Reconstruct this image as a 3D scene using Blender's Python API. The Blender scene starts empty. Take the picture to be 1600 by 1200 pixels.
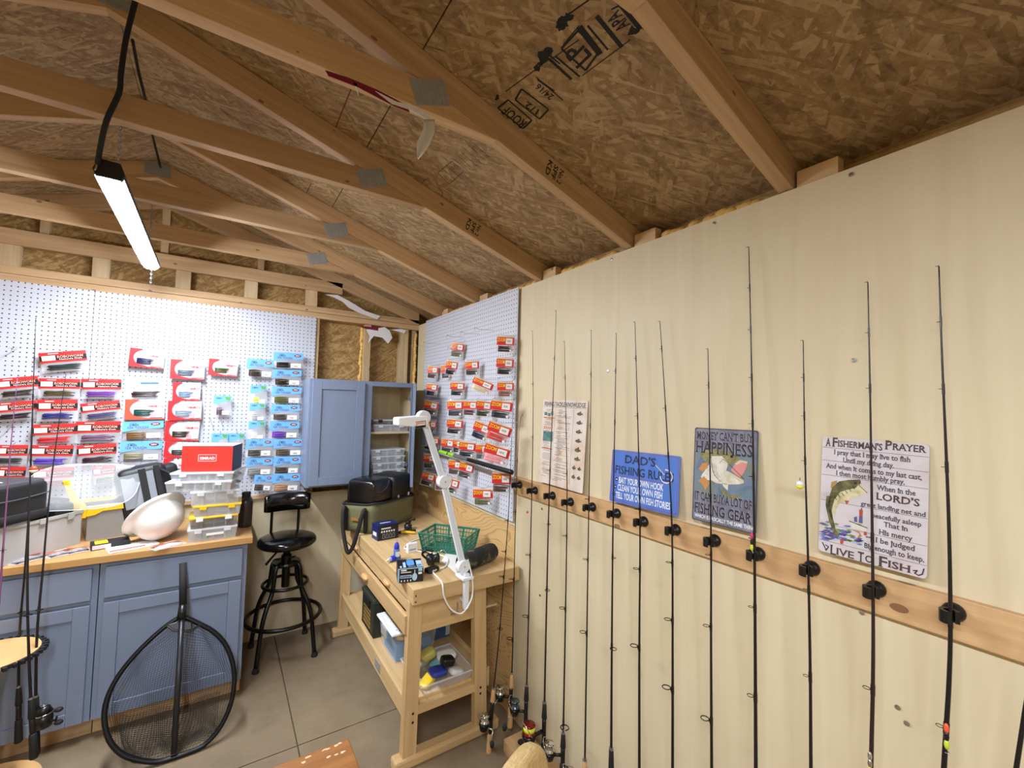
import bpy, bmesh, math, random
from mathutils import Vector, Matrix
random.seed(7)
PI = math.pi
C = bpy.context.scene.collection
scn = bpy.context.scene

# ------------------------------------------------------------------ camera, world, lamps, exposure
CAM = Vector((-1.3838, -3.5638, 1.70))
ROT = Matrix(((0.83198339, -0.04653882, -0.55284516),
              (-0.55419961, -0.02334766, -0.8320563),
              (0.02581528, 0.99864359, -0.04521666)))
FPX = 677.116
cd = bpy.data.cameras.new('camera'); cam = bpy.data.objects.new('camera', cd); C.objects.link(cam)
cam.matrix_world = Matrix.Translation(CAM) @ ROT.to_4x4()
cd.sensor_fit = 'HORIZONTAL'; cd.sensor_width = 36.0; cd.lens = FPX / 1600 * 36; cd.clip_start = 0.02
scn.camera = cam
wd = bpy.data.worlds.new('world'); scn.world = wd; wd.use_nodes = True
wd.node_tree.nodes['Background'].inputs[0].default_value = (0.9, 0.95, 1, 1)
wd.node_tree.nodes['Background'].inputs[1].default_value = 0.15
vs = scn.view_settings
vs.view_transform = 'Standard'; vs.look = 'None'; vs.gamma = 1; vs.use_curve_mapping = False
vs.exposure = 0.80
DIFFUSER = 142.0          # radiance of the shop lights' diffusers

def area(name, loc, sx, sy, watts, rot=(0, 0, 0), col=(0.94, 0.99, 1.10)):
    l = bpy.data.lights.new(name, 'AREA'); l.shape = 'RECTANGLE'; l.size = sx; l.size_y = sy
    l.energy = watts; l.color = col
    o = bpy.data.objects.new(name, l); o.location = loc; o.rotation_euler = rot; C.objects.link(o); return o
# two more shop lights hang from the ridge behind the photographer
area('shop_lamp_middle', (-1.75, -3.75, 2.42), 0.12, 1.2, 30)
area('shop_lamp_rear', (-1.75, -5.2, 2.42), 0.12, 1.2, 28)

def ray(px, py):
    return (ROT @ Vector((px - 800.0, -(py - 600.0), -FPX))).normalized()
def at(px, py, pl, val):
    """the point of the plane x/y/z = val that the photograph shows at this pixel"""
    d = ray(px, py); i = 'xyz'.index(pl)
    return CAM + d * ((val - CAM[i]) / d[i])
def at_plane(px, py, p0, n):
    d = ray(px, py); return CAM + d * ((p0 - CAM).dot(n) / d.dot(n))

# ------------------------------------------------------------------ materials
def lin(c):
    if isinstance(c, str):
        c = [int(c[i:i + 2], 16) / 255 for i in (0, 2, 4)]
    return tuple(x / 12.92 if x <= 0.04045 else ((x + 0.055) / 1.055) ** 2.4 for x in c) + (1,)
MATS = {}
class NT:
    def __init__(s, name):
        s.m = bpy.data.materials.new(name); s.m.use_nodes = True; s.t = s.m.node_tree
        s.b = s.t.nodes['Principled BSDF']; s.out = s.t.nodes['Material Output']
    def n(s, typ, **kw):
        nd = s.t.nodes.new('ShaderNode' + typ)
        for k, v in kw.items():
            if k.startswith('i_'):
                nd.inputs[k[2:].replace('_', ' ')].default_value = v
            else: setattr(nd, k, v)
        return nd
    def l(s, a, b): s.t.links.new(a, b)
    def ramp(s, src, stops):
        r = s.n('ValToRGB'); e = r.color_ramp.elements
        while len(e) < len(stops): e.new(0.5)
        for el, (p, c) in zip(e, stops): el.position = p; el.color = lin(c)
        s.l(src, r.inputs[0]); return r.outputs[0]
    def mapping(s, scale=(1, 1, 1), rot=(0, 0, 0), src=None):
        mp = s.n('Mapping'); mp.inputs['Scale'].default_value = scale; mp.inputs['Rotation'].default_value = rot
        if src is None:
            tc = s.n('TexCoord'); src = tc.outputs['Object']
        s.l(src, mp.inputs[0]); return mp.outputs[0]
    def noise(s, vec, scale, detail=4, rough=0.55, dist=0):
        x = s.n('TexNoise'); x.inputs['Scale'].default_value = scale; x.inputs['Detail'].default_value = detail
        x.inputs['Roughness'].default_value = rough; x.inputs['Distortion'].default_value = dist
        if vec is not None: s.l(vec, x.inputs['Vector'])
        return x.outputs['Fac']
    def mix(s, fac, a, b, mode='MIX'):
        x = s.n('Mix', data_type='RGBA', blend_type=mode)
        for sock, v in ((x.inputs[0], fac), (x.inputs[6], a), (x.inputs[7], b)):
            if hasattr(v, 'links'): s.l(v, sock)
            else: sock.default_value = v
        return x.outputs[2]
    def math(s, op, a, b=0.0):
        x = s.n('Math', operation=op)
        for i, v in enumerate((a, b)):
            if hasattr(v, 'links'): s.l(v, x.inputs[i])
            else: x.inputs[i].default_value = v
        return x.outputs[0]
    def bump(s, h, strength=0.2, dist=0.002):
        x = s.n('Bump'); x.inputs['Strength'].default_value = strength; x.inputs['Distance'].default_value = dist
        s.l(h, x.inputs['Height']); s.l(x.outputs[0], s.b.inputs['Normal'])

def pbr(name, col, rough=0.5, metal=0.0, alpha=1.0, emit=0, ecol=None, vary=0.0, vscale=12, spec=None, bump=0):
    if name in MATS: return MATS[name]
    t = NT(name); b = t.b
    b.inputs['Roughness'].default_value = rough; b.inputs['Metallic'].default_value = metal
    b.inputs['Alpha'].default_value = alpha
    if spec is not None: b.inputs['Specular IOR Level'].default_value = spec
    c = lin(col)
    if vary:
        nz = t.noise(t.mapping(), vscale, 5)
        d = tuple(x * (1 - vary) for x in c[:3]) + (1,); e = tuple(min(1, x * (1 + vary)) for x in c[:3]) + (1,)
        t.l(t.mix(nz, d, e), b.inputs['Base Color'])
        if bump: t.bump(nz, bump)
    else: b.inputs['Base Color'].default_value = c
    if emit:
        b.inputs['Emission Color'].default_value = ecol or c; b.inputs['Emission Strength'].default_value = emit
    t.m.diffuse_color = c
    MATS[name] = t.m; return t.m

def wood(name, base, dark, axis='x', fine=60, knots=0.0, rough=0.6, rot=0.0, contrast=1.0, tint=0.12):
    """sawn softwood: grain streaks drawn out along one axis, a few knots, each board a little different"""
    if name in MATS: return MATS[name]
    t = NT(name); i = 'xyz'.index(axis)
    sc = [1.0, 1.0, 1.0]; sc[i] = 0.05
    oi = t.n('ObjectInfo'); tc = t.n('TexCoord')
    ad = t.n('VectorMath', operation='ADD'); t.l(tc.outputs['Object'], ad.inputs[0])
    cmb = t.n('CombineXYZ')
    for k in range(3): t.l(t.math('MULTIPLY', oi.outputs['Random'], 7.0 + k), cmb.inputs[k])
    t.l(cmb.outputs[0], ad.inputs[1])
    v0 = t.mapping((1, 1, 1), (0, rot, 0), ad.outputs[0])
    v = t.mapping(tuple(sc), (0, 0, 0), v0)
    g1 = t.noise(v, fine, 6, 0.65, 0.3); g2 = t.noise(v, fine * 0.2, 3, 0.5, 1.5)
    f = t.math('ADD', t.math('MULTIPLY', g1, 0.55 * contrast), t.math('MULTIPLY', g2, 0.6 * contrast))
    mid = tuple((a + b) / 2 for a, b in zip(lin(base)[:3], lin(dark)[:3])) + (1,)
    r = t.n('ValToRGB'); e = r.color_ramp.elements; e.new(0.6)
    for el, (p, c) in zip(e, ((0.42, lin(base)), (0.62, mid), (0.85, lin(dark)))): el.position = p; el.color = c
    t.l(f, r.inputs[0]); col = r.outputs[0]
    if knots:
        sk = [13.0, 13.0, 13.0]; sk[i] = 7.0
        vo = t.n('TexVoronoi'); vo.inputs['Scale'].default_value = 1.0; t.l(t.mapping(tuple(sk), (0, 0, 0), v0), vo.inputs['Vector'])
        k = t.math('LESS_THAN', vo.outputs['Distance'], knots)
        col = t.mix(t.math('MULTIPLY', k, 0.75), col, lin('6b4226'))
    hs = t.n('HueSaturation'); t.l(col, hs.inputs['Color'])
    t.l(t.math('ADD', t.math('MULTIPLY', oi.outputs['Random'], tint * 2), 1 - tint), hs.inputs['Value'])
    t.l(hs.outputs[0], t.b.inputs['Base Color']); t.b.inputs['Roughness'].default_value = rough
    t.bump(g1, 0.15, 0.001)
    t.m.diffuse_color = lin(base); MATS[name] = t.m; return t.m

def osb(name, axis='z', light='b08858', mid='8a6238', dark='553820', scale=1.4):
    """oriented strand board: three layers of elongated flakes at different angles, picked cell by cell"""
    t = NT(name); tc = t.n('TexCoord'); src = tc.outputs['Object']
    cols = []
    perm = {'z': (0, 0, 0), 'y': (PI / 2, 0, 0), 'x': (0, PI / 2, 0)}[axis]
    base = t.mapping((scale,) * 3, perm, src)
    wob = t.n('TexNoise'); wob.inputs['Scale'].default_value = 9; t.l(base, wob.inputs['Vector'])
    wm = t.n('VectorMath', operation='SCALE'); t.l(wob.outputs['Color'], wm.inputs[0]); wm.inputs['Scale'].default_value = 0.022
    wa = t.n('VectorMath', operation='ADD'); t.l(base, wa.inputs[0]); t.l(wm.outputs[0], wa.inputs[1])
    for k, (ang, sx, sy) in enumerate(((0.15, 9, 48), (1.15, 12, 60), (-0.75, 10, 52), (0.6, 8, 70))):
        vo = t.n('TexVoronoi', voronoi_dimensions='2D'); vo.inputs['Scale'].default_value = 1.0
        r1 = t.mapping((1, 1, 1), (0, 0, ang), wa.outputs[0])
        t.l(t.mapping((sx, sy, 1), (0, 0, 0), r1), vo.inputs['Vector'])
        sp = t.n('SeparateColor'); t.l(vo.outputs['Color'], sp.inputs[0])
        gr = t.noise(t.mapping((4, 160, 1), (0, 0, 0), r1), 1.0, 3, 0.6)
        val = t.math('ADD', t.math('MULTIPLY', sp.outputs[0], 0.72), t.math('MULTIPLY', gr, 0.42))
        cols.append((val, sp.outputs[1]))
    val, _ = cols[0]
    for (v2, sel) in cols[1:]:
        x = t.n('Mix', data_type='FLOAT'); t.l(t.math('GREATER_THAN', sel, 0.62), x.inputs[0]); t.l(val, x.inputs[2]); t.l(v2, x.inputs[3]); val = x.outputs[0]
    big = t.noise(base, 2.2, 2)
    val = t.math('ADD', val, t.math('MULTIPLY', big, 0.25))
    col = t.ramp(val, ((0.18, dark), (0.42, mid), (0.62, mid), (0.95, light)))
    vd = t.n('TexVoronoi', voronoi_dimensions='2D'); vd.inputs['Scale'].default_value = 1.0; t.l(t.mapping((7, 30, 1), (0, 0, 0.4), wa.outputs[0]), vd.inputs['Vector'])
    sd = t.n('SeparateColor'); t.l(vd.outputs['Color'], sd.inputs[0])
    col = t.mix(t.math('MULTIPLY', t.math('GREATER_THAN', sd.outputs[0], 0.86), 0.45), col, lin(dark))
    sm = t.noise(t.mapping((26, 26, 26), (0, 0, 0), wa.outputs[0]), 1.0, 4, 0.7)
    col = t.mix(0.35, col, t.ramp(sm, ((0.3, dark), (0.5, mid), (0.7, light))))
    t.l(col, t.b.inputs['Base Color']); t.b.inputs['Roughness'].default_value = 0.75
    t.bump(val, 0.25, 0.0015)
    t.m.diffuse_color = lin(mid); MATS[name] = t.m; return t.m

def plywood(name, axis, c1, c2):
    """rotary cut veneer: broad cathedral figure"""
    t = NT(name)
    perm = {'x': (0, PI / 2, 0), 'y': (PI / 2, 0, 0)}[axis]
    b = t.mapping((1, 1, 1), (0, 0, 0))
    sc = {'x': (1, 1.1, 4.2), 'y': (1.1, 1, 4.2)}[axis]
    v = t.mapping(sc, (0, 0, 0), b)
    n1 = t.noise(v, 1.35, 1.5, 0.4, 0.6)
    rings = t.math('FRACT', t.math('MULTIPLY', n1, 30.0))
    fine = t.noise(t.mapping({'x': (1, 6, 300), 'y': (6, 1, 300)}[axis], (0, 0, 0), b), 1.0, 3)
    val = t.math('ADD', t.math('MULTIPLY', rings, 0.6), t.math('MULTIPLY', fine, 0.35))
    col = t.ramp(val, ((0.1, c1), (0.55, c1), (0.9, c2), (1.0, c1)))
    t.l(col, t.b.inputs['Base Color']); t.b.inputs['Roughness'].default_value = 0.6
    MATS[name] = t.m; return t.m

def concrete(name):
    t = NT(name); v = t.mapping()
    a = t.noise(v, 1.6, 6, 0.6); b = t.noise(v, 9, 6, 0.7); c = t.noise(v, 120, 2)
    f = t.math('ADD', t.math('MULTIPLY', a, 0.55), t.math('ADD', t.math('MULTIPLY', b, 0.35), t.math('MULTIPLY', c, 0.12)))
    col = t.ramp(f, ((0.3, '685a46'), (0.5, '817058'), (0.72, '968468')))
    t.l(col, t.b.inputs['Base Color']); t.b.inputs['Roughness'].default_value = 0.6
    t.bump(b, 0.12, 0.002); MATS[name] = t.m; return t.m

def pegboard_mat(name, axis, spacing=0.0262, r=0.0036, white='cdd0db'):
    """white hardboard with its grid of small punched holes"""
    t = NT(name); tc = t.n('TexCoord'); sp = t.n('SeparateXYZ'); t.l(tc.outputs['Object'], sp.inputs[0])
    ds = []
    for k in ((1, 2) if axis == 'x' else (0, 2)):
        fr = t.math('FRACT', t.math('ADD', t.math('MULTIPLY', sp.outputs[k], 1 / spacing), 100.5))
        d = t.math('MULTIPLY', t.math('SUBTRACT', fr, 0.5), spacing); ds.append(t.math('MULTIPLY', d, d))
    hole = t.math('LESS_THAN', t.math('ADD', ds[0], ds[1]), r * r)
    t.l(t.mix(hole, lin(white), lin('302d2b')), t.b.inputs['Base Color']); t.b.inputs['Roughness'].default_value = 0.45
    t.bump(t.math('SUBTRACT', 1.0, hole), 0.4, 0.003)
    MATS[name] = t.m; return t.m

def panel_mat(name, c1, c2, axis):
    """thin lauan panel: pale, faint vertical figure"""
    t = NT(name); b = t.mapping()
    sc = {'x': (1, 22, 1.2), 'y': (22, 1, 1.2)}[axis]
    n1 = t.noise(t.mapping(sc, (0, 0, 0), b), 1.0, 4, 0.6, 0.4)
    n2 = t.noise(b, 1.3, 4, 0.55, 0.8)
    f = t.math('ADD', t.math('MULTIPLY', n1, 0.6), t.math('MULTIPLY', n2, 0.5))
    t.l(t.ramp(f, ((0.3, c2), (0.7, c1))), t.b.inputs['Base Color']); t.b.inputs['Roughness'].default_value = 0.5
    MATS[name] = t.m; return t.m

M = {}
M['osb_roof'] = osb('osb_roof', 'z', 'b9a07a', '92754f', '553c28')
M['osb_wall'] = osb('osb_wall', 'y', 'c2a36c', '98743f', '63451f')
M['lum_x'] = wood('lumber_x', 'c9a980', 'a8835a', 'x', 60, 0.075)
M['raf_r'] = wood('lumber_rafter', 'c9a980', 'a8835a', 'x', 60, 0.075, rot=-0.308)
M['raf_l'] = wood('lumber_rafter_left', 'c9a980', 'a8835a', 'x', 60, 0.075, rot=0.308)
M['lum_y'] = wood('lumber_y', 'd2b488', 'b08b5e', 'y', 60, 0.12)
M['lum_z'] = wood('lumber_z', 'd0b892', 'b4966a', 'z', 60, 0.08)
M['pine_y'] = wood('pine_board', 'cfab7c', 'aa8052', 'y', 45, 0.13)
M['bench_x'] = wood('bench_wood_x', 'd4b583', 'b4905c', 'x', 50, 0, tint=0.06)
M['bench_y'] = wood('bench_wood_y', 'd6b886', 'b69260', 'y', 50, 0, tint=0.06)
M['bench_z'] = wood('bench_wood_z', 'd4b583', 'b4905c', 'z', 50, 0, tint=0.06)
M['oak'] = wood('counter_wood', 'c99d64', 'aa7d48', 'x', 35, 0, 0.35, tint=0.02)
M['birch'] = wood('cabinet_inside', 'd4c29c', 'c2ab80', 'z', 40, 0, tint=0.02)
M['cream_x'] = panel_mat('lauan_right', 'dacdac', 'cfbf9b', 'x')
M['cream_y'] = panel_mat('lauan_back', 'd2c4a4', 'c5b693', 'y')
M['ply_x'] = plywood('fir_plywood', 'x', 'd8b37a', '9a6c38')
M['ply_y'] = plywood('fir_plywood_back', 'y', 'd8b680', 'b08650')
M['concrete'] = concrete('concrete')
M['peg_y'] = pegboard_mat('pegboard_back', 'y', white='bec1cb')
M['peg_x'] = pegboard_mat('pegboard_right', 'x')
M['blue'] = pbr('blue_grey_paint', '7a879f', 0.38, vary=0.04)
M['blue_in'] = pbr('blue_grey_shadow', '5e6c8c', 0.5)
M['black'] = pbr('black_plastic', '0d0d0e', 0.35)
M['blackm'] = pbr('black_matte', '121214', 0.65)
M['blackgloss'] = pbr('black_vinyl', '0b0a0a', 0.16)
M['blackmetal'] = pbr('black_metal', '0e0d0d', 0.3, 0.3)
M['rubber'] = pbr('rubber', '17171a', 0.8)
M['white'] = pbr('white_enamel', 'eef0f2', 0.3)
M['whitep'] = pbr('white_paper', 'eceae6', 0.7)
M['steel'] = pbr('steel', 'b9bcc0', 0.3, 1.0)
M['chrome'] = pbr('chrome', 'd6d8dc', 0.12, 1.0)
M['galv'] = pbr('galvanised_plate', '9fa1a2', 0.5, 0.25, vary=0.18, vscale=40)
M['red'] = pbr('red_card', 'd5262c', 0.35)
M['redw'] = pbr('red_header', 'cf2f2f', 0.3)
M['salmon'] = pbr('salmon_ink', 'f0a090', 0.5)
M['yellow'] = pbr('yellow_plastic', 'f0c21c', 0.35)
M['yelink'] = pbr('yellow_ink', 'f6d21e', 0.5)
M['sky'] = pbr('sky_blue_card', '6fb4ea', 0.3)
M['navy'] = pbr('navy_ink', '1c2350', 0.5)
M['green'] = pbr('green_ink', '5f9a4a', 0.5)
M['ink'] = pbr('black_ink', '16130f', 0.7)
M['bagclear'] = pbr('clear_bag', 'eeeef2', 0.08, alpha=0.32)
M['clearbox'] = pbr('clear_plastic', 'e9edf0', 0.2, alpha=0.34)
M['cloudy'] = pbr('cloudy_plastic', 'eef1f4', 0.3, alpha=0.55)
M['smoke'] = pbr('smoky_plastic', '8d8a86', 0.2, alpha=0.4)
M['grey'] = pbr('grey_plastic', 'a9a8a4', 0.45, vary=0.04)
M['greyd'] = pbr('dark_grey', '4a4b4e', 0.5)
M['foam'] = pbr('spray_foam', 'e5b964', 0.5, vary=0.2, vscale=60)
M['cork'] = pbr('cork', 'c49a68', 0.8, vary=0.2, vscale=120)
M['olive'] = pbr('olive_canvas', '6b6a48', 0.75, vary=0.12, vscale=30)
M['strap'] = pbr('black_strap', '1c1b1c', 0.7)
M['wrap'] = pbr('white_housewrap', 'e4e3e4', 0.4)
M['maroon'] = pbr('maroon_wrap', '7a1830', 0.4)

# ------------------------------------------------------------------ mesh building
class MB:
    def __init__(s): s.v = []; s.f = []
    def add(s, vs, fs):
        b = len(s.v); s.v += [Vector(v) for v in vs]; s.f += [[b + i for i in f] for f in fs]; return s
    def box(s, a, b):
        x0, x1 = sorted((a[0], b[0])); y0, y1 = sorted((a[1], b[1])); z0, z1 = sorted((a[2], b[2]))
        return s.add([(x0, y0, z0), (x1, y0, z0), (x1, y1, z0), (x0, y1, z0), (x0, y0, z1), (x1, y0, z1), (x1, y1, z1), (x0, y1, z1)],
                     [(0, 3, 2, 1), (4, 5, 6, 7), (0, 1, 5, 4), (1, 2, 6, 5), (2, 3, 7, 6), (3, 0, 4, 7)])
    def hexa(s, p):
        return s.add(p, [(0, 3, 2, 1), (4, 5, 6, 7), (0, 1, 5, 4), (1, 2, 6, 5), (2, 3, 7, 6), (3, 0, 4, 7)])
    def prism(s, pts, off):
        n = len(pts); off = Vector(off); P = [Vector(p) for p in pts]
        return s.add(P + [p + off for p in P], [list(range(n))[::-1], list(range(n, 2 * n))] + [(i, (i + 1) % n, n + (i + 1) % n, n + i) for i in range(n)])
    def tube(s, pts, r, n=8, closed=False, flat=1.0):
        P = [Vector(p) for p in pts]; m = len(P); R = r if isinstance(r, (list, tuple)) else [r] * m
        up = None; vs = []
        for i in range(m):
            t = (P[(i + 1) % m] - P[i - 1]) if closed else (P[min(i + 1, m - 1)] - P[max(i - 1, 0)])
            t.normalize()
            if up is None:
                up = Vector((0, 0, 1)) if abs(t.z) < 0.9 else Vector((1, 0, 0))
            a = t.cross(up).normalized(); up = a.cross(t).normalized()
            for k in range(n):
                g = 2 * PI * k / n; vs.append(P[i] + (a * math.cos(g) + up * math.sin(g) * flat) * R[i])
        fs = []
        for i in range(m if closed else m - 1):
            j = (i + 1) % m
            for k in range(n): fs.append((i * n + k, i * n + (k + 1) % n, j * n + (k + 1) % n, j * n + k))
        if not closed: fs += [list(range(n))[::-1], [(m - 1) * n + k for k in range(n)]]
        return s.add(vs, fs)
    def lathe(s, prof, c=(0, 0, 0), axis=(0, 0, 1), n=16):
        ax = Vector(axis).normalized(); c = Vector(c)
        u = ax.cross(Vector((1, 0, 0)) if abs(ax.x) < 0.9 else Vector((0, 1, 0))).normalized(); w = ax.cross(u)
        vs = []; m = len(prof)
        for (r, h) in prof:
            for k in range(n):
                g = 2 * PI * k / n; vs.append(c + ax * h + (u * math.cos(g) + w * math.sin(g)) * max(r, 1e-5))
        fs = [(i * n + k, i * n + (k + 1) % n, (i + 1) * n + (k + 1) % n, (i + 1) * n + k) for i in range(m - 1) for k in range(n)]
        fs += [list(range(n))[::-1], [(m - 1) * n + k for k in range(n)]]
        return s.add(vs, fs)
    def ball(s, c, r, n=10, m=7, sc=(1, 1, 1)):
        vs = []; c = Vector(c)
        for i in range(m + 1):
            th = PI * i / m
            for k in range(n):
                g = 2 * PI * k / n
                vs.append(c + Vector((r * math.sin(th) * math.cos(g) * sc[0], r * math.sin(th) * math.sin(g) * sc[1], r * math.cos(th) * sc[2])))
        return s.add(vs, [(i * n + k, (i + 1) * n + k, (i + 1) * n + (k + 1) % n, i * n + (k + 1) % n) for i in range(m) for k in range(n)])
    def grid(s, fn, nu, nv):
        vs = [fn(i / nu, j / nv) for j in range(nv + 1) for i in range(nu + 1)]
        return s.add(vs, [(j * (nu + 1) + i, j * (nu + 1) + i + 1, (j + 1) * (nu + 1) + i + 1, (j + 1) * (nu + 1) + i) for j in range(nv) for i in range(nu)])
    def mesh(s, name, mat=None, smooth=False, inv=None):
        me = bpy.data.meshes.new(name)
        V = [inv @ v for v in s.v] if inv is not None else s.v
        me.from_pydata([tuple(v) for v in V], [], s.f)
        bm = bmesh.new(); bm.from_mesh(me); bmesh.ops.recalc_face_normals(bm, faces=bm.faces); bm.to_mesh(me); bm.free()
        if smooth:
            for p in me.polygons: p.use_smooth = True
        if mat is not None: me.materials.append(mat if not isinstance(mat, str) else M[mat])
        return me
    def build(s, name, mat, parent=None, smooth=False, bevel=0, local=False, label=None, seg=2):
        """links ONE mesh object; world coordinates unless local; a top-level mesh gets its origin at its base"""
        if parent is not None:
            inv = None if local else FRAME[parent.name].inverted()
            o = bpy.data.objects.new(name, s.mesh(name, mat, smooth, inv)); C.objects.link(o); o.parent = parent
            FRAME[o.name] = FRAME[parent.name]
        else:
            xs = [v.x for v in s.v]; ys = [v.y for v in s.v]; zs = [v.z for v in s.v]
            c = Vector(((min(xs) + max(xs)) / 2, (min(ys) + max(ys)) / 2, min(zs)))
            T = Matrix.Translation(c)
            o = bpy.data.objects.new(name, s.mesh(name, mat, smooth, T.inverted())); C.objects.link(o)
            o.matrix_world = T; FRAME[o.name] = T
        if label: o['label'] = label
        if bevel:
            b = o.modifiers.new('bevel', 'BEVEL'); b.width = bevel; b.segments = seg; b.limit_method = 'ANGLE'; b.angle_limit = 0.6
        return o
FRAME = {}
def tag(o, label=None, cat=None, group=None, kind=None):
    if label:
        o['label'] = label
        if len(label.split()) > 16: print('LONG', len(label.split()), label)
    if cat: o['category'] = cat
    if group: o['group'] = group
    if kind: o['kind'] = kind
    return o
def thing(name, label, cat, loc=(0, 0, 0), rz=0.0, group=None, mat=None):
    o = bpy.data.objects.new(name, None); C.objects.link(o); o.empty_display_size = 0.05
    m = mat if mat is not None else Matrix.Translation(Vector(loc)) @ Matrix.Rotation(rz, 4, 'Z')
    o.matrix_world = m; FRAME[o.name] = m
    return tag(o, label, cat, group)
def frame(p, u, v):
    """matrix of a thing that hangs flat: local X along u, Z along v, front towards -Y"""
    u = Vector(u).normalized(); v = Vector(v); v = (v - u * v.dot(u)).normalized(); n = u.cross(v)
    m = Matrix((u, -n, v)).transposed().to_4x4(); m.translation = Vector(p); return m
def link_mesh(name, me, parent, mat=None):
    o = bpy.data.objects.new(name, me); C.objects.link(o); o.parent = parent; FRAME[o.name] = FRAME[parent.name]
    if mat is not None:
        if not me.materials: me.materials.append(None)
        o.material_slots[0].link = 'OBJECT'; o.material_slots[0].material = mat if not isinstance(mat, str) else M[mat]
    return o

# ------------------------------------------------------------------ lettering
TXT = {}
def make_texts(strings):
    obs = []
    for s in strings:
        cu = bpy.data.curves.new('t', 'FONT'); cu.body = s; cu.resolution_u = 2; cu.fill_mode = 'FRONT'; cu.offset = 0.02
        o = bpy.data.objects.new('t', cu); C.objects.link(o); obs.append((s, o))
    dg = bpy.context.evaluated_depsgraph_get()
    for s, o in obs:
        me = bpy.data.meshes.new_from_object(o.evaluated_get(dg))
        TXT[s] = ([v.co.copy() for v in me.vertices], [list(p.vertices) for p in me.polygons])
        bpy.data.meshes.remove(me)
    for s, o in obs:
        cu = o.data; bpy.data.objects.remove(o); bpy.data.curves.remove(cu)
CAPH = 0.70
def lettering(mb, s, x0, x1, z0, z1, y=0.0, serif=0.0, fat=0.0):
    """words laid into a local XZ rectangle: baseline z0, capitals reach z1, stretched from x0 to x1; slab serifs if asked"""
    vs, fs = TXT[s]
    a = min(v.x for v in vs); b = max(v.x for v in vs)
    kx = (x1 - x0) / (b - a); kz = (z1 - z0) / CAPH
    def P(x, z): return (x0 + (x - a) * kx, y, z0 + z * kz)
    mb.add([P(v.x, v.y) for v in vs], fs)
    if serif:
        seen = set()
        for f in fs:
            for i in range(len(f)):
                p, q = vs[f[i]], vs[f[(i + 1) % len(f)]]
                w = abs(p.x - q.x)
                if abs(p.y - q.y) < 0.004 and 0.04 < w < 0.17 and (abs(p.y) < 0.02 or p.y > 0.46):
                    key = (round(min(p.x, q.x), 3), round(p.y, 2))
                    if key in seen: continue
                    seen.add(key)
                    lo, hi = min(p.x, q.x) - serif, max(p.x, q.x) + serif
                    za, zb = (p.y, p.y + 0.05) if abs(p.y) < 0.02 else (p.y - 0.05, p.y)
                    mb.add([P(lo, za), P(hi, za), P(hi, zb), P(lo, zb)], [(0, 1, 2, 3)])
    return mb
def rect(mb, x0, x1, z0, z1, y=0.0):
    return mb.add([(x0, y, z0), (x1, y, z0), (x1, y, z1), (x0, y, z1)], [(0, 1, 2, 3)])
def poly(mb, pts, y=0.0):
    return mb.add([(p[0], y, p[1]) for p in pts], [list(range(len(pts)))])
def disc(mb, cx, cz, rx, rz, y=0.0, n=18):
    return poly(mb, [(cx + rx * math.cos(2 * PI * k / n), cz + rz * math.sin(2 * PI * k / n)) for k in range(n)], y)
def outline(mb, pts, w, y=0.0, closed=True):
    n = len(pts)
    for i in range(n if closed else n - 1):
        a = Vector((pts[i][0], 0, pts[i][1])); b = Vector((pts[(i + 1) % n][0], 0, pts[(i + 1) % n][1]))
        d = (b - a).normalized(); k = Vector((-d.z, 0, d.x)) * w / 2; e = d * w / 2
        q = [a - k - e, b - k + e, b + k + e, a + k - e]
        mb.add([(p.x, y, p.z) for p in q], [(0, 1, 2, 3)])
    return mb
# ------------------------------------------------------------------ the shed
XL, YF = -3.5, -6.3          # wall on the far side of the ridge, wall behind the photographer
HW = 2.36                    # top of the panels
def zroof(x): return 2.462 + 0.318 * (-x if x > -1.75 else x + 3.5)

fl = tag(MB().box((XL - .1, YF - .1, -.10), (.12, .12, -.012)).build('floor', pbr('slab_joint', '5a4e3c', 0.9)), 'worn beige concrete floor with saw-cut joints', kind='structure')
jx, jy = [XL - .1, -2.28, -1.002, .11], [YF - .1, -5.0, -3.7, -2.45, -1.175, .11]
for i in range(3):
    for j in range(5):
        MB().box((jx[i] + .003, jy[j] + .003, -.012), (jx[i + 1] - .003, jy[j + 1] - .003, 0)).build('slab', 'concrete', fl)

# right-hand wall: sheathing, three lauan panels, fir plywood below the pegboard
wr = tag(MB().box((.10, YF, 0), (.12, .12, 2.6)).build('wall_right', 'osb_wall'), 'cream panelled side wall with rods and signs', kind='structure')
MB().box((0, -1.553, .0), (.008, -3.99, HW)).build('panel', 'cream_x', wr)
MB().box((0, -3.993, .0), (.008, YF, HW)).build('panel', 'cream_x', wr)
MB().box((0, 0, 1.02), (.008, -1.55, HW - .003)).build('panel', 'cream_x', wr)
MB().box((0, 0, 0), (.012, -1.55, 1.017)).build('plywood_panel', 'ply_x', wr, label='fir plywood panel with wavy grain behind the workbench')
MB().box((.012, YF, HW - .09), (.10, .0, HW - .002)).build('top_plate', 'lum_y', wr)
# blocks standing on the plate beside each rafter
for y in (-.408, -1.003, -1.694, -2.312, -2.924, -3.54):
    MB().box((.006, y - .05, HW - .002), (.045, y - .155, HW + .052)).build('block', 'lum_y', wr, bevel=.002)
random.seed(3)
for (ya, yb) in ((-.52, -.98), (-1.17, -1.62), (-1.88, -2.24), (-2.5, -2.85)):
    m = MB(); y = ya
    while y > yb:
        m.ball((.05 + random.uniform(-.008, .008), y, HW + .012 + random.uniform(0, .012)), random.uniform(.016, .026), 8, 5, (1, 1.3, .8)); y -= .028
    tag(m.build('spray_foam', 'foam', wr, smooth=True), kind='stuff')
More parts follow.
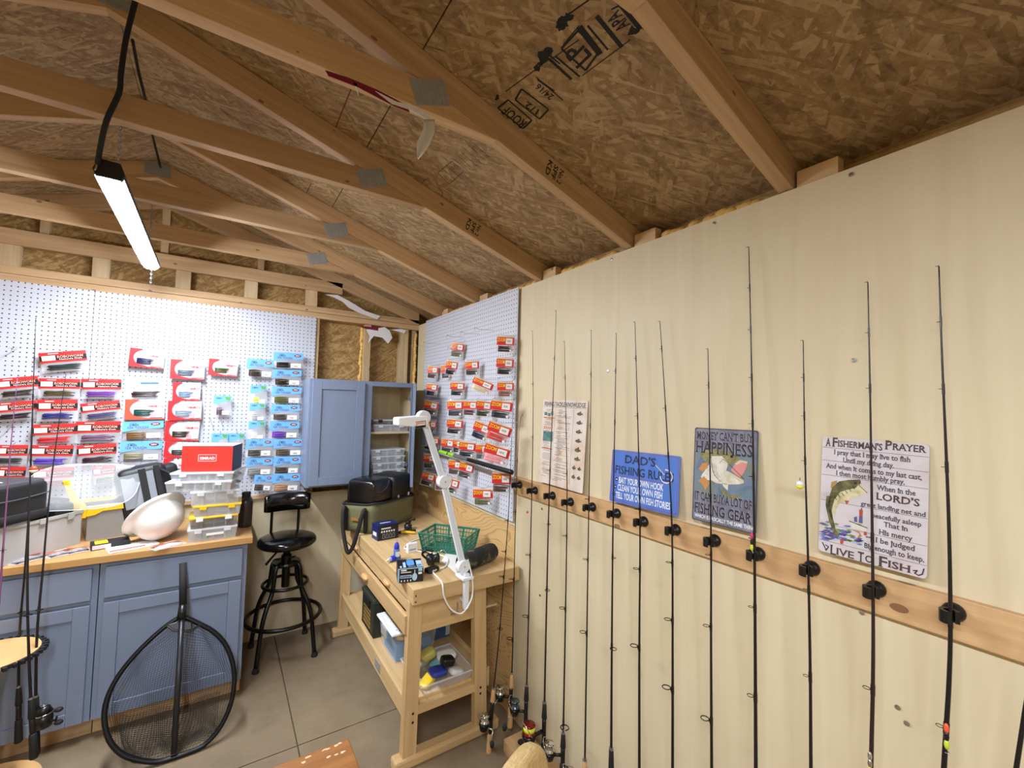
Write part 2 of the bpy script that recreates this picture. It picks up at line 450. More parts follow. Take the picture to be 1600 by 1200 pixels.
# screws along the panels
sm = MB().lathe([(0, 0), (.0045, 0), (.006, -.002), (0, -.0026)], (0, 0, 0), (1, 0, 0), 8).mesh('screw', 'steel')
for (px, py) in ((1330, 273), (1116, 349), (956, 405), (1334, 563), (950, 580), (1255, 918), (1338, 893), (1347, 957), (1403, 1105), (1417, 1130), (844, 930), (847, 795), (808, 890)):
    p = at(px, py, 'x', -.001)
    o = link_mesh('screw', sm, wr); o.location = FRAME[wr.name].inverted() @ p

# back wall
wb = tag(MB().box((XL, .09, 0), (.1, .11, 3.02)).build('wall_back', 'osb_wall'), 'open stud back wall with strand board sheathing', kind='structure')
for (a, b) in ((-.835, -.795), (-.455, -.405), (-.155, -.122), (-.122, -.088)):
    MB().box((a, .004, 1.0), (b, .088, 2.31)).build('stud', 'lum_z', wb, bevel=.002)
MB().box((-.05, .03, 1.0), (-.012, .088, 2.31)).build('stud', 'lum_z', wb)
for (za, zb) in ((2.312, 2.354), (2.356, 2.40)):
    MB().box((XL, .0, za), (0.0, .088, zb)).build('top_plate', 'lum_x', wb, bevel=.002)
MB().box((-3.15, 0, 2.522), (-.64, .04, 2.612)).build('gable_tie', 'lum_x', wb, bevel=.002)
for x in (-2.42, -2.04, -1.64, -1.255, -.86):
    MB().box((x - .04, .006, 2.401), (x + .04, .045, 2.521)).build('cripple_stud', 'lum_z', wb)
for x in (-2.3, -1.75, -1.2):
    MB().box((x - .02, .045, 2.62), (x + .02, .085, zroof(x) - .06)).build('gable_stud', 'lum_z', wb)
def slope_board(y0, y1, s, low=0.0, xa=.09, xb=-1.75, th=.097):
    """rafter between the wall and the ridge; s = 1 on the side of the signs, -1 beyond the ridge"""
    def P(x, y, dz):
        z = zroof(x) - th + dz
        return (x if s > 0 else -3.5 - x, y, z)
    return MB().hexa([P(xa, y0, 0), P(xb, y0, 0), P(xb, y1, 0), P(xa, y1, 0), P(xa, y0, th - .001), P(xb, y0, th - .001), P(xb, y1, th - .001), P(xa, y1, th - .001)])
slope_board(0, .042, 1, xa=.0).build('gable_rafter', 'raf_r', wb, bevel=.002)
slope_board(0, .042, -1, xa=.0).build('gable_rafter', 'raf_l', wb, bevel=.002)
MB().box((-1.205, -.0, .0), (0, .006, .995)).build('panel', 'cream_y', wb)
MB().box((XL, 0, .0), (-1.21, .006, .995)).build('panel', 'cream_y', wb)
MB().box((-2.8, -.022, .985), (-.80, .0, 1.012)).build('ledger', 'lum_x', wb, bevel=.002)
random.seed(5)
for x0, zb in ((-.465, 2.27), (-.018, 2.27)):
    m = MB(); z = zb
    while z > 1.7:
        m.ball((x0 + random.uniform(-.004, .004), .06 if x0 < -.1 else .02, z), random.uniform(.013, .021), 8, 5, (.8, .8, 1.4)); z -= .03
    tag(m.build('spray_foam', 'foam', wb, smooth=True), kind='stuff')
tag(MB().box((XL - .02, YF, 0), (XL, .1, 2.46)).build('wall_left', pbr('far_wall', 'cdb88e', 0.6, vary=.05)), 'cream panelled wall beyond the ridge', kind='structure')
tag(MB().box((XL, YF - .02, 0), (.12, YF, 3.02)).build('wall_front', pbr('front_wall', 'c2ac84', 0.6, vary=.05)), 'wall behind the photographer', kind='structure')

# roof sheathing: sheets butted on the trusses
ce = tag(MB().prism([(.2, YF, zroof(.2) + .014), (-1.75, YF, zroof(-1.75) + .014), (-3.7, YF, zroof(-3.7) + .014), (-1.75, YF, zroof(-1.75) + .03)], (0, -YF + .12, 0)).build('ceiling', 'osb_roof'), 'strand board roof deck on open trusses', kind='structure')
def sheet(xa, xb, ya, yb):
    return MB().hexa([(xa, ya, zroof(xa)), (xb, ya, zroof(xb)), (xb, yb, zroof(xb)), (xa, yb, zroof(xa)),
                      (xa, ya, zroof(xa) + .012), (xb, ya, zroof(xb) + .012), (xb, yb, zroof(xb) + .012), (xa, yb, zroof(xa) + .012)])
for (xa, xb) in ((.2, -.93), (-.934, -1.749), (-1.751, -2.566), (-2.57, -3.7)):
    off = 0 if xa in (.2, -1.751) else 1.22
    ys = [.118] + [y for y in (-1.02 - off, -3.46 - off) if y > YF] + [YF]
    for ya, yb in zip(ys, ys[1:]):
        sheet(xa, xb, ya - .0015, yb + .0015).build('sheathing_sheet', 'osb_roof', ce)

# stencilled mill stamps printed on the underside of the deck
RN = Vector((-.318, 0, -1)).normalized()
RP = Vector((0, 0, zroof(0))) + RN * .0006
def roof_pt(px, py): return at_plane(px, py, RP, RN)
def ribbon(mb, a, b, w):
    a, b = roof_pt(*a), roof_pt(*b); d = (b - a).normalized(); k = d.cross(RN) * w / 2
    mb.add([a - k, b - k, b + k, a + k], [(0, 1, 2, 3)])
def roof_quad(mb, p):
    mb.add([roof_pt(*q) for q in p], [(0, 1, 2, 3)])
make_texts(['LP', 'ROOF', 'EXP 1', '24/16', 'APA', '1/2', 'TOP', 'PS2', 'KD', 'SPF', 'No 2', 'ROBOWORM', "Nature's Own", 'Z-MAN', '10X TOUGH', 'YAMAMOTO', 'ZOOM', 'NEW', 'SIMRAD',
            'FISHING TACKLE KNOWLEDGE', "DAD'S", 'FISHING RULES', 'BAIT YOUR OWN HOOK', 'CLEAN YOUR OWN FISH', 'TELL YOUR OWN FISH STORIES', "MONEY CAN'T BUY", 'HAPPINESS', 'IT CAN BUY A LOT OF', 'FISHING GEAR',
            'WHICH IS BASICALLY THE SAME THING', 'A', 'F', 'ISHERMAN\'S', 'P', 'RAYER', 'I pray that I may live to fish', 'Until my dying day.', 'And when it comes to my last cast,', 'I then most humbly pray.', 'When in the', "LORD'S",
            'great landing net and', 'peacefully asleep', 'That in', 'His mercy', 'I be judged', 'Big enough to keep.', 'L', 'IVE', 'T', 'O', 'ISH', 'SMART', 'BATTERY', '12V', 'CHARGER', '100', '75', 'AMMO', 'CAN', '.50 CAL', 'LINE', 'REEL', 'RODS & REELS'])
st = MB()
for box in ([(794, 156), (831, 188), (817, 201), (778, 169)], [(815, 139), (857, 171), (843, 186), (805, 156)], [(903, 48), (938, 78), (915, 110), (877, 76)]):
    for i in range(4): ribbon(st, box[i], box[(i + 1) % 4], .006)
for a, b, w in (((840, 124), (866, 143), .007), ((838, 121), (880, 157), .004), ((858, 92), (893, 124), .009), ((868, 88), (906, 120), .006), ((857, 85), (875, 100), .005), ((905, 42), (938, 85), .018), ((918, 40), (950, 78), .006), ((932, 25), (972, 74), .012), ((967, 0), (1003, 44), .02), ((955, 15), (985, 0), .004),
                ((862, 92), (905, 62), .003), ((880, 70), (905, 40), .003), ((910, 118), (985, 62), .003), ((870, 35), (920, 0), .004), ((790, 143), (842, 105), .003)):
    ribbon(st, a, b, w)
def roof_text(mb, s, p0, p1, p2):
    """baseline from pixel p0 to p1, capitals reach p2 above p0"""
    vs, fs = TXT[s]; a = min(v.x for v in vs); b = max(v.x for v in vs)
    A, B, H = roof_pt(*p0), roof_pt(*p1), roof_pt(*p2)
    mb.add([A + (B - A) * ((v.x - a) / (b - a)) + (H - A) * (v.y / CAPH) for v in vs], fs)
roof_text(st, 'ROOF', (824, 191), (793, 165), (813, 201))
roof_text(st, 'LP', (925, 86), (903, 62), (902, 108))
roof_text(st, 'APA', (985, 38), (965, 15), (966, 52))
roof_text(st, '1/2', (843, 172), (824, 158), (838, 180))
roof_text(st, '24/16', (866, 150), (842, 130), (859, 157))
random.seed(11)
for (px, py, r) in ((851, 86, .022), (859, 82, .013), (838, 108, .012), (882, 34, .015), (876, 42, .010), (777, 153, .01), (845, 100, .012), (888, 28, .012), (1005, 30, .018), (990, 48, .012)):
    c = roof_pt(px, py); pts = []
    for k in range(11):
        g = 2 * PI * k / 11; q = r * random.uniform(.35, 1.25); pts.append(c + Vector((math.cos(g) * q, math.sin(g) * q * 1.3, -.318 * math.cos(g) * q)))
    st.add(pts, [list(range(11))])
st.build('ink_stamp', 'ink', ce, label='black stencilled mill stamp on the roof deck')
st2 = MB()
for k in range(9):
    ribbon(st2, (690 + k * 6, 262 - k * 5), (716 + k * 6, 285 - k * 5), .0025)
for box in ([(684, 270), (706, 252), (724, 268), (702, 288)], [(656, 290), (664, 280), (692, 300), (690, 308)]):
    for i in range(4): ribbon(st2, box[i], box[(i + 1) % 4], .003)
for k in range(7): ribbon(st2, (594 + k * 5, 355 - k * 2), (612 + k * 5, 366 - k * 2), .003)
st2.build('ink_stamp', pbr('faded_ink', '4a3c28', .8), ce, label='faded mill stamp between two trusses')
rl = MB(); ribbon(rl, (549, 138), (521, 208), .004); ribbon(rl, (486, 287), (477, 306), .004); rl.build('snap_line', pbr('red_chalk', '6d2a22', .8), ce, label='dark red sheet edge line')

# trusses
NTH = {0: 'roof truss nearest the back wall gable', 1: 'second roof truss out from the back wall', 2: 'third roof truss from the back wall, shop light cord in front of it',
       3: 'fourth roof truss from the back wall, torn maroon wrap on its tie', 4: 'fifth roof truss, bare rafter coming down above the money sign', 5: 'sixth roof truss overhead behind the view'}
TY = (-.408, -1.003, -1.694, -2.312, -2.924, -3.54, -4.15, -4.76, -5.37)
gp = MB().box((-.058, -.0015, -.038), (.058, 0, .038))
for i in range(7):
    for j in range(4):
        for (du) in (0,):
            x = -.049 + i * .0163; z = -.028 + j * .0187
            gp.box((x - .002, -.0035, z - .005), (x + .002, -.0015, z + .005))
GPM = gp.mesh('gusset_plate', 'galv')
for i, y in enumerate(TY):
    yf, yb = y - .042, y
    r = thing('roof_truss', NTH.get(i) or 'roof truss behind the photographer, %s past the sixth' % ('first', 'second', 'third')[i - 6], 'truss', (-1.75, y - .021, 2.36), group='open roof trusses')
    slope_board(yf, yb, 1).build('rafter', 'raf_r', r, bevel=.002)
    slope_board(yf, yb, -1, xb=-1.7505).build('rafter', 'raf_l', r, bevel=.002)
    za, zb = 2.575, 2.664
    xa = lambda z: -((z + .0015) - 2.365) / .318
    T = MB().prism([(xa(za), yf, za), (xa(zb), yf, zb), (-3.5 - xa(zb), yf, zb), (-3.5 - xa(za), yf, za)], (0, .042, 0))
    T.build('tie', 'lum_x', r, bevel=.002)
    if i < 6:
        for (cx, cz, ang) in ((-.905, 2.635, .35), (-2.595, 2.635, -.35), (-1.75, 2.968, 0)):
            o = link_mesh('gusset_plate', GPM, r); o.location = FRAME[r.name].inverted() @ Vector((cx, yf - .0005, cz)); o.rotation_euler = (0, -ang, 0)
    if i in (2, 3):
        m = MB(); ang = -math.atan(.318)
        for n_, (s, dz) in enumerate((('KD', .0), ('SPF', .028), ('No 2', .056))):
            lettering(m, s, -.03, .03, -.035 + dz, -.016 + dz)
        o = link_mesh('grade_stamp', m.mesh('grade_stamp', 'ink'), r); cx = -.42
        o.matrix_local = FRAME[r.name].inverted() @ (Matrix.Translation((cx, yf - .0006, zroof(cx) - .05)) @ Matrix.Rotation(math.atan(.318), 4, 'Y') @ Matrix.Rotation(PI / 2, 4, 'Y'))

# torn lumber wrap and house wrap
def sheet_from(pts, mat, name, label, th=.0015, grp=None):
    m = MB(); P = [Vector(p) for p in pts]
    m.prism(P, Vector((0, -th, 0)))
    return tag(m.build(name, mat), label, 'wrap', grp)
y3 = -2.312 - .042
q = lambda px, py, y=y3 - .002: at(px, py, 'y', y)
w = thing('torn_lumber_wrap', 'maroon and white wrap torn along the fourth truss tie, white tail hanging', 'wrap', q(600, 160))
MB().prism([q(508, 110), q(513, 119), q(560, 137), q(615, 166), q(640, 176), q(636, 165), q(590, 141), q(545, 122)], (0, -.0015, 0)).build('maroon_strip', 'maroon', w)
MB().prism([q(586, 143), q(612, 163), q(640, 172), q(660, 183), q(678, 190), q(664, 176), q(640, 164), q(620, 160)], (0, -.003, 0)).build('torn_edge', 'wrap', w)
def tail(u, v):
    a = [(657, 186), (664, 195), (652, 222), (651, 238), (653, 249)]; b = [(679, 187), (680, 205), (672, 225), (662, 240), (654, 249)]
    k = min(int(v * 4), 3); f = v * 4 - k
    L = Vector(a[k]).lerp(Vector(a[k + 1]), f); R = Vector(b[k]).lerp(Vector(b[k + 1]), f); p = L.lerp(R, u)
    return q(p.x, p.y, y3 - .006 - .02 * math.sin(v * 3) + .01 * math.sin(u * 5))
t = MB().grid(tail, 5, 10).build('hanging_tail', 'wrap', w, smooth=True)
so = t.modifiers.new('thick', 'SOLIDIFY'); so.thickness = .001
MB().prism([q(551, 128), q(557, 131), q(560, 150), q(557, 140)], (0, -.0015, 0)).build('torn_shred', 'wrap', w)
m = MB(); g = lambda px, py, y=-.01: at(px, py, 'y', y)
sheet_from([g(508, 460), g(527, 461), g(545, 470), g(571, 486), g(594, 494), g(589, 499), g(563, 490), g(545, 481), g(536, 472), g(522, 465)], 'wrap', 'house_wrap_scrap', 'long white house wrap scrap hanging under the gable rafter', .002)
w = thing('torn_house_wrap', 'white house wrap torn over the top plate, maroon band on it, above wall cabinet', 'wrap', g(598, 525))
MB().prism([g(572, 515), g(578, 526), g(575, 536), g(584, 525), g(598, 528), g(606, 537), g(613, 528), g(609, 517), g(601, 511), g(590, 513)], (0, -.0015, 0)).build('white_sheet', 'wrap', w)
MB().prism([g(560, 509), g(568, 513), g(591, 517), g(591, 512)], (0, -.002, 0)).build('maroon_strip', 'maroon', w)
MB().prism([g(610, 515), g(632, 521), g(634, 516), g(626, 514)], (0, -.0015, 0)).build('torn_shred', 'wrap', w)

# pegboards
pb = thing('pegboard', 'long white pegboard on the back wall above the base cabinets', 'pegboard', (-1.9, -.01, 1.0))
MB().box((-3.4, -.012, 1.012), (-2.057, -.006, 2.314)).build('board', 'peg_y', pb)
MB().box((-2.055, -.012, 1.012), (-.822, -.006, 2.314)).build('board', 'peg_y', pb)
m = MB().box((-1.965, -.0125, 2.232), (-1.93, -.012, 2.246)); m.build('sticker', 'whitep', pb)
pr = thing('pegboard', 'white pegboard on the side wall above the workbench', 'pegboard', (-.01, -.88, 1.04))
MB().box((-.018, -1.548, 1.045), (-.012, -.722, 2.362)).build('board', 'peg_x', pr)
MB().box((-.018, -.720, 1.045), (-.012, -.200, 2.362)).build('board', 'peg_x', pr)
for z in (1.06, 2.33): MB().box((-.012, -1.54, z), (-.0, -.21, z + .02)).build('furring_strip', 'lum_y', pr)

# pine board that carries the rod clips
rb = MB().box((-.020, -1.560, 1.205), (0, -4.2, 1.297)).build('rod_rail_board', 'pine_y', bevel=.002)
tag(rb, 'long knotty pine board screwed level across the cream wall', 'board')

# shop light under the ridge
a, b = Vector((-1.735, -1.62, 2.425)), Vector((-1.757, -.42, 2.425))
d = (b - a).normalized(); s = d.cross(Vector((0, 0, 1))).normalized(); Z = Vector((0, 0, 1))
L = thing('shop_light', 'lit tube-shaped shop light hanging from the ridge on chains', 'lamp', (a + b) / 2)
prof = [(-.035, .000), (-.031, -.012), (-.018, -.022), (.018, -.022), (.031, -.012), (.035, .000)]
MB().prism([a + s * p[0] + Z * p[1] for p in prof], b - a).build('diffuser', pbr('lit_diffuser', 'ffffff', .4, emit=DIFFUSER, ecol=(.92, .98, 1.08, 1)), L)
hp = [(-.0365, .0005), (-.0365, -.005), (-.039, -.006), (-.040, .012), (-.026, .045), (.026, .045), (.040, .012), (.039, -.006), (.0365, -.005), (.0365, .0005)]
MB().prism([a + s * p[0] + Z * p[1] for p in hp], b - a).build('housing', 'greyd', L, bevel=.002)
for e, sg in ((a, -1), (b, 1)):
    cap = [(-.041, .010), (-.027, .047), (.027, .047), (.041, .010), (.032, -.012), (-.032, -.012)]
    if sg < 0: MB().prism([e + s * p[0] + Z * p[1] for p in cap], d * sg * .022).build('end_cap', 'blackm', L, bevel=.003)
def chain(p, n_, step, r=.0016, mb=None):
    mb = mb or MB()
    for k in range(n_):
        c = Vector(p) + Z * step * k; ring = []
        for i in range(8):
            g = 2 * PI * i / 8; w_ = .004 * math.cos(g)
            ring.append(c + Vector((w_ if k % 2 else 0, 0 if k % 2 else w_, step * .75 * math.sin(g))))
        mb.tube(ring, r, 4, closed=True)
    return mb
chain(a + d * .12 + Z * .05, 22, .012).build('hanging_chain', 'steel', L)
chain(b - d * .12 + Z * .05, 22, .012).build('hanging_chain', 'steel', L)
chain(b + d * .03 + Z * -.10, 9, .012).build('pull_chain', 'steel', L)
cp = [at(px, py, 'y', y) for px, py, y in ((152, 262, -1.63), (155, 240, -1.68), (166, 190, -1.765), (186, 145, -1.77), (189, 115, -1.77), (197, 60, -1.775), (212, 0, -1.80), (222, -40, -1.82))]
def smooth_path(P, n_=4):
    out = []
    for i in range(len(P) - 1):
        p0, p1, p2, p3 = P[max(i - 1, 0)], P[i], P[i + 1], P[min(i + 2, len(P) - 1)]
        for k in range(n_):
            t = k / n_
            out.append(.5 * ((2 * p1) + (-p0 + p2) * t + (2 * p0 - 5 * p1 + 4 * p2 - p3) * t * t + (-p0 + 3 * p1 - 3 * p2 + p3) * t ** 3))
    return out + [P[-1]]
MB().tube(smooth_path(cp), .0075, 8).build('power_cord', 'rubber', L, smooth=True)
MB().tube(smooth_path([at(px, py, 'y', y) for px, py, y in ((152, 258, -1.64), (154, 250, -1.645), (150, 262, -1.65), (148, 266, -1.65))]), .0025, 6).build('wire_hook', 'steel', L)
wc = MB().tube(smooth_path([at(207, 62, 'y', -1.60), at(216, 110, 'y', -1.5), at(227, 155, 'y', -1.4), at(238, 210, 'y', -1.02 + .03), at(251, 262, 'y', -.85)]), .005, 6).build('black_cable', 'rubber', smooth=True)
tag(wc, 'thin black cable running along under the ridge behind the shop light', 'cable')
# ------------------------------------------------------------------ cabinets
def shaker(mb, x0, x1, z0, z1, y, rail=.06, th=.019, rec=.008):
    """five-piece door in the plane y (front), thickness behind it"""
    mb.box((x0, y, z0), (x0 + rail, y + th, z1)); mb.box((x1 - rail, y, z0), (x1, y + th, z1))
    e = .0002
    mb.box((x0 + rail + e, y, z0), (x1 - rail - e, y + th, z0 + rail)); mb.box((x0 + rail + e, y, z1 - rail), (x1 - rail - e, y + th, z1))
    mb.box((x0 + rail + e, y + rec, z0 + rail + e), (x1 - rail - e, y + th - e, z1 - rail - e)); return mb
CF = -.60
def base_cabinet(x0, x1, label):
    t = thing('base_cabinet', label, 'cabinet', ((x0 + x1) / 2, -.3, 0))
    b = MB().box((x0, CF, .10), (x0 + .018, -.03, .862)).box((x1 - .018, CF, .10), (x1, -.03, .862))
    b.box((x0 + .0182, -.045, .10), (x1 - .0182, -.0305, .861)).box((x0 + .0182, CF + .0005, .101), (x1 - .0182, -.046, .118))
    f = CF - .019
    b.box((x0, f, .10), (x0 + .045, CF - .0005, .862)).box((x1 - .045, f, .10), (x1, CF - .0005, .862))
    for za, zb in ((.835, .861), (.65, .69), (.101, .13)): b.box((x0 + .0452, f, za), (x1 - .0452, CF - .0005, zb))
    b.build('body', 'blue', t)
    MB().box((x0, CF + .045, .002), (x1, CF + .06, .10)).box((x0, CF + .06, .002), (x0 + .018, -.04, .1)).box((x1 - .018, CF + .06, .002), (x1, -.04, .1)).build('toe_kick', 'lum_x', t)
    MB().box((x0 + .022, f - .02, .685), (x1 - .022, f - .001, .838)).build('drawer', 'blue', t, bevel=.003)
    shaker(MB(), x0 + .022, x1 - .022, .108, .662, f - .02).build('door', 'blue', t, bevel=.002)
    return t
base_cabinet(-1.852, -1.228, 'blue-grey base cabinet behind the landing net, at the end of the counter')
base_cabinet(-2.478, -1.856, 'blue-grey base cabinet behind the round rod rack')
base_cabinet(-3.10, -2.482, 'blue-grey base cabinet farthest along the counter')
ct = MB().box((-3.12, -.655, .864), (-1.205, -.002, .9)).build('countertop', 'oak', bevel=.003)
tag(ct, 'long honey-coloured wooden countertop on the blue base cabinets', 'countertop')

# wall cabinet with one door open
wc = thing('wall_cabinet', 'blue-grey wall cabinet in the corner, its second door standing open', 'cabinet', (-.51, -.15, 1.09))
x0, x1, z0, z1, yf = -.893, -.128, 1.088, 1.838, -.292
b = MB().box((x0, yf, z0), (x0 + .015, -.003, z1)).box((x1 - .015, yf, z0), (x1, -.003, z1)).box((x0 + .0152, yf, z1 - .015), (x1 - .0152, -.003, z1 - .0002)).box((x0 + .0152, yf, z0 + .02), (x1 - .0152, -.003, z0 + .034))
fb = yf - .0003; ff = yf - .019
b.box((x0, ff, z0), (x0 + .04, fb, z1)).box((x1 - .035, ff, z0), (x1, fb, z1)).box((-.535, ff, z0), (-.465, fb, z1))
for xa, xb in ((x0 + .0402, -.5352), (-.4648, x1 - .0352)): b.box((xa, ff, z1 - .035), (xb, fb, z1 - .0002)).box((xa, ff, z0), (xb, fb, z0 + .04))
b.build('body', 'blue', wc, bevel=.0015)
MB().box((x0 + .016, -.012, z0 + .035), (x1 - .016, -.004, z1 - .016)).box((x1 - .0185, yf, z0 + .035), (x1 - .0155, -.012, z1 - .016)).box((x0 + .016, yf, z0 + .035), (x1 - .016, -.012, z0 + .038)).box((x0 + .016, yf, z1 - .019), (x1 - .016, -.012, z1 - .0155)).box((x0 + .0155, yf, z0 + .035), (x0 + .0185, -.012, z1 - .016)).build('lining', 'birch', wc)
MB().box((x0 + .02, yf + .006, 1.447), (x1 - .02, -.014, 1.463)).build('shelf', 'birch', wc)
d1 = shaker(MB(), x0 + .018, -.523, z0 + .012, z1 - .012, yf - .04).build('door', 'blue', wc, bevel=.002)
m = shaker(MB(), x1 - .012 - .34, x1 - .012, z0 + .012, z1 - .012, yf - .04)
h = Vector((x1 - .012, yf - .0395, 0)); R_ = Matrix.Translation(h) @ Matrix.Rotation(math.radians(70), 4, 'Z') @ Matrix.Translation(-h)
m.v = [R_ @ v for v in m.v]
d2 = m.build('door', 'blue', wc, bevel=.002)
for z in (z0 + .12, z1 - .12):
    MB().box((x1 - .06, yf - .012, z - .012), (x1 - .04, yf + .03, z + .012)).build('hinge', 'steel', d2)

# ------------------------------------------------------------------ workbench along the side wall
wbn = thing('workbench', 'light wooden workbench with drawers and trestle feet under the side pegboard', 'workbench', (-.32, -.9, 0))
B = lambda a, b: MB().box(a, b)
B((-.612, -1.625, .757), (-.018, -.17, .83)).build('bench_top', 'bench_y', wbn, bevel=.004)
B((-.613, -1.628, .757), (-.018, -1.606, .829)).build('breadboard_end', 'bench_x', wbn, bevel=.003)
for y in (-1.585, -.25):
    for (xt, xb) in ((-.578, -.588), (-.232, -.205)):
        w = .034
        MB().hexa([(xb - w, y - .0, .05), (xb + w, y, .05), (xb + w, y + .045, .05), (xb - w, y + .045, .05), (xt - w, y, .756), (xt + w, y, .756), (xt + w, y + .045, .756), (xt - w, y + .045, .756)]).build('leg', 'bench_z', wbn, bevel=.003)
    B((-.66, y - .012, 0), (-.10, y + .055, .052)).build('foot', 'bench_x', wbn, bevel=.012)
    B((-.545, y + .008, .598), (-.262, y + .04, .756)).build('end_panel', 'bench_x', wbn)
    B((-.556, y + .006, .222), (-.236, y + .044, .262)).build('end_rail', 'bench_x', wbn, bevel=.002)
B((-.612, -1.545, .205), (-.585, -.245, .30)).build('side_rail', 'bench_y', wbn, bevel=.002)
B((-.14, -1.545, .205), (-.165, -.245, .30)).build('side_rail', 'bench_y', wbn, bevel=.002)
B((-.585, -1.545, .262), (-.165, -.205, .276)).build('shelf', 'bench_y', wbn, bevel=.001)
B((-.6155, -1.19, .228), (-.612, -1.105, .275)).build('label_plate', 'galv', wbn)
B((-.585, -1.54, .61), (-.10, -.26, .62)).build('drawer_bottom', 'bench_y', wbn)
for (ya, yb) in ((-1.548, -.905), (-.895, -.25)):
    dr = B((-.602, ya, .690), (-.585, yb, .752)).build('drawer', 'bench_y', wbn, bevel=.002)
    pl = MB(); yc = (ya + yb) / 2
    pl.ball((-.608, yc, .722), .03, 10, 6, (.55, 1.5, .5)); pl.build('pull', pbr('maple_pull', 'd9a873', .4), dr, smooth=True)
dr = B((-.625, -1.562, .602), (-.605, -.236, .686)).build('drawer', 'bench_y', wbn, bevel=.002, label='wide lower drawer front standing proud')
pl = MB(); pl.ball((-.632, -.9, .645), .034, 10, 6, (.55, 1.5, .5)); pl.build('pull', pbr('maple_pull', 'd9a873', .4), dr, smooth=True)
bm_ = MB()
for p in ((-.60, .80), (-.60, .772), (-.33, .80), (-.33, .772), (-.05, .8), (-.05, .772)): bm_.lathe([(0, 0), (.004, 0), (.004, -.001)], (p[0], -1.628, p[1]), (0, -1, 0), 8)
for y in (-.585,):
    for (x, z) in ((-.577, .24), (-.577, .20), (-.215, .24), (-.215, .21)): bm_.lathe([(0, 0), (.006, 0), (.006, -.001)], (x, -1.5865, z), (0, -1, 0), 8)
tag(bm_.build('screw_heads', 'blackm', wbn), kind='stuff')
B((-.395, -1.588, .645), (-.36, -1.5765, .649)).box((-.362, -1.588, .645), (-.358, -1.577, .70)).build('bent_nail', 'steel', wbn)

# ------------------------------------------------------------------ swivel stool
sx, sy = -.977, -.25
stl = thing('swivel_stool', 'black metal bar stool with low backrest and footrings by the corner', 'stool', (sx, sy, 0))
MB().lathe([(0, .70), (.13, .702), (.165, .708), (.18, .722), (.18, .742), (.17, .757), (.14, .768), (.08, .776), (0, .778)], (sx, sy, 0), n=32).build('seat', 'blackgloss', stl, smooth=True)
def backpad(u, v, f):
    a = (u - .5) * 1.35; r = .26
    return Vector((sx + math.sin(a) * (r + f * .018) * .84 + (.006 if 0 else 0), sy + .155 + (math.cos(a) - 1) * (-.18) * 0 + .02 * math.cos(a * 2) - f * .0, .90 + v * .125))
m = MB(); n_ = 12; vs = []
for i in range(n_ + 1):
    u = i / n_; x = sx + .005 + (u - .5) * .29; yb_ = sy + .17 - .05 * (2 * u - 1) ** 2
    e = max(0, 1 - abs(2 * u - 1) ** 8); th = .012 + .014 * e
    zlo = .898 + (.0 if 0 else .012 * (1 - e)); zhi = 1.028 - .012 * (1 - e)
    for (dy, z) in ((-th, zlo + .008), (-th - .004, (zlo + zhi) / 2), (-th, zhi - .008), (0, zhi), (th * .6, zhi - .008), (th * .6, zlo + .008), (0, zlo)): vs.append((x, yb_ + dy, z))
fs = [(i * 7 + k, i * 7 + (k + 1) % 7, (i + 1) * 7 + (k + 1) % 7, (i + 1) * 7 + k) for i in range(n_) for k in range(7)] + [list(range(7))[::-1], [n_ * 7 + k for k in range(7)]]
m.add(vs, fs).build('backrest', 'blackgloss', stl, smooth=True)
for dx in (-.085, .085):
    MB().tube(smooth_path([Vector((sx + dx, sy + .02, .70)), Vector((sx + dx, sy + .14, .705)), Vector((sx + dx, sy + .175, .75)), Vector((sx + dx, sy + .165, .98))]), .009, 8).build('back_post', 'blackmetal', stl, smooth=True)
MB().lathe([(.016, .46), (.016, .50), (.012, .50), (.012, .70)], (sx, sy, 0), n=14).build('screw_spindle', 'steel', stl, smooth=True)
MB().lathe([(0, .43), (.025, .43), (.025, .60), (.032, .60), (.032, .64), (.02, .655), (.02, .67)], (sx, sy, 0), n=18).build('hub', 'blackmetal', stl)
MB().lathe([(.02, .575), (.085, .578), (.09, .59), (.085, .60), (.02, .605)], (sx, sy, 0), n=24).build('top_plate', 'blackmetal', stl)
for k in range(4):
    g = PI / 4 + k * PI / 2 + .03; c, s_ = math.cos(g), math.sin(g)
    pts = [Vector((sx + c * r, sy + s_ * r, z)) for r, z in ((.05, .598), (.085, .592), (.105, .56), (.112, .50), (.125, .43), (.17, .35), (.20, .27), (.215, .18), (.238, .012))]
    lg = MB().tube(smooth_path(pts, 3), .0135, 10).build('leg', 'blackmetal', stl, smooth=True)
    MB().lathe([(.014, .03), (.02, .012), (.02, 0)], (sx + c * .238, sy + s_ * .238, 0), n=12).build('foot_cap', 'rubber', lg)
def ring(r, z, t, n_=40): return MB().tube([(sx + r * math.cos(2 * PI * k / n_), sy + r * math.sin(2 * PI * k / n_), z) for k in range(n_)], t, 10, closed=True)
ring(.135, .455, .0105).build('upper_ring', 'blackmetal', stl, smooth=True)
ring(.225, .245, .0125).build('footrest_ring', 'blackmetal', stl, smooth=True)
MB().tube([(sx - .05, sy - .03, .69), (sx - .10, sy - .09, .66), (sx - .13, sy - .12, .635)], [.007, .007, .009], 8).build('lever', 'blackmetal', stl)

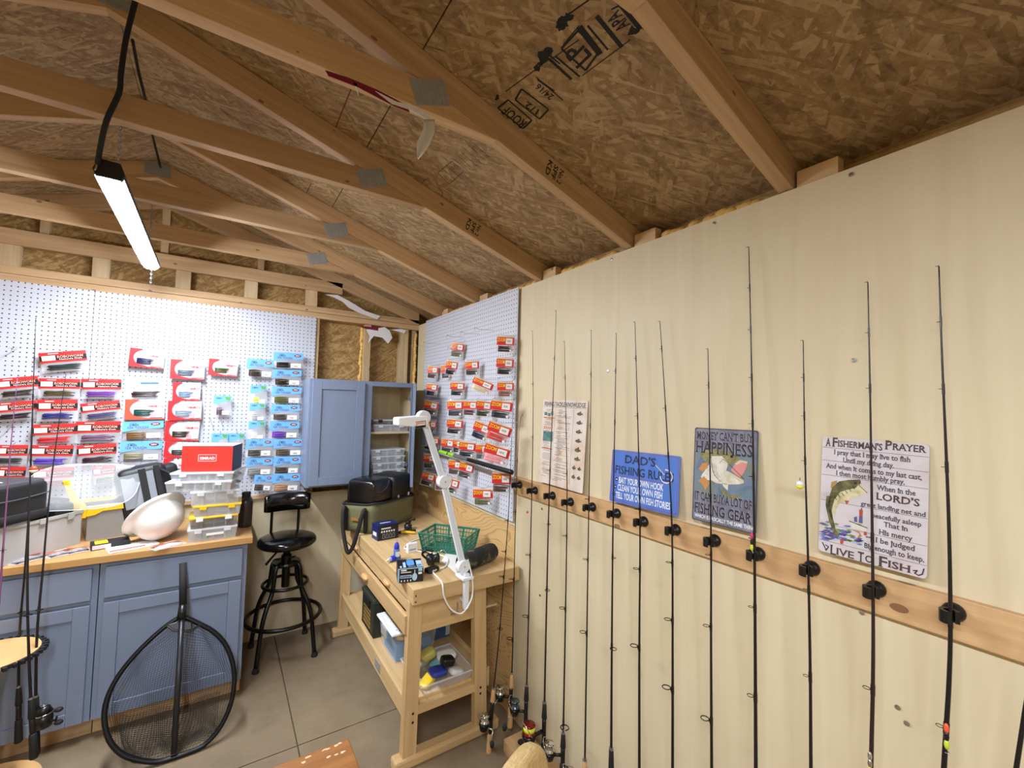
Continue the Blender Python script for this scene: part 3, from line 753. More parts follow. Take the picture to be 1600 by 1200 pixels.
# ------------------------------------------------------------------ landing net leaning on the cabinet
p0 = at(248, 1191, 'z', .0125); p1 = at(286, 880, 'y', -.665)
ax = (p1 - p0).normalized(); nn = Vector((0, -1, 0)); nn = (nn - ax * nn.dot(ax)).normalized(); sd = ax.cross(nn).normalized()
if sd.x < 0: sd = -sd
def NP(px, py): return at_plane(px, py, p0, nn)
hoop = [(285, 962), (268, 972), (245, 990), (212, 1022), (185, 1056), (168, 1090), (163, 1122), (170, 1155), (190, 1178), (218, 1188), (248, 1190), (285, 1182), (318, 1165), (345, 1135), (362, 1095), (366, 1050), (355, 1012), (335, 988), (308, 973)]
hp = smooth_path([NP(*p) for p in hoop + hoop[:1]], 3)[:-1]
for p in hp:
    if p.z < .012: p.z = .012
net = thing('landing_net', 'black landing net with big oval hoop leaning against the blue base cabinet', 'landing net', (p0.x, p0.y, 0))
MB().tube(hp, .0115, 8, closed=True).build('hoop', pbr('black_anodised', '1b1c1f', .35, .6), net, smooth=True)
h0, h1 = NP(272, 1176), NP(284, 962)
off = nn * .016
MB().tube([h0 + off, h1 + off + ax * .03], .0125, 12).build('handle', pbr('graphite_tube', '3a3b40', .35, .7), net, smooth=True)
MB().tube([h1 + off - ax * .01, h1 + off + ax * .05], [.02, .017], 12).build('collar', 'black', net, smooth=True)
MB().tube([h1 + off + ax * .05, p1 + off * .4], .0165, 12).build('grip', 'rubber', net, smooth=True)
yk = [NP(285, 968), NP(300, 972), NP(300, 984), NP(285, 986), NP(268, 985), NP(262, 976)]
MB().prism([p + nn * .012 for p in yk], -nn * .024).build('yoke', 'black', net, bevel=.004)
m = MB().tube([NP(262, 978) + nn * .008, NP(272, 985) + nn * .01, NP(298, 986) + nn * .01, NP(316, 974) + nn * .008], .006, 6); m.build('yoke_bridge', 'black', net)
ctr = sum(hp, Vector()) / len(hp)
nh = len(hp)
def hoop_r(g):
    """distance from the hoop's middle to its rim in the direction g"""
    d = sd * math.cos(g) + ax * math.sin(g); best = None
    for k in range(nh):
        p, q = hp[k] - ctr, hp[(k + 1) % nh] - ctr
        pa, pb = (p.dot(sd), p.dot(ax)), (q.dot(sd), q.dot(ax))
        ex, ey = pb[0] - pa[0], pb[1] - pa[1]; dx, dy = math.cos(g), math.sin(g)
        den = dx * ey - dy * ex
        if abs(den) < 1e-9: continue
        t_ = (pa[0] * ey - pa[1] * ex) / den; u_ = (pa[0] * dy - pa[1] * dx) / den
        if t_ > 0 and -1e-6 <= u_ <= 1 + 1e-6: best = t_
    return best or .2
RT = [hoop_r(2 * PI * k / 180) for k in range(180)]
def bag(u, v):
    a_, b_ = u * 2 - 1, v * 2 - 1
    X, Y_ = a_ * math.sqrt(1 - b_ * b_ / 2), b_ * math.sqrt(1 - a_ * a_ / 2)
    f = min(1, math.hypot(X, Y_)); g = math.atan2(Y_, X) % (2 * PI)
    p = ctr + (sd * math.cos(g) + ax * math.sin(g)) * RT[int(g / (2 * PI) * 180) % 180] * f
    sag = math.sqrt(max(0, 1 - f ** 3))
    r = p - nn * (.15 * sag) + Vector((.008 * math.sin(9 * a_ + 5 * b_), 0, -.06 * sag))
    lim = CF - .055
    if r.y > lim: r.y = lim + .004 * math.sin(14 * a_)
    r.z = max(r.z, .008 + .006 * (math.sin(11 * a_) + 1)); return r
bmsh = MB().grid(bag, 46, 56)
def fold(u, v):
    p = bag(.12 + .76 * u, .04 + .42 * v); p = p + nn * (.05 + .03 * math.sin(13 * u)) + Vector((0, 0, -.01)); p.z = max(p.z, .01 + .008 * (math.sin(17 * u) + 1)); return p
MB().grid(fold, 36, 26).build('netting_fold', pbr('net_cord', '0f0f10', .8), net).modifiers.new('mesh', 'WIREFRAME').thickness = .0017
nb = bmsh.build('netting', pbr('net_cord', '0f0f10', .8), net)
wf = nb.modifiers.new('mesh', 'WIREFRAME'); wf.thickness = .0016; wf.use_even_offset = False
for (px, a_, b_) in (((195, 1050), (193, 1100), (205, 1165)), ((215, 1060), (213, 1120), (222, 1170)), ((312, 1030), (318, 1090), (330, 1130))):
    pass

# ------------------------------------------------------------------ round rod rack in front of the cabinets
rc = Vector((-2.148, -.82, 0)); rr = .15
rk = thing('rod_rack', 'round wooden rod rack with black foam notches around its disc', 'rod rack', (rc.x, rc.y, 0))
MB().lathe([(0, .573), (rr, .573), (rr, .591), (0, .591)], rc, n=40).build('upper_disc', pbr('birch_ply', 'dcae74', .5, vary=.08, vscale=8), rk, bevel=.001)
MB().lathe([(0, .0), (rr + .03, .0), (rr + .03, .03), (0, .03)], rc, n=40).build('base_disc', pbr('birch_ply', 'dcae74', .5, vary=.08, vscale=8), rk)
MB().lathe([(.022, .03), (.022, .573)], rc, n=14).build('post', 'lum_z', rk)
for k in range(20):
    g = 2 * PI * k / 20; c = rc + Vector((math.cos(g) * (rr + .008), math.sin(g) * (rr + .008), .582)); t_ = Vector((-math.sin(g), math.cos(g), 0)); o_ = Vector((math.cos(g), math.sin(g), 0))
    mb_ = MB()
    pts = [c - t_ * .02 - o_ * .008, c - t_ * .02 + o_ * .012, c - t_ * .009 + o_ * .016, c - t_ * .009 + o_ * .002, c + t_ * .009 + o_ * .002, c + t_ * .009 + o_ * .016, c + t_ * .02 + o_ * .012, c + t_ * .02 - o_ * .008]
    mb_.prism([p - Vector((0, 0, .007)) for p in pts], (0, 0, .014)).build('foam_notch', 'rubber', rk)
# ------------------------------------------------------------------ things on the counter
CT, BT, SH = .9005, .8305, .2768
def rbox(mb, c, w, d, h, rz=0, tx=0, ty=0, n=None):
    """box w x d x h standing on the point c, turned by rz"""
    R = Matrix.Translation(Vector(c)) @ Matrix.Rotation(rz, 4, 'Z') @ Matrix.Rotation(tx, 4, 'X') @ Matrix.Rotation(ty, 4, 'Y')
    p = [(-w / 2, -d / 2, 0), (w / 2, -d / 2, 0), (w / 2, d / 2, 0), (-w / 2, d / 2, 0)]
    return mb.hexa([R @ Vector(q) for q in p] + [R @ Vector((q[0], q[1], h)) for q in p])
def lbox(a, b): return MB().box(a, b)
LURE = [pbr('lure_%d' % i, c, .4) for i, c in enumerate(('c9482f', '6e8f3a', '3a5f9a', 'd8cfae', '3a2f2a', 'c78fb0', 'e0a030', '7a6a58'))]
def tackle_box(label, c, w, d, h, rz, cols=4, body='clearbox', lid='cloudy', latch='cloudy', fill=.5, seed=1, group=None, rows=2, lidh=.010):
    t = thing('tackle_box', label, 'tackle box', c, rz, group)
    k = h - lidh
    m = MB().hexa([(-w / 2 + .006, -d / 2 + .006, 0), (w / 2 - .006, -d / 2 + .006, 0), (w / 2 - .006, d / 2 - .006, 0), (-w / 2 + .006, d / 2 - .006, 0),
                   (-w / 2, -d / 2, k), (w / 2, -d / 2, k), (w / 2, d / 2, k), (-w / 2, d / 2, k)])
    m.f = m.f[:1] + m.f[2:]
    m.build('tray', body, t, local=True)
    m = MB().box((-w / 2 - .003, -d / 2 - .003, k), (w / 2 + .003, d / 2 + .003, h)); m.build('lid', lid, t, local=True, bevel=.002)
    for i in range(1, cols):
        x = -w / 2 + w * i / cols; lbox((x - .0018, -d / 2 + .0075, .003), (x + .0018, d / 2 - .008, k - .002)).build('divider', 'cloudy', t, local=True)
    lbox((-w / 2 + .01, -.001, .003), (w / 2 - .01, .001, k - .003)).build('divider', 'cloudy', t, local=True)
    for x in (-w * .3, w * .3):
        lbox((x - .016, -d / 2 - .008, k - .012), (x + .016, -d / 2 - .003, h - .001)).build('latch', latch, t, local=True, bevel=.001)
    rnd = random.Random(seed); byc = {}
    for i in range(cols):
        for j in range(rows):
            if rnd.random() > fill: continue
            mt = rnd.choice(LURE)
            for q in range(3):
                x = -w / 2 + w * (i + .5) / cols + rnd.uniform(-.3, .3) * w / cols; y = (-.25 + .5 * j) * d + rnd.uniform(-.15, .1) * d
                byc.setdefault(mt.name, (mt, MB()))[1].ball((x, y, .004 + k * .25), .25 * min(k, w / cols * .8), 6, 4, (1.3, .6, .8))
    for mt, mb in byc.values():
        tag(mb.build('lures', mt, t, smooth=True, local=True), kind='stuff')
    return t
SY = -.625
zz = lambda py, px=291: at(px, py, 'y', SY).z
xx = lambda px, py=800: at(px, py, 'y', SY).x
xa, xb = xx(292, 845), xx(369, 835); sw = xb - xa; cx = (xa + xb) / 2
z1 = zz(829); z2 = zz(811); z3 = zz(797, 300); z4 = zz(792, 300); z5 = zz(770, 292); z6 = zz(755, 270); z7 = zz(741, 275)
dpt = .17
base = CT
tb = tackle_box('deep clear tackle box at the bottom of the counter stack', (cx, SY + dpt / 2, base), sw, dpt, z1 - base, .02, fill=.2, seed=2)
lbox((-.03, -dpt / 2 - .0025, .03), (.05, -dpt / 2 - .001, .042)).build('label_strip', 'whitep', tb, local=True)
t = tackle_box('smoky tackle box with yellow lid rim and white latch, second in the counter stack', (cx + .002, SY + dpt / 2, z1 + .001), sw * .98, dpt, z2 - z1, .03, body='smoke', lid='yellow', latch='white', fill=.2, seed=3)
t = tackle_box('thin clear tackle box with yellow rim below the white topped one in the counter stack', (cx + .02, SY + dpt / 2, z2 + .001), sw * .98, dpt, z4 - z2 - .001, -.03, body='clearbox', lid='yellow', latch='yellow', fill=.2, seed=4)
t = tackle_box('frosted tackle box with flat lid, under the two wide boxes', (cx + .004, SY + dpt / 2, z4 + .001), sw * 1.0, dpt, z5 - z4 - .001, 0, fill=.35, seed=5)
wx0, wx1 = xx(268, 760), xx(374, 756)
t = tackle_box('wide clear tackle box, lower of the two under the red carton', ((wx0 + wx1) / 2, SY + .135, z5 + .001), wx1 - wx0, .27, z6 - z5 - .001, -.26, cols=7, fill=.7, seed=6)
t = tackle_box('wide clear tackle box directly under the red carton', ((wx0 + wx1) / 2 + .015, SY + .145, z6 + .001), (wx1 - wx0) * .97, .27, z7 - z6 - .001, -.28, cols=7, fill=.8, seed=7)
# red carton
rx0, rx1 = at(279, 741, 'y', SY + .02).x, at(364, 738, 'y', SY + .02).x; rw_ = rx1 - rx0; rh = zz(699, 285) - z7
rd = thing('carton', 'red and dark blue SIMRAD carton lying on the stacked tackle boxes', 'box', ((rx0 + rx1) / 2, SY + .03, z7 + .001), -.30)
lbox((-rw_ / 2, .0, 0), (rw_ / 2, .17, rh)).build('box_body', pbr('carton_navy', '2b3350', .45), rd, local=True, bevel=.002)
rect(MB(), -rw_ / 2 + .001, rw_ / 2 - .001, .001, rh - .001, -.0008).build('red_front', pbr('carton_red', 'e0342c', .4), rd, local=True)
MB().add([(-rw_ / 2 + .002, .002, rh + .0006), (rw_ / 2 - .002, .002, rh + .0006), (rw_ / 2 - .002, .168, rh + .0006), (-rw_ / 2 + .002, .168, rh + .0006)], [(0, 1, 2, 3)]).build('top_flap', pbr('carton_top', 'd9d2cf', .5), rd, local=True)
m = lettering(MB(), 'SIMRAD', -.036, .036, rh * .47, rh * .47 + .015, -.0014)
outline(m, [(-.043, rh * .41), (.043, rh * .41), (.043, rh * .66), (-.043, rh * .66)], .0018, -.0014)
m.build('lettering', 'white', rd, local=True)
# white full-brim hard hat on its side
hc = at(242, 804, 'y', -.46); hax = Vector((.54, -.60, -.58)).normalized()
hat = thing('hard_hat', 'white full-brim hard hat tipped on its side on the counter', 'hard hat', hc)
prof = [(.150, -.004), (.152, 0), (.135, .008), (.118, .012), (.116, .04), (.108, .075), (.09, .105), (.06, .126), (.03, .134), (0, .136)]
m = MB().lathe(prof, hc, hax, 32); m.build('shell', pbr('hat_white', 'eeece8', .3), hat, smooth=True)
ux = hax.cross(Vector((0, 0, 1))).normalized(); uy = ux.cross(hax)
MB().tube([hc + hax * (.03 + .1 * math.sin(a) * .95) + uy * math.cos(a) * .117 for a in [PI * k / 10 for k in range(11)]], .006, 6, flat=.6).build('crown_ridge', pbr('hat_white', 'eeece8', .3), hat, smooth=True)
MB().ball(hc + hax * .03 - ux * .117, .007, 8, 6).build('side_clip', 'white', hat)
# grey tub and the black cases on it
g0, g1 = at(-6, 888, 'z', CT), at(125, 849, 'z', CT)
e = (g1 - g0).normalized(); pf = Vector((-e.y, e.x, 0)); gl = .46; gd = .24
gc = g1 - e * gl / 2 + pf * gd / 2; grz = math.atan2(e.y, e.x); gh = at(122, 797, 'z', CT).z; gh = at_plane(122, 799, g1, pf).z - CT
tub = thing('grey_tub', 'plain grey plastic tackle tub on the counter under the black cases', 'tub', (gc.x, gc.y, CT), grz)
W_, D_ = gl / 2, gd / 2
m = MB()
for (a_, b_) in (((-W_, -D_), (W_, -D_ + .006)), ((-W_, D_ - .006), (W_, D_)), ((-W_, -D_ + .0062), (-W_ + .006, D_ - .0062)), ((W_ - .006, -D_ + .0062), (W_, D_ - .0062))):
    m.box((a_[0], a_[1], 0), (b_[0], b_[1], gh))
m.box((-W_ + .0062, -D_ + .0062, 0), (W_ - .0062, D_ - .0062, .006)).build('tub_body', 'grey', tub, local=True, bevel=.001)
lbox((-W_ - .004, -D_ - .006, gh - .012), (W_ + .004, -D_ - .0002, gh + .004)).build('rim', 'grey', tub, local=True, bevel=.001)
lbox((W_ - .075, -D_ - .011, gh - .03), (W_ - .045, -D_ - .0062, gh + .004)).build('latch', 'grey', tub, local=True, bevel=.001)
lbox((W_ - .20, -D_ - .011, gh - .022), (W_ - .17, -D_ - .0062, gh + .004)).build('latch', 'grey', tub, local=True, bevel=.001)
def soft_box(mb, w, d, h, r=.25, bulge=.0, n=4, z0=0):
    """cushiony case: a rounded box on the local origin"""
    def S(t, p): return math.copysign(abs(t) ** p, t)
    vs = []; nu, nv = 24, 12
    for j in range(nv + 1):
        b = -PI / 2 + PI * j / nv
        for i in range(nu):
            a = 2 * PI * i / nu
            vs.append((w / 2 * S(math.cos(b), r) * S(math.cos(a), r), d / 2 * S(math.cos(b), r) * S(math.sin(a), r), z0 + h / 2 + h / 2 * S(math.sin(b), r)))
    return mb.add(vs, [(j * nu + i, j * nu + (i + 1) % nu, (j + 1) * nu + (i + 1) % nu, (j + 1) * nu + i) for j in range(nv) for i in range(nu)])
bc = g1 - e * .335 + pf * .10; bz = CT + gh + .005
cs = thing('soft_case', 'large black zip case lying on the grey tub', 'case', (bc.x, bc.y, bz), grz + .1)
soft_box(MB(), .34, .24, .19, .22).build('case_body', pbr('black_nylon', '151516', .5, vary=.2, vscale=20), cs, smooth=True, local=True)
soft_box(MB(), .375, .25, .05, .3, z0=.005).build('front_roll', 'rubber', cs, smooth=True, local=True)
soft_box(MB(), .325, .225, .05, .25, z0=.148).build('lid_panel', pbr('grey_nylon', '3b3d40', .5), cs, smooth=True, local=True)
MB().tube(smooth_path([Vector((-.165, -.12, .125)), Vector((0, -.126, .118)), Vector((.155, -.12, .128))]), .003, 6).build('zipper', 'greyd', cs, local=True)
MB().add([(-.12, -.06, .1987), (.0, -.07, .1987), (.02, .0, .1987), (-.10, .01, .1987)], [(0, 1, 2, 3)]).build('paper_tag', 'whitep', cs, local=True)
pc = g1 - e * .065 + pf * .10
pch = thing('pouch', 'small black pouch between the zip case and the yellow-rimmed box', 'pouch', (pc.x, pc.y, bz - .05), grz)
soft_box(MB(), .10, .17, .10, .4).build('pouch_body', pbr('black_nylon', '151516', .5, vary=.2, vscale=20), pch, smooth=True, local=True)
soft_box(MB(), .095, .11, .03, .4, z0=.085).build('flap', 'blackm', pch, smooth=True, local=True)
# yellow-rimmed box
y0, y1 = at(134, 846, 'z', CT), at(211, 834, 'z', CT)
e2 = (y1 - y0).normalized(); pf2 = Vector((-e2.y, e2.x, 0)); yl = (y1 - y0).length; yd = .26; yh = at_plane(211, 784, y1, pf2).z - CT
yc = y0 + e2 * yl / 2 + pf2 * yd / 2
yb = thing('waterproof_box', 'grey tackle box with a yellow gasket rim, open, between black cases', 'box', (yc.x, yc.y, CT), math.atan2(e2.y, e2.x))
W_, D_ = yl / 2, yd / 2
m = MB()
for (a_, b_) in (((-W_, -D_), (W_, -D_ + .005)), ((-W_, D_ - .005), (W_, D_)), ((-W_, -D_ + .0052), (-W_ + .005, D_ - .0052)), ((W_ - .005, -D_ + .0052), (W_, D_ - .0052))): m.box((a_[0], a_[1], 0), (b_[0], b_[1], yh - .02))
m.box((-W_ + .0052, -D_ + .0052, 0), (W_ - .0052, D_ - .0052, .005)).build('box_body', pbr('smoke_grey', '8f8d89', .3), yb, local=True)
pts = [(-W_ - .006, yh), (W_ + .006, yh), (W_ + .006, yh - .045), (W_ - .03, yh - .05), (W_ - .05, yh - .028), (-W_ + .06, yh - .028), (-W_ + .03, yh - .045), (-W_ - .006, yh - .05)]
MB().prism([(p[0], -D_ - .012, p[1]) for p in pts], (0, .0115, 0)).build('yellow_rim', 'yellow', yb, local=True, bevel=.002)
MB().box((-W_ - .034, -D_ - .012, yh - .055), (-W_ - .0065, D_, yh)).box((-W_ - .0003, D_ + .0005, yh - .03), (W_, D_ + .01, yh)).box((W_ + .0005, -D_, yh - .03), (W_ + .01, D_, yh)).build('yellow_rim', 'yellow', yb, local=True, bevel=.002)
MB().box((-W_ - .006, -D_ - .0105, yh + .0003), (W_ + .006, -D_ + .004, yh + .004)).build('gasket', 'whitep', yb, local=True)
yp = y0.y - .012
MB().prism([at(px, py, 'y', yp) for px, py in ((97, 752), (107, 752), (129, 802), (125, 818), (121, 817), (106, 774))], (0, .03, 0)).build('side_flap', 'yellow', yb, bevel=.002, label='yellow side flap standing open')
lbox((-W_ + .01, -D_ + .01, .03), (W_ - .01, D_ - .01, .034)).build('inner_tray', 'smoke', yb, local=True)
lc = at(131, 760, 'y', -.31)
ld = thing('domed_cover', 'big domed clear plastic cover resting on the yellow-rimmed box', 'lid', lc)
def dome(rx, ry, h):
    m = MB(); vs = []; n_ = 32; S = lambda t: math.copysign(abs(t) ** .62, t)
    for (k, z) in ((1.0, 0), (1.0, .006), (.93, .008), (.88, .03), (.8, h * .85), (.7, h), (.4, h + .004), (.001, h + .004)):
        for i in range(n_): a = 2 * PI * i / n_; vs.append((rx * k * S(math.cos(a)), ry * k * S(math.sin(a)), z))
    return m.add(vs, [(j * n_ + i, j * n_ + (i + 1) % n_, (j + 1) * n_ + (i + 1) % n_, (j + 1) * n_ + i) for j in range(7) for i in range(n_)])
m = dome(.23, .17, .03); R_ = Matrix.Rotation(-.05, 4, 'Z') @ Matrix.Rotation(.62, 4, 'X') @ Matrix.Rotation(.04, 4, 'Y'); m.v = [R_ @ v for v in m.v]
m.build('dome', pbr('hazy_plastic', 'dcdee0', .2, alpha=.28), ld, smooth=True, local=True)
m = MB().tube([R_ @ Vector((.23 * math.copysign(abs(math.cos(a)) ** .62, math.cos(a)), .17 * math.copysign(abs(math.sin(a)) ** .62, math.sin(a)), .003)) for a in [2 * PI * k / 32 for k in range(32)]], .0025, 6, closed=True)
m.build('rim', 'cloudy', ld, smooth=True, local=True)
# camera bag
kc = at(241, 765, 'y', -.21)
kb = thing('camera_bag', 'grey and black camera bag leaning behind the hard hat', 'bag', (kc.x, kc.y, CT))
R_ = Matrix.Translation((0, 0, .0)) @ Matrix.Rotation(-.2, 4, 'Y') @ Matrix.Rotation(.25, 4, 'Z')
def put(m, name, mat, par, smooth=True, R=None):
    if R is not None: m.v = [R @ v for v in m.v]
    return m.build(name, mat, par, smooth=smooth, local=True)
kh = at(236, 728, 'y', -.30).z - CT
put(soft_box(MB(), .235, .17, kh, .28), 'bag_body', pbr('black_nylon', '151516', .5, vary=.2, vscale=20), kb, R=R_)
put(MB().grid(lambda u, v: Vector((-.10 + .145 * u, -.088 - .006 * math.sin(PI * u), kh * .42 + kh * .5 * v)), 6, 5), 'grey_panel', pbr('grey_shell', '8d9298', .35), kb, R=R_)
put(MB().box((-.02, -.102, kh * .36), (.012, -.09, kh * .97)), 'strap', 'strap', kb, False, R_)
put(MB().box((.05, -.102, kh * .36), (.075, -.088, kh * .98)), 'strap', 'strap', kb, False, R_)
put(MB().tube(smooth_path([Vector((.08, -.09, kh * .9)), Vector((.115, -.13, kh * .8)), Vector((.12, -.13, kh * .55)), Vector((.085, -.10, kh * .45))]), .007, 6), 'handle_loop', 'rubber', kb, R=R_)
put(soft_box(MB(), .1, .12, .10, .45, z0=kh * .65).__class__ and soft_box(MB(), .10, .12, .11, .45, z0=kh * .72), 'side_pouch', 'blackm', kb, R=Matrix.Translation((.12, .02, 0)) @ R_)
# flat things along the counter edge
bk = thing('boxed_reel_case', 'flat black box with pink end label under the yellow-rimmed box', 'box', at(172, 853, 'z', CT), .22)
lbox((-.075, -.045, 0), (.075, .045, .028)).build('box_body', pbr('navy_box', '14161f', .5), bk, local=True, bevel=.001)
rect(MB(), -.07, .0, .004, .024, -.0456).build('pink_label', pbr('pink_label', 'efc9cf', .6), bk, local=True)
lbox((-.06, -.035, .0281), (-.01, .03, .0283)).build('yellow_sticker', 'yelink', bk, local=True)
ppr = thing('magazine', 'white and red magazine lying flat beneath the black box', 'magazine', at(205, 851, 'z', CT) + Vector((0, .0, .0)), .30)
ppr.location.y -= .02
for i in range(3): rbox(MB(), (.0 + .004 * i, -.03 + .003 * i, .0005 + .0014 * i), .19, .11, .0012, .05 * i).build('page', 'whitep', ppr, local=True)
MB().box((-.09, -.07, .0046), (.05, -.05, .0048)).build('red_print', 'red', ppr, local=True)
def flat_pack(label, p, rz, w, h, baitcol, red=True):
    t = thing('lure_pack', label, 'lure pack', p, rz, 'loose lure packs on the counter')
    def b(u, v):
        q = math.sin(PI * u) * math.sin(PI * v); return Vector(((u - .5) * w, (v - .5) * h, .002 + .012 * q + .002 * math.sin(17 * u + 9 * v) * q))
    m = MB().grid(b, 8, 6); m.build('bag', 'bagclear', t, local=True, smooth=True)
    MB().add([(-w / 2 * .9, 0, .0155), (w / 2 * .9, 0, .0155), (w / 2 * .9, h * .42, .009), (-w / 2 * .9, h * .42, .009)], [(0, 1, 2, 3)]).build('red_card', 'red', t, local=True)
    MB().add([(-.01, .008, .0163), (w * .3, .008, .0163), (w * .3, h * .3, .0125), (-.01, h * .3, .0125)], [(0, 1, 2, 3)]).build('price_label', 'whitep', t, local=True)
    mb = MB()
    for k in range(5): mb.tube([(-w * .38, -h * .38 + k * .008, .004), (0, -h * .36 + k * .009, .007), (w * .36, -h * .38 + k * .007, .004)], .003, 5)
    tag(mb.build('soft_baits', pbr('bait_' + baitcol, baitcol, .35), t, local=True, smooth=True), kind='stuff')
    return t
flat_pack('red lure pack lying at the counter edge in front of the grey tub', at(38, 875, 'z', CT), .75, .14, .12, '2a221e')
flat_pack('red lure pack lying between the grey tub and the black box', at(92, 866, 'z', CT), .55, .11, .10, '3b2c20')
flat_pack('red lure pack with big white label on the counter before the black box', at(120, 861, 'z', CT), .45, .10, .09, '241d24')
flat_pack('crumpled red and white lure pack between hard hat and tackle box stack', at(262, 853, 'z', CT), .5, .15, .09, 'd8cfc0')
fls = thing('thermos', 'dark bottle standing behind the counter tackle box stack', 'bottle', at(383, 826, 'z', CT) + Vector((0, .06, 0)))
MB().lathe([(0, 0), (.036, 0), (.038, .01), (.038, .15), (.03, .175), (.0, .176)], n=18).build('flask', pbr('dark_bottle', '2c2320', .3), fls, smooth=True, local=True)
MB().lathe([(.024, .176), (.024, .21), (0, .212)], n=14).build('cap', 'blackm', fls, local=True)

# ------------------------------------------------------------------ in the wall cabinet
tackle_box('clear tackle box with dark latches, top one on the cabinet shelf', (-.31, -.185, 1.4632 + .054), .25, .17, .036, 0, latch='blackm', fill=.8, seed=11, group='boxes in the wall cabinet', body='smoke')
tackle_box('clear tackle box on the cabinet shelf under the one with dark latches', (-.30, -.185, 1.4632), .27, .18, .053, 0, fill=.8, seed=12, group='boxes in the wall cabinet')
zc = 1.1262
for i, (h_, nm, sd_) in enumerate(((.05, 'bottom', 13), (.05, 'second from bottom', 14), (.05, 'third', 15), (.052, 'top', 16))):
    tackle_box('frosted tackle box, %s of the pile of four low in the wall cabinet' % nm, (-.305 - .006 * i, -.20, zc), .24 + .008 * i, .17, h_, .02 * (i % 2), cols=4, fill=.35, seed=sd_, group='boxes in the wall cabinet'); zc += h_ + .0008

# ------------------------------------------------------------------ on the workbench
c0, cl, cr = at(583, 836, 'z', BT), at(523, 832, 'z', BT), at(638, 813, 'z', BT)
e = (cr - c0).normalized(); pf = Vector((-e.y, e.x, 0)); tl = .49; tw = .285
tc = c0 + e * tl / 2 + pf * tw / 2; trz = math.atan2(e.y, e.x); th_ = at_plane(583, 792, c0, pf).z - BT
tt = thing('canvas_tote', 'olive canvas tote bag with black trim and handles on the workbench end', 'bag', (tc.x, tc.y, BT), trz)
def wall_ring(w, d, h, n_=48, sagx=.012):
    m = MB(); vs = []
    S = lambda t: math.copysign(abs(t) ** .3, t)
    for j in range(5):
        for i in range(n_):
            a = 2 * PI * i / n_; k = 1 + .012 * math.sin(3 * a + j) * (j / 4)
            vs.append((w / 2 * S(math.cos(a)) * k, d / 2 * S(math.sin(a)) * k, h * j / 4 + (.012 * math.sin(2 * a) if j == 4 else 0)))
    return m.add(vs, [(j * n_ + i, j * n_ + (i + 1) % n_, (j + 1) * n_ + (i + 1) % n_, (j + 1) * n_ + i) for j in range(4) for i in range(n_)])
tb = wall_ring(tl, tw, th_).build('tote_body', 'olive', tt, smooth=True, local=True)
so = tb.modifiers.new('thick', 'SOLIDIFY'); so.thickness = .006
lbox((-tl / 2 + .02, -tw / 2 + .02, .002), (tl / 2 - .02, tw / 2 - .02, .01)).build('tote_floor', 'olive', tt, local=True)
S = lambda t: math.copysign(abs(t) ** .3, t)
MB().tube([(tl / 2 * S(math.cos(a)) * 1.004, tw / 2 * S(math.sin(a)) * 1.004, th_ + .012 * math.sin(2 * a)) for a in [2 * PI * k / 48 for k in range(48)]], .007, 6, closed=True).build('trim', 'strap', tt, smooth=True, local=True)
def band(pts, w, side):
    m = MB(); sd_ = Vector(side) * w / 2; P = [Vector(p) for p in pts]
    for i in range(len(P) - 1): m.add([P[i] - sd_, P[i] + sd_, P[i + 1] + sd_, P[i + 1] - sd_], [(0, 1, 2, 3)])
    return m
xe = -tl / 2 - .008
for (ya, yb_, zl) in ((-.085, .075, -.115),):
    pts = smooth_path([Vector((xe, ya, .01)), Vector((xe - .004, ya, th_ * .75)), Vector((xe - .02, ya, th_ * .86)), Vector((xe - .035, ya + .006, th_ * .6)), Vector((xe - .045, ya + .02, .03)), Vector((xe - .05, ya + .05, -.07)), Vector((xe - .05, 0, zl)), Vector((xe - .05, yb_ - .05, -.07)), Vector((xe - .045, yb_ - .02, .03)), Vector((xe - .035, yb_ - .006, th_ * .6)), Vector((xe - .02, yb_, th_ * .86)), Vector((xe - .004, yb_, th_ * .75)), Vector((xe, yb_, .01))], 4)
    MB().tube(pts, .0125, 8, flat=1).build('end_handle', 'strap', tt, smooth=True, local=True)
lbox((xe - .004, -.03, th_ * .42), (xe + .001, .03, th_ * .52)).build('leather_patch', pbr('tan_leather', '9a6a30', .6), tt, local=True)
inz = at_plane(583, 757, c0, pf).z - BT
topz = inz + .01; print('tote', inz + BT)
i1 = thing('cooler_bag', 'shiny black insulated bag standing in the tote, white zip tag, open side of bench', 'bag', tt.matrix_world @ Vector((-.115, 0, .012)), trz)
soft_box(MB(), .21, tw - .05, topz - .012, .26).build('bag_body', pbr('black_vinyl_bag', '0c0c0e', .22, vary=.3, vscale=18, bump=.4), i1, smooth=True, local=True)
MB().box((-.098, -.118, .115), (-.086, -.112, .165)).box((-.092, -.1185, .125), (-.0895, -.1185, .155)).build('white_tag', 'white', i1, local=True)
MB().tube(smooth_path([Vector((-.1, -.08, topz - .03)), Vector((-.06, -.115, topz - .09)), Vector((.02, -.118, topz - .075)), Vector((.06, -.11, topz - .03))]), .003, 6).build('seam', 'greyd', i1, smooth=True, local=True)
i2 = thing('cooler_bag', 'matt black insulated bag standing in the tote, nearer the corner', 'bag', tt.matrix_world @ Vector((.095, -.012, .012)), trz)
soft_box(MB(), .225, tw - .05, topz - .008, .24).build('bag_body', pbr('black_nylon_bag', '121110', .5, vary=.2, vscale=18, bump=.3), i2, smooth=True, local=True)
for x, w_ in ((-.06, .006), (.062, .008)): MB().box((x - w_, -.1195, .145), (x + w_, -.1125, .19)).build('white_tag', 'white', i2, local=True)
soft_box(MB(), .05, .02, .085, .5, z0=.155).build('mesh_pocket', 'greyd', i2, smooth=True, local=True).location = (.062, -.106, 0)
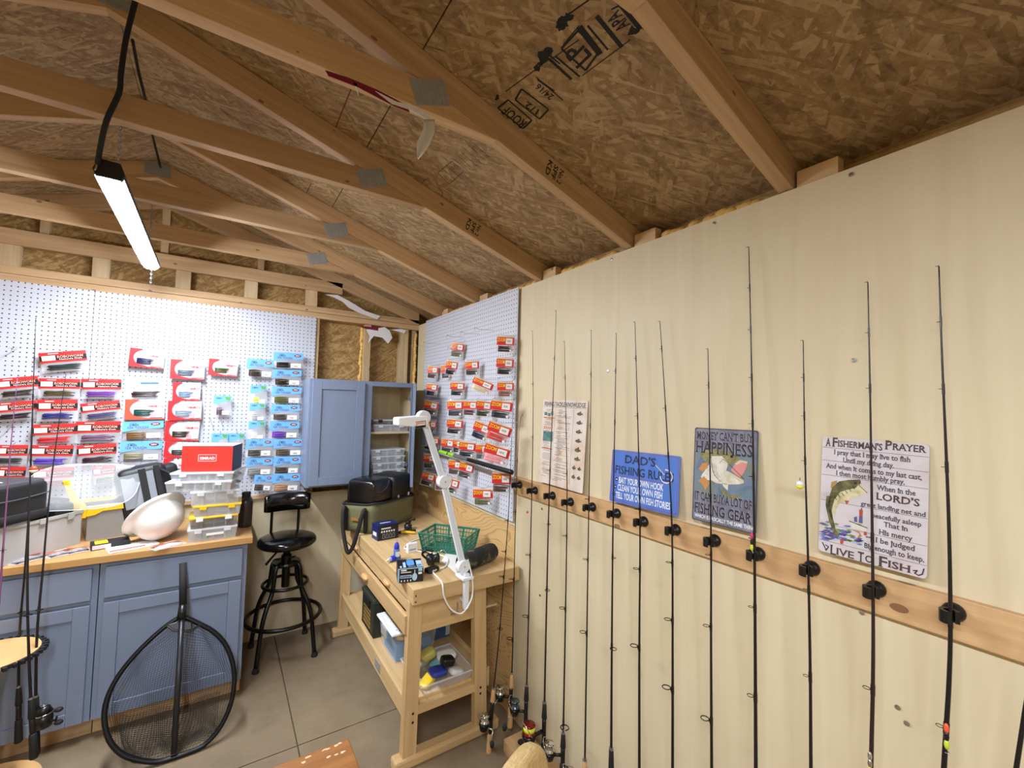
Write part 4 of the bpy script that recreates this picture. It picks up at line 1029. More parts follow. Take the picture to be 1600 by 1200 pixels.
# dark blue carton
b0, b1 = at(590, 846, 'z', BT), at(622, 840, 'z', BT); e = (b1 - b0).normalized(); bw = (b1 - b0).length; bh = at_plane(590, 822, b0, Vector((-e.y, e.x, 0))).z - BT
bb = thing('reel_carton', 'small dark blue carton with white print on the bench by the tote', 'box', b0, math.atan2(e.y, e.x))
lbox((0, 0, 0), (bw, .095, bh)).build('box_body', pbr('carton_blue', '1b2360', .4), bb, local=True, bevel=.001)
rect(MB(), .002, bw - .002, .002, bh - .003, -.0006).build('dark_front', pbr('carton_dark', '15151c', .4), bb, local=True)
m = MB()
rect(m, .02, bw * .62, bh * .72, bh * .80, -.001)
for k in range(6): rect(m, .02 + k * .016, .03 + k * .016, bh * .50, bh * .62, -.001)
for k in range(4): outline(m, [(.03 + k * .022, bh * .12), (.045 + k * .022, bh * .12), (.042 + k * .022, bh * .4), (.032 + k * .022, bh * .4)], .001, -.001)
m.add([(-.0006, .02, bh * .25), (-.0006, .075, bh * .25), (-.0006, .075, bh * .5), (-.0006, .02, bh * .5)], [(0, 1, 2, 3)])
m.add([(.03, .04, bh + .0006), (.10, .04, bh + .0006), (.10, .052, bh + .0006), (.03, .052, bh + .0006)], [(0, 1, 2, 3)])
tag(m.build('white_print', 'white', bb, local=True), kind='stuff')
# black and pale blue tool carton, overhanging the bench edge
k0, k1 = at(621, 912, 'z', BT), at(661, 908, 'z', BT); e = (k1 - k0).normalized(); kw = (k1 - k0).length; kh2 = at_plane(621, 889, k0, Vector((-e.y, e.x, 0))).z - BT; kd = .12
tk = thing('tool_carton', 'black and pale blue carton with tool picture overhanging the bench edge', 'box', k0, math.atan2(e.y, e.x))
lbox((0, 0, 0), (kw, kd, kh2)).build('box_body', pbr('carton_black', '14161c', .35), tk, local=True, bevel=.0015)
pale = pbr('pale_blue_print', 'a9cfee', .4)
m = MB(); F = lambda a, b, c, d: rect(m, a * kw, b * kw, c * kh2, d * kh2, -.0008)
F(0, .06, 0, 1); F(.06, 1, .93, 1); F(.10, .54, .32, .52); F(.80, .95, .72, .94)
def T(a, b, c, d): m.add([(a * kw, c * kd, kh2 + .0008), (b * kw, c * kd, kh2 + .0008), (b * kw, d * kd, kh2 + .0008), (a * kw, d * kd, kh2 + .0008)], [(0, 1, 2, 3)])
T(.75, .98, .04, .75); T(.22, .32, .05, .65); T(.08, .16, .05, .25); T(.4, .62, .93, .98)
disc(m, .66 * kw, .36 * kh2, .10 * kw, .26 * kh2, -.0008); rect(m, .64 * kw, .68 * kw, .6 * kh2, .85 * kh2, -.0008)
m.build('pale_print', pale, tk, local=True)
m = MB(); S2 = lambda t: math.copysign(abs(t) ** .4, t)
m.add([(kw * (.52 + .15 * S2(math.cos(a))), kd * (.55 + .32 * S2(math.sin(a))), kh2 + .0009) for a in [2 * PI * k / 24 for k in range(24)]], [list(range(24))]); m.build('screen_picture', pbr('screen_blue', '5aa0e6', .35), tk, local=True)
m = MB(); F(.12, .34, .80, .90); F(.12, .52, .68, .74); F(.80, .94, .52, .66)
for i in range(4): F(.13 + .12 * i, .17 + .12 * i, .08, .2)
for i in range(5): T(.42 + .06 * i, .45 + .06 * i, .08, .14)
tag(m.build('white_print', 'white', tk, local=True), kind='stuff')
m = MB()
for i in range(6): rect(m, (.13 + .065 * i) * kw, (.17 + .065 * i) * kw, .36 * kh2, .47 * kh2, -.0012)
for i in range(3): m.add([(.78 * kw + i * .007, (.1 + .2 * 0) * kd, kh2 + .0012), (.78 * kw + i * .007 + .004, .1 * kd, kh2 + .0012), (.78 * kw + i * .007 + .004, .32 * kd, kh2 + .0012), (.78 * kw + i * .007, .32 * kd, kh2 + .0012)], [(0, 1, 2, 3)])
m.build('dark_print', 'ink', tk, local=True)
# glue bottles
gp_ = at(625, 880, 'z', BT) + Vector((0, .06, 0))
gb = thing('glue_bottle', 'clear blue-capped needle bottle standing behind the tool carton', 'bottle', gp_)
MB().lathe([(0, 0), (.0155, 0), (.0165, .004), (.0165, .055), (.012, .062), (.0, .062)], n=16).build('bottle_body', pbr('blue_liquid', '4a7fd0', .15, alpha=.8), gb, smooth=True, local=True)
MB().lathe([(.013, .058), (.0145, .06), (.0145, .07), (.011, .085), (.006, .094), (0, .095)], n=14).build('cap', pbr('cap_blue', '2338c8', .35), gb, smooth=True, local=True)
MB().tube([(0, 0, .09), (0, 0, .118)], .0009, 6).build('needle', 'steel', gb, local=True)
rect(MB(), -.012, .012, .02, .048, -.0172).build('label', 'whitep', gb, local=True)
gq = at(612, 880, 'z', BT) + Vector((0, .02, .0145)); gd_ = Vector((.9, .42, 0)).normalized()
g2 = thing('glue_bottle', 'white-nozzled blue bottle lying on its side behind the tool carton', 'bottle', gq - Vector((0, 0, .0145)))
MB().lathe([(.002, -.035), (.003, -.03), (.012, 0)], gq, gd_, 14).build('nozzle', 'white', g2, smooth=True)
MB().lathe([(.013, 0), (.0145, .003), (.0145, .06), (.0, .061)], gq, gd_, 14).build('bottle_body', pbr('cap_blue', '2338c8', .35), g2, smooth=True)
wl = thing('small_carton', 'little white carton standing behind the tool carton', 'box', at(651, 868, 'z', BT) + Vector((0, .06, 0)), .1)
lbox((-.03, 0, 0), (.03, .025, .05)).build('box_body', 'white', wl, local=True, bevel=.001)
rect(MB(), -.022, .02, .012, .02, -.0006).build('grey_print', 'grey', wl, local=True)
# tangle of black reels
rl_ = at(680, 885, 'z', BT)
sp = thing('spinning_reel', 'black spinning reel lying among cords beneath the green basket', 'reel', rl_ + Vector((0, .03, 0)))
MB().lathe([(.018, -.035), (.028, -.03), (.030, .0), (.022, .004), (.022, .022), (.027, .026), (.027, .030), (.012, .036), (0, .036)], (0, 0, .031), (.8, -.5, .2), 18).build('spool', 'black', sp, smooth=True, local=True)
MB().tube(smooth_path([Vector((-.03, .02, .03)), Vector((-.05, .03, .055)), Vector((-.03, .02, .075)), Vector((.0, .0, .07))]), .006, 8).build('reel_foot', 'blackmetal', sp, smooth=True, local=True)
MB().tube(smooth_path([Vector((.02, -.01, .06)), Vector((.05, -.02, .075)), Vector((.07, -.02, .05))]), .0035, 6).build('bail', 'chrome', sp, smooth=True, local=True)
MB().tube([(-.01, .03, .05), (-.02, .07, .05)], .004, 6).ball((-.022, .078, .05), .012, 8, 6).build('crank', 'blackm', sp, smooth=True, local=True)
bs = thing('battery_pack', 'black battery charger block lying by the carton at bench edge', 'charger', at(677, 895, 'z', BT) + Vector((0, .02, 0)), .3)
soft_box(MB(), .075, .045, .022, .35).build('case_body', 'black', bs, smooth=True, local=True)
lbox((-.015, -.0228, .006), (.015, -.0222, .016)).build('badge', 'chrome', bs, local=True)
plr = thing('pliers', 'black and yellow handled pliers lying behind the dark blue carton', 'pliers', at(634, 836, 'z', BT) + Vector((0, .03, 0)), -.3)
MB().tube(smooth_path([Vector((-.02, .0, .012)), Vector((.02, .012, .016)), Vector((.075, .016, .012))]), .008, 8).build('handle', 'blackm', plr, smooth=True, local=True)
MB().tube(smooth_path([Vector((-.02, .0, .012)), Vector((.02, -.014, .014)), Vector((.07, -.024, .010))]), .008, 8).build('handle', 'yellow', plr, smooth=True, local=True)
MB().tube([(-.02, 0, .012), (-.05, .003, .010), (-.075, .006, .008)], [.010, .007, .003], 8).build('jaws', 'blackmetal', plr, smooth=True, local=True)
cr_ = thing('spinning_reel', 'black reel standing between dark blue carton and green basket', 'reel', at(640, 829, 'z', BT) + Vector((0, .03, 0)))
MB().lathe([(.02, 0), (.026, .004), (.026, .03), (.018, .034), (.018, .05), (.022, .054), (0, .056)], n=16).build('spool', 'black', cr_, smooth=True, local=True)
MB().tube([(0, 0, .055), (.03, -.01, .065)], .004, 6).ball((.036, -.012, .066), .01, 8, 6).build('crank', 'blackm', cr_, smooth=True, local=True)
# green basket
q0, q1 = at(656, 858, 'z', BT + .01), at(728, 868, 'z', BT + .01); e = (q1 - q0).normalized(); bl_ = .26; bd = .16; bh = .10
bk = thing('plastic_basket', 'green slotted plastic basket on the workbench, in front of the wavy plywood', 'basket', (q0 + q1) / 2 + Vector((.07, .06, -.01)), math.atan2(e.y, e.x))
grn = pbr('basket_green', '2f7a66', .4)
def side(w, n_, rows, fn, name):
    m = MB()
    for k in range(n_ + 1):
        x = -w / 2 + w * k / n_; wd_ = .013 if k % 5 == 0 else .003
        m.hexa([fn(x - wd_ / 2, 0, 0), fn(x + wd_ / 2, 0, 0), fn(x + wd_ / 2, 1, 0), fn(x - wd_ / 2, 1, 0), fn((x - wd_ / 2), 0, 1), fn(x + wd_ / 2, 0, 1), fn(x + wd_ / 2, 1, 1), fn(x - wd_ / 2, 1, 1)])
    for r_ in range(rows + 1):
        f0 = r_ / rows; hh = .07 if r_ in (0, rows) else .026
        a_, b_ = max(0, f0 - hh), min(1, f0 + hh)
        m.hexa([fn(-w / 2, 0, a_), fn(w / 2, 0, a_), fn(w / 2, 1, a_), fn(-w / 2, 1, a_), fn(-w / 2, 0, b_), fn(w / 2, 0, b_), fn(w / 2, 1, b_), fn(-w / 2, 1, b_)])
    tag(m.build(name, grn, bk, local=True), kind='stuff')
fl_ = .022
side(bl_, 15, 4, lambda x, t_, f: (x * (1 + .13 * f), -bd / 2 - fl_ * f + .003 * t_, .004 + bh * f), 'front_lattice')
side(bl_, 15, 4, lambda x, t_, f: (x * (1 + .13 * f), bd / 2 + fl_ * f - .003 * t_, .004 + bh * f), 'back_lattice')
side(bd, 10, 4, lambda x, t_, f: (-bl_ / 2 - fl_ * f * .8 + .003 * t_, x * (1 + .25 * f), .004 + bh * f), 'end_lattice')
side(bd, 10, 4, lambda x, t_, f: (bl_ / 2 + fl_ * f * .8 - .003 * t_, x * (1 + .25 * f), .004 + bh * f), 'end_lattice')
lbox((-bl_ / 2, -bd / 2, 0), (bl_ / 2, bd / 2, .004)).build('basket_floor', grn, bk, local=True)
Wt, Dt = bl_ / 2 * 1.14 + .004, bd / 2 + fl_ + .004
m = MB()
for a_, b_ in (((-Wt, -Dt), (Wt, -Dt + .009)), ((-Wt, Dt - .009), (Wt, Dt)), ((-Wt, -Dt + .0092), (-Wt + .009, Dt - .0092)), ((Wt - .009, -Dt + .0092), (Wt, Dt - .0092))): m.box((a_[0], a_[1], .102), (b_[0], b_[1], .109))
m.build('rim', grn, bk, local=True, bevel=.002)
pp = MB().prism([at(px, py, 'z', BT + .0002) for px, py in ((690, 876), (700, 860), (738, 862), (733, 878), (712, 896))], (0, 0, .0006)).build('paper_sheet', 'whitep')
tag(pp, 'white sheet of paper lying on the workbench under the lamp', 'paper')
# camouflage speaker
s0, s1 = at(722, 880, 'z', BT + .047), at(769, 861, 'z', BT + .047); sa = (s1 - s0).normalized(); sl = (s1 - s0).length
spk = thing('bluetooth_speaker', 'cylindrical camouflage speaker lying beside the lamp on the bench', 'speaker', (s0 + s1) / 2 - Vector((0, 0, .047)))
t = NT('camo'); nz = t.noise(t.mapping((1, 1, 1)), 16, 2); t.l(t.ramp(nz, ((.45, '1b1b19'), (.5, '2b2a26'), (.56, '2b2a26'), (.60, '56564f'))), t.b.inputs['Base Color']); t.b.inputs['Roughness'].default_value = .8
MB().lathe([(.038, .0), (.046, .012), (.046, sl - .012), (.038, sl)], s0, sa, 26).build('grille', t.m, spk, smooth=True)
for p_, d_ in ((s0, -1), (s1, 1)): MB().lathe([(.037, 0), (.041, .004), (.034, .012), (.03, .008), (0, .006)], p_, sa * d_, 26).build('end_cap', 'rubber', spk, smooth=True)
# bench lamp with two arms
LY = -1.60
lp = thing('bench_lamp', 'white two-armed bench lamp clamped to the front edge of the workbench', 'lamp', at(728, 905, 'y', -1.645))
j0, j1, j2 = at(723, 884, 'y', -1.615), at(693, 752, 'y', -1.60), at(661, 652, 'y', -1.585)
wh = pbr('lamp_white', 'e4ebf2', .35)
def arm(a_, b_, name):
    d_ = (b_ - a_).normalized(); s_ = d_.cross(Vector((0, -1, 0))).normalized(); m = MB()
    for k in (-1, 1): m.prism([a_ + s_ * (.0095 * k - .0055) + Vector((0, -.009, 0)), a_ + s_ * (.0095 * k + .0055) + Vector((0, -.009, 0)), a_ + s_ * (.0095 * k + .0055) + Vector((0, .009, 0)), a_ + s_ * (.0095 * k - .0055) + Vector((0, .009, 0))], b_ - a_)
    m.prism([a_ - s_ * .005 + Vector((0, -.003, 0)), a_ + s_ * .005 + Vector((0, -.003, 0)), a_ + s_ * .005 + Vector((0, .009, 0)), a_ - s_ * .005 + Vector((0, .009, 0))], b_ - a_)
    return m.build(name, wh, lp, bevel=.001)
arm(j0, j1, 'lower_arm'); arm(j1, j2, 'upper_arm')
for j, nm in ((j0, 'base_joint'), (j1, 'elbow_joint'), (j2, 'head_joint')):
    MB().lathe([(0, -.022), (.03, -.021), (.033, -.016), (.033, .014), (.03, .018), (0, .018)], j, (0, 1, 0), 24).build(nm, wh, lp, smooth=False, bevel=.001)
    MB().lathe([(.004, 0), (.004, -.003)], j + Vector((0, -.021, 0)), (0, 1, 0), 8).build('knob', 'steel', lp)
cb = at(727, 905, 'y', -1.632)
MB().box((cb.x - .013, -1.652, .69), (cb.x + .013, -1.63, .86)).box((cb.x - .03, -1.665, .833), (cb.x + .03, -1.58, .846)).box((cb.x - .013, -1.63, .72), (cb.x + .013, -1.60, .732)).build('clamp', wh, lp, bevel=.002)
MB().tube([(cb.x, -1.612, .69), (cb.x, -1.612, .757)], .004, 8).lathe([(.0, 0), (.012, 0), (.012, .005), (0, .005)], (cb.x, -1.612, .75)).build('clamp_screw', 'steel', lp)
MB().tube([(cb.x, -1.615, .846), tuple(j0)], .008, 8).build('post', wh, lp)
hd0, hd1 = at(662, 664, 'y', -1.585), at(624, 664, 'y', -1.60); hv = hd1 - hd0
m = MB().hexa([hd0 + Vector((.01, -.03, -.012)), hd1 + Vector((-.012, -.022, -.002)), hd1 + Vector((-.012, .06, -.002)), hd0 + Vector((.01, .06, -.012)), hd0 + Vector((.01, -.03, .046)), hd1 + Vector((-.012, -.022, .034)), hd1 + Vector((-.012, .06, .034)), hd0 + Vector((.01, .06, .046))])
m.build('lamp_head', pbr('lamp_head_white', 'f2f4f6', .3), lp, bevel=.006)
MB().box((hd0.x - .02, hd0.y - .012, hd0.z + .02), (hd0.x + .012, hd0.y + .02, hd0.z + .055)).build('head_bracket', wh, lp, bevel=.003)
MB().tube(smooth_path([hd0 + Vector((-.035, 0, .03)), hd0 + Vector((-.03, 0, .05)), hd0 + Vector((-.01, 0, .058)), j2 + Vector((-.01, -.02, .028))]), .0045, 6).build('spring_loop', 'white', lp, smooth=True)
fr = frame(hd0 + Vector((-.03, -.0325, .004)), (1, 0, .12), (0, 0, 1)); sg = MB(); sg2 = MB(); sg3 = MB()
rect(sg, -.028, .028, -.016, .016); outline(sg2, [(-.026, -.014), (.026, -.014), (.026, .014), (-.026, .014)], .003, -.0005); rect(sg2, -.024, .024, -.013, -.005, -.0005); rect(sg3, -.022, .02, .002, .010, -.0008); rect(sg3, -.022, -.014, -.004, .01, -.001)
for mm, nm, mt in ((sg, 'warning_label', 'whitep'), (sg2, 'label_frame', 'ink'), (sg3, 'label_print', 'salmon')):
    mm.v = [fr @ v for v in mm.v]; mm.build(nm, mt, lp)
MB().tube(smooth_path([j1 + Vector((.01, .02, .03)), j1 + Vector((.045, .02, .022)), j1 + Vector((.05, .02, -.02)), j1 + Vector((.03, .02, -.05))]), .003, 6).build('elbow_cable', 'white', lp, smooth=True)
pz = BT + .004
cab = smooth_path([j0 + Vector((.022, -.01, .03)), at(738, 905, 'y', -1.655), at(737, 935, 'y', -1.665), at(722, 958, 'y', -1.67), at(705, 952, 'y', -1.67), at(694, 932, 'y', -1.668), at(691, 912, 'y', -1.655), at(684, 902, 'z', pz), at(677, 893, 'z', pz), at(695, 886, 'z', pz), at(700, 875, 'z', pz), at(690, 868, 'z', pz), at(655, 858, 'z', pz) + Vector((-.05, .02, 0)), at(632, 856, 'z', pz), at(640, 848, 'z', pz), at(656, 841, 'z', pz)], 5)
MB().tube(cab, .0038, 8).build('power_cord', 'white', lp, smooth=True)

# ------------------------------------------------------------------ on the bench shelf
az = at(560, 906, 'x', -.58).z - SH
am = thing('ammo_can', 'dark green ammo can with gold print on the workbench shelf', 'ammo can', (-.485, -.80, SH))
lbox((-.095, -.12, 0), (.16, .12, az - .03)).build('can_body', pbr('army_green', '2b3128', .5), am, local=True, bevel=.006)
lbox((-.10, -.126, az - .03), (.165, .126, az)).build('lid', pbr('army_green_lid', '30362d', .5), am, local=True, bevel=.008)
lbox((-.107, -.06, az - .07), (-.0955, .06, az - .02)).build('latch', 'blackm', am, local=True, bevel=.003)
m = MB(); rnd = random.Random(4)
for r_ in range(5):
    y = -.07
    while y < .06:
        w_ = rnd.uniform(.008, .022)
        z = .035 + r_ * .024; m.add([(-.0957, y, z), (-.0957, y + w_, z), (-.0957, y + w_, z + .016), (-.0957, y, z + .016)], [(0, 1, 2, 3)]); y += w_ + .005
tag(m.build('gold_print', pbr('gold_print', 'b08a3c', .5), am, local=True), kind='stuff')
bn = thing('storage_bin', 'small latching bin with white lid on the workbench shelf, by the ammo can', 'bin', (-.435, -1.11, SH))
bz_ = .155
m = MB().hexa([(-.11, -.115, 0), (.11, -.115, 0), (.11, .115, 0), (-.11, .115, 0), (-.125, -.13, bz_), (.125, -.13, bz_), (.125, .13, bz_), (-.125, .13, bz_)]); m.build('bin_body', pbr('clear_bin', 'e4e6ea', .15, alpha=.25), bn, local=True, bevel=.004)
MB().box((-.14, -.142, bz_ + .0005), (.135, .142, bz_ + .016)).build('lid', 'white', bn, local=True, bevel=.007)
MB().box((-.11, -.105, bz_ + .0165), (.11, .105, bz_ + .021)).build('lid_panel', 'white', bn, local=True, bevel=.003)
for y in (-.03,): MB().box((-.15, y - .04, bz_ - .035), (-.1405, y + .05, bz_ + .012)).build('latch', 'grey', bn, local=True, bevel=.003)
lbox((-.10, -.105, .004), (.10, .10, .09)).build('blue_box', pbr('blue_box', '4a90c4', .5), bn, local=True)
for k, (c_, y) in enumerate((('d9b24a', -.08), ('e8e4dc', -.03), ('b03a34', .02), ('b03a34', -.06))): MB().ball((-.06 + .05 * k, y, .115), .024, 8, 6, (1.5, 1, .7)).build('spool', pbr('spool_' + c_, c_, .4), bn, local=True, smooth=True)
bx2 = thing('cardboard_box', 'blue printed box at the back of the workbench shelf', 'box', (-.27, -1.02, SH), .05)
lbox((-.02, -.10, 0), (.10, .10, .17)).build('box_body', pbr('blue_print_box', '3f5f8a', .5, vary=.35, vscale=25), bx2, local=True, bevel=.002)
lbox((.07, -.1012, .01), (.098, -.1004, .16)).build('pale_panel', pbr('pale_panel', 'c4ccd8', .5), bx2, local=True)
cbx = thing('clear_bin', 'open clear plastic shoebox of line and lure bags on the shelf end', 'bin', (-.385, -1.415, SH), 0.0)
hh = at(737, 1046, 'y', -1.55).z - SH
def shell(w0, d0, w1, d1, h, t_=.003):
    m = MB()
    for (a_, b_) in (((-1, -1), (1, -1)), ((1, -1), (1, 1)), ((1, 1), (-1, 1)), ((-1, 1), (-1, -1))):
        m.add([(a_[0] * w0, a_[1] * d0, 0), (b_[0] * w0, b_[1] * d0, 0), (b_[0] * w1, b_[1] * d1, h), (a_[0] * w1, a_[1] * d1, h)], [(0, 1, 2, 3)])
    return m.add([(-w0, -d0, 0), (w0, -d0, 0), (w0, d0, 0), (-w0, d0, 0)], [(0, 1, 2, 3)])
shell(.125, .125, .145, .14, hh).build('bin_body', pbr('clear_bin', 'e4e6ea', .15, alpha=.25), cbx, local=True)
MB().tube([(-.145, -.14, hh), (.145, -.14, hh), (.145, .14, hh), (-.145, .14, hh)], .005, 6, closed=True).build('rim', 'clearbox', cbx, local=True)
rnd = random.Random(9)
for k, (c_, nm) in enumerate((('e0c22a', 'yellow_pack'), ('2f3f9a', 'blue_pack'), ('151515', 'black_pack'), ('e9e7e2', 'white_pack'), ('9a9a90', 'grey_pack'), ('b9b25a', 'line_spool'), ('78b4b0', 'teal_pack'), ('f0eee8', 'white_pack'))):
    m = soft_box(MB(), rnd.uniform(.07, .11), rnd.uniform(.05, .08), rnd.uniform(.03, .05), .5)
    R_ = Matrix.Translation((-.075 + .05 * (k % 4), -.065 + .11 * (k // 4), .004 + .03 * (k % 3))) @ Matrix.Rotation(rnd.uniform(-.6, .6), 4, 'Z') @ Matrix.Rotation(rnd.uniform(-.4, .4), 4, 'Y')
    m.v = [R_ @ v for v in m.v]
    for v in m.v: v.z = max(v.z, .003)
    m.build(nm, pbr('pack_' + c_, c_, .3), cbx, smooth=True, local=True)

# ------------------------------------------------------------------ table corner and chair in the foreground
tz = .50; tcn = at(545, 1152, 'z', tz)
tbl = thing('side_table', 'worn orange oak side table cut off by the frame, on the floor before the bench', 'table', (tcn.x - .27, tcn.y - .22, 0))
oakm = wood('worn_oak', 'ac7642', '764a26', 'x', 40, 0, .35)
lbox((tcn.x - .54, tcn.y - .44, tz - .028), (tcn.x, tcn.y, tz)).build('table_top', oakm, tbl, bevel=.006, seg=3)
for dx in (.05, .49):
    for dy in (.05, .39): lbox((tcn.x - dx - .02, tcn.y - dy - .02, 0), (tcn.x - dx + .02, tcn.y - dy + .02, tz - .0285)).build('leg', oakm, tbl, bevel=.003)
lbox((tcn.x - .50, tcn.y - .06, tz - .11), (tcn.x - .04, tcn.y - .04, tz - .0285)).build('apron', oakm, tbl)
lbox((tcn.x - .06, tcn.y - .40, tz - .11), (tcn.x - .04, tcn.y - .062, tz - .0285)).build('apron', oakm, tbl)
m = MB(); rnd = random.Random(8)
for k in range(9):
    x, y = tcn.x - .02 - rnd.random() * .14, tcn.y - .008 - rnd.random() * .05
    m.add([(x + rnd.uniform(.004, .014) * math.cos(a), y + rnd.uniform(.002, .006) * math.sin(a), tz + .0004) for a in [2 * PI * i / 8 for i in range(8)]], [list(range(8))])
tag(m.build('worn_spots', pbr('worn_spot', 'e2c49a', .6), tbl), kind='stuff')
cpt = at(811, 1181, 'z', .84)
chr_ = thing('upholstered_chair', 'chair with rounded tan woven fabric back, cut off by the bottom of the picture', 'chair', (cpt.x, cpt.y, 0), .4)
tan = NT('burlap'); v1_ = tan.noise(tan.mapping((300, 300, 20)), 1, 2); v2_ = tan.noise(tan.mapping((20, 300, 300)), 1, 2)
tan.l(tan.ramp(tan.math('ADD', tan.math('MULTIPLY', v1_, .5), tan.math('MULTIPLY', v2_, .5)), ((.35, 'a98c58'), (.65, 'cdb27c'))), tan.b.inputs['Base Color']); tan.b.inputs['Roughness'].default_value = .9
def back(u, v):
    a = PI * u; w_ = .155; return None
m = MB(); pr = []
for k in range(17):
    a = PI * k / 16; pr.append((.12 * math.copysign(abs(math.cos(a)) ** .8, math.cos(a)), .72 + .12 * math.sin(a) ** .8))
pr = [(.12, .46)] + pr + [(-.12, .46)]
m.prism([(p[0], -.025, p[1]) for p in pr], (0, .05, 0)).build('backrest', tan.m, chr_, local=True, bevel=.018, seg=4)
lbox((-.21, -.44, .41), (.21, -.03, .47)).build('seat', tan.m, chr_, local=True, bevel=.02, seg=4)
for x, y, h_ in ((-.17, -.40, .409), (.17, -.40, .409), (-.17, -.06, .409), (.17, -.06, .409)): lbox((x - .018, y - .018, 0), (x + .018, y + .018, h_)).build('leg', oakm, chr_, local=True, bevel=.003)
for x in (-.10, .10): lbox((x - .015, -.02, .409), (x + .015, .012, .50)).build('back_post', oakm, chr_, local=True)
# ------------------------------------------------------------------ tin signs standing on the pine board, leaning on the wall
def sign_frame(tl, tr, br, bl):
    TL, TR = at(*tl, 'x', -.004), at(*tr, 'x', -.004); BL, BR = at(*bl, 'x', -.024), at(*br, 'x', -.024)
    w = ((TR - TL).length + (BR - BL).length) / 2; o = (BL + BR) / 2; v = (TL + TR) / 2 - o
    return frame(o, (BR - BL).normalized() + (TR - TL).normalized(), v), w, v.length
def rounded(w, h, r, n=4):
    p = []
    for cx, cz, a0 in ((w / 2 - r, r, -PI / 2), (w / 2 - r, h - r, 0), (-w / 2 + r, h - r, PI / 2), (-w / 2 + r, r, PI)):
        for k in range(n + 1): a = a0 + PI / 2 * k / n; p.append((cx + r * math.cos(a), cz + r * math.sin(a)))
    return p
def sign(name_, label, px, mat, r=.006, rim=None):
    m, w, h = sign_frame(*px)
    t = thing('tin_sign', label, 'sign', mat=m)
    MB().prism([(p[0], -.0008, p[1]) for p in rounded(w, h, r)], (0, .0016, 0)).build('plate', mat, t, local=True)
    if rim: outline(MB(), rounded(w - .004, h - .004 if 0 else h - .0, r), .0035, -.0011).build('rim', rim, t, local=True)
    return t, w, h
def layer(t, mb, name, mat): return tag(mb.build(name, mat, t, local=True), kind='stuff')
def fishy(mb, cx, cz, L, H, y=-.0012, flip=1):
    pts = [(-.5, 0), (-.42, .2), (-.25, .42), (0, .5), (.2, .34), (.32, .12), (.48, .4), (.42, 0), (.48, -.4), (.32, -.12), (.2, -.3), (0, -.45), (-.25, -.36), (-.42, -.18)]
    poly(mb, [(cx + flip * p[0] * L, cz + p[1] * H) for p in pts], y)
    poly(mb, [(cx - .1 * L * flip, cz + .45 * H), (cx + .02 * L * flip, cz + .8 * H), (cx + .2 * L * flip, cz + .6 * H), (cx + .18 * L * flip, cz + .35 * H)], y)
def mott(name, a, b, c, scale, rough=.4):
    t = NT(name); nz = t.noise(t.mapping(), scale, 5, .6, .5); t.l(t.ramp(nz, ((.3, a), (.5, b), (.7, c))), t.b.inputs['Base Color']); t.b.inputs['Roughness'].default_value = rough; MATS[name] = t.m; return t.m
# 1: tackle chart
t, w, h = sign('chart', 'tall cream tackle knowledge chart sign with small fish pictures, nearest the pegboard', ((850, 624), (920, 627), (910, 771), (841, 752)), mott('aged_cream', 'd3b394', 'dccfc0', 'e2d9cf', 9), .004)
U = lambda a: (a - .5) * w
m = MB(); lettering(m, 'FISHING TACKLE KNOWLEDGE', U(.04), U(.96), h * .925, h * .975, -.0012)
rect(m, U(.02), U(.97), h * .912, h * .915, -.0012)
layer(t, m, 'lettering', pbr('sign_brown', '3a3134', .6))
m = MB(); rnd = random.Random(3)
for x in (.30, .72): rect(m, U(x), U(x + .004), h * .06, h * .90, -.0011)
z = .88
while z > .06:
    for (xa, xb) in ((.05, .27), (.34, .68)):
        if rnd.random() < .72:
            a = rnd.uniform(xa, xa + .06); b = rnd.uniform(a + .08, xb); rect(m, U(a), U(b), h * z, h * (z + .005), -.0011)
    z -= .017
for k in range(9):
    x, zc = rnd.uniform(.36, .6), .86 - k * .075
    outline(m, [(U(x), h * zc), (U(x + .04), h * (zc - .012)), (U(x + .05), h * (zc - .03)), (U(x + .02), h * (zc - .034))], .0012, -.0012, False)
    rect(m, U(.36), U(.68), h * (zc - .05), h * (zc - .047), -.0011)
layer(t, m, 'fine_print', pbr('sign_grey_print', '77706e', .6))
m = MB()
for k in range(8):
    zc = .85 - k * .1
    if k < 6: fishy(m, U(.855), h * zc, .045, .017 + .004 * (k == 4), flip=1)
    else: fishy(m, U(.80), h * zc, .028, .017); fishy(m, U(.91), h * zc, .026, .016)
layer(t, m, 'fish_pictures', mott('fish_ink', '3b3d33', '5f5a3c', '8a7a4a', 60))
m = MB()
for a, b, c, d in ((.05, .12, .81, .85), (.14, .20, .80, .84), (.21, .27, .815, .86), (.05, .29, .50, .62)): rect(m, U(a), U(b), h * c, h * d, -.0012)
layer(t, m, 'teal_blocks', mott('teal_print', '3d5f63', '4f7a78', '8fa6a0', 40))
m = MB()
for a, b, c, d in ((.04, .12, .775, .79), (.14, .29, .775, .79), (.04, .29, .405, .42)): rect(m, U(a), U(b), h * c, h * d, -.0012)
for k in range(5): rect(m, U(.06 + .045 * k), U(.085 + .045 * k), h * .645, h * .675, -.0012)
layer(t, m, 'orange_bars', pbr('sign_orange', 'c0714a', .6))
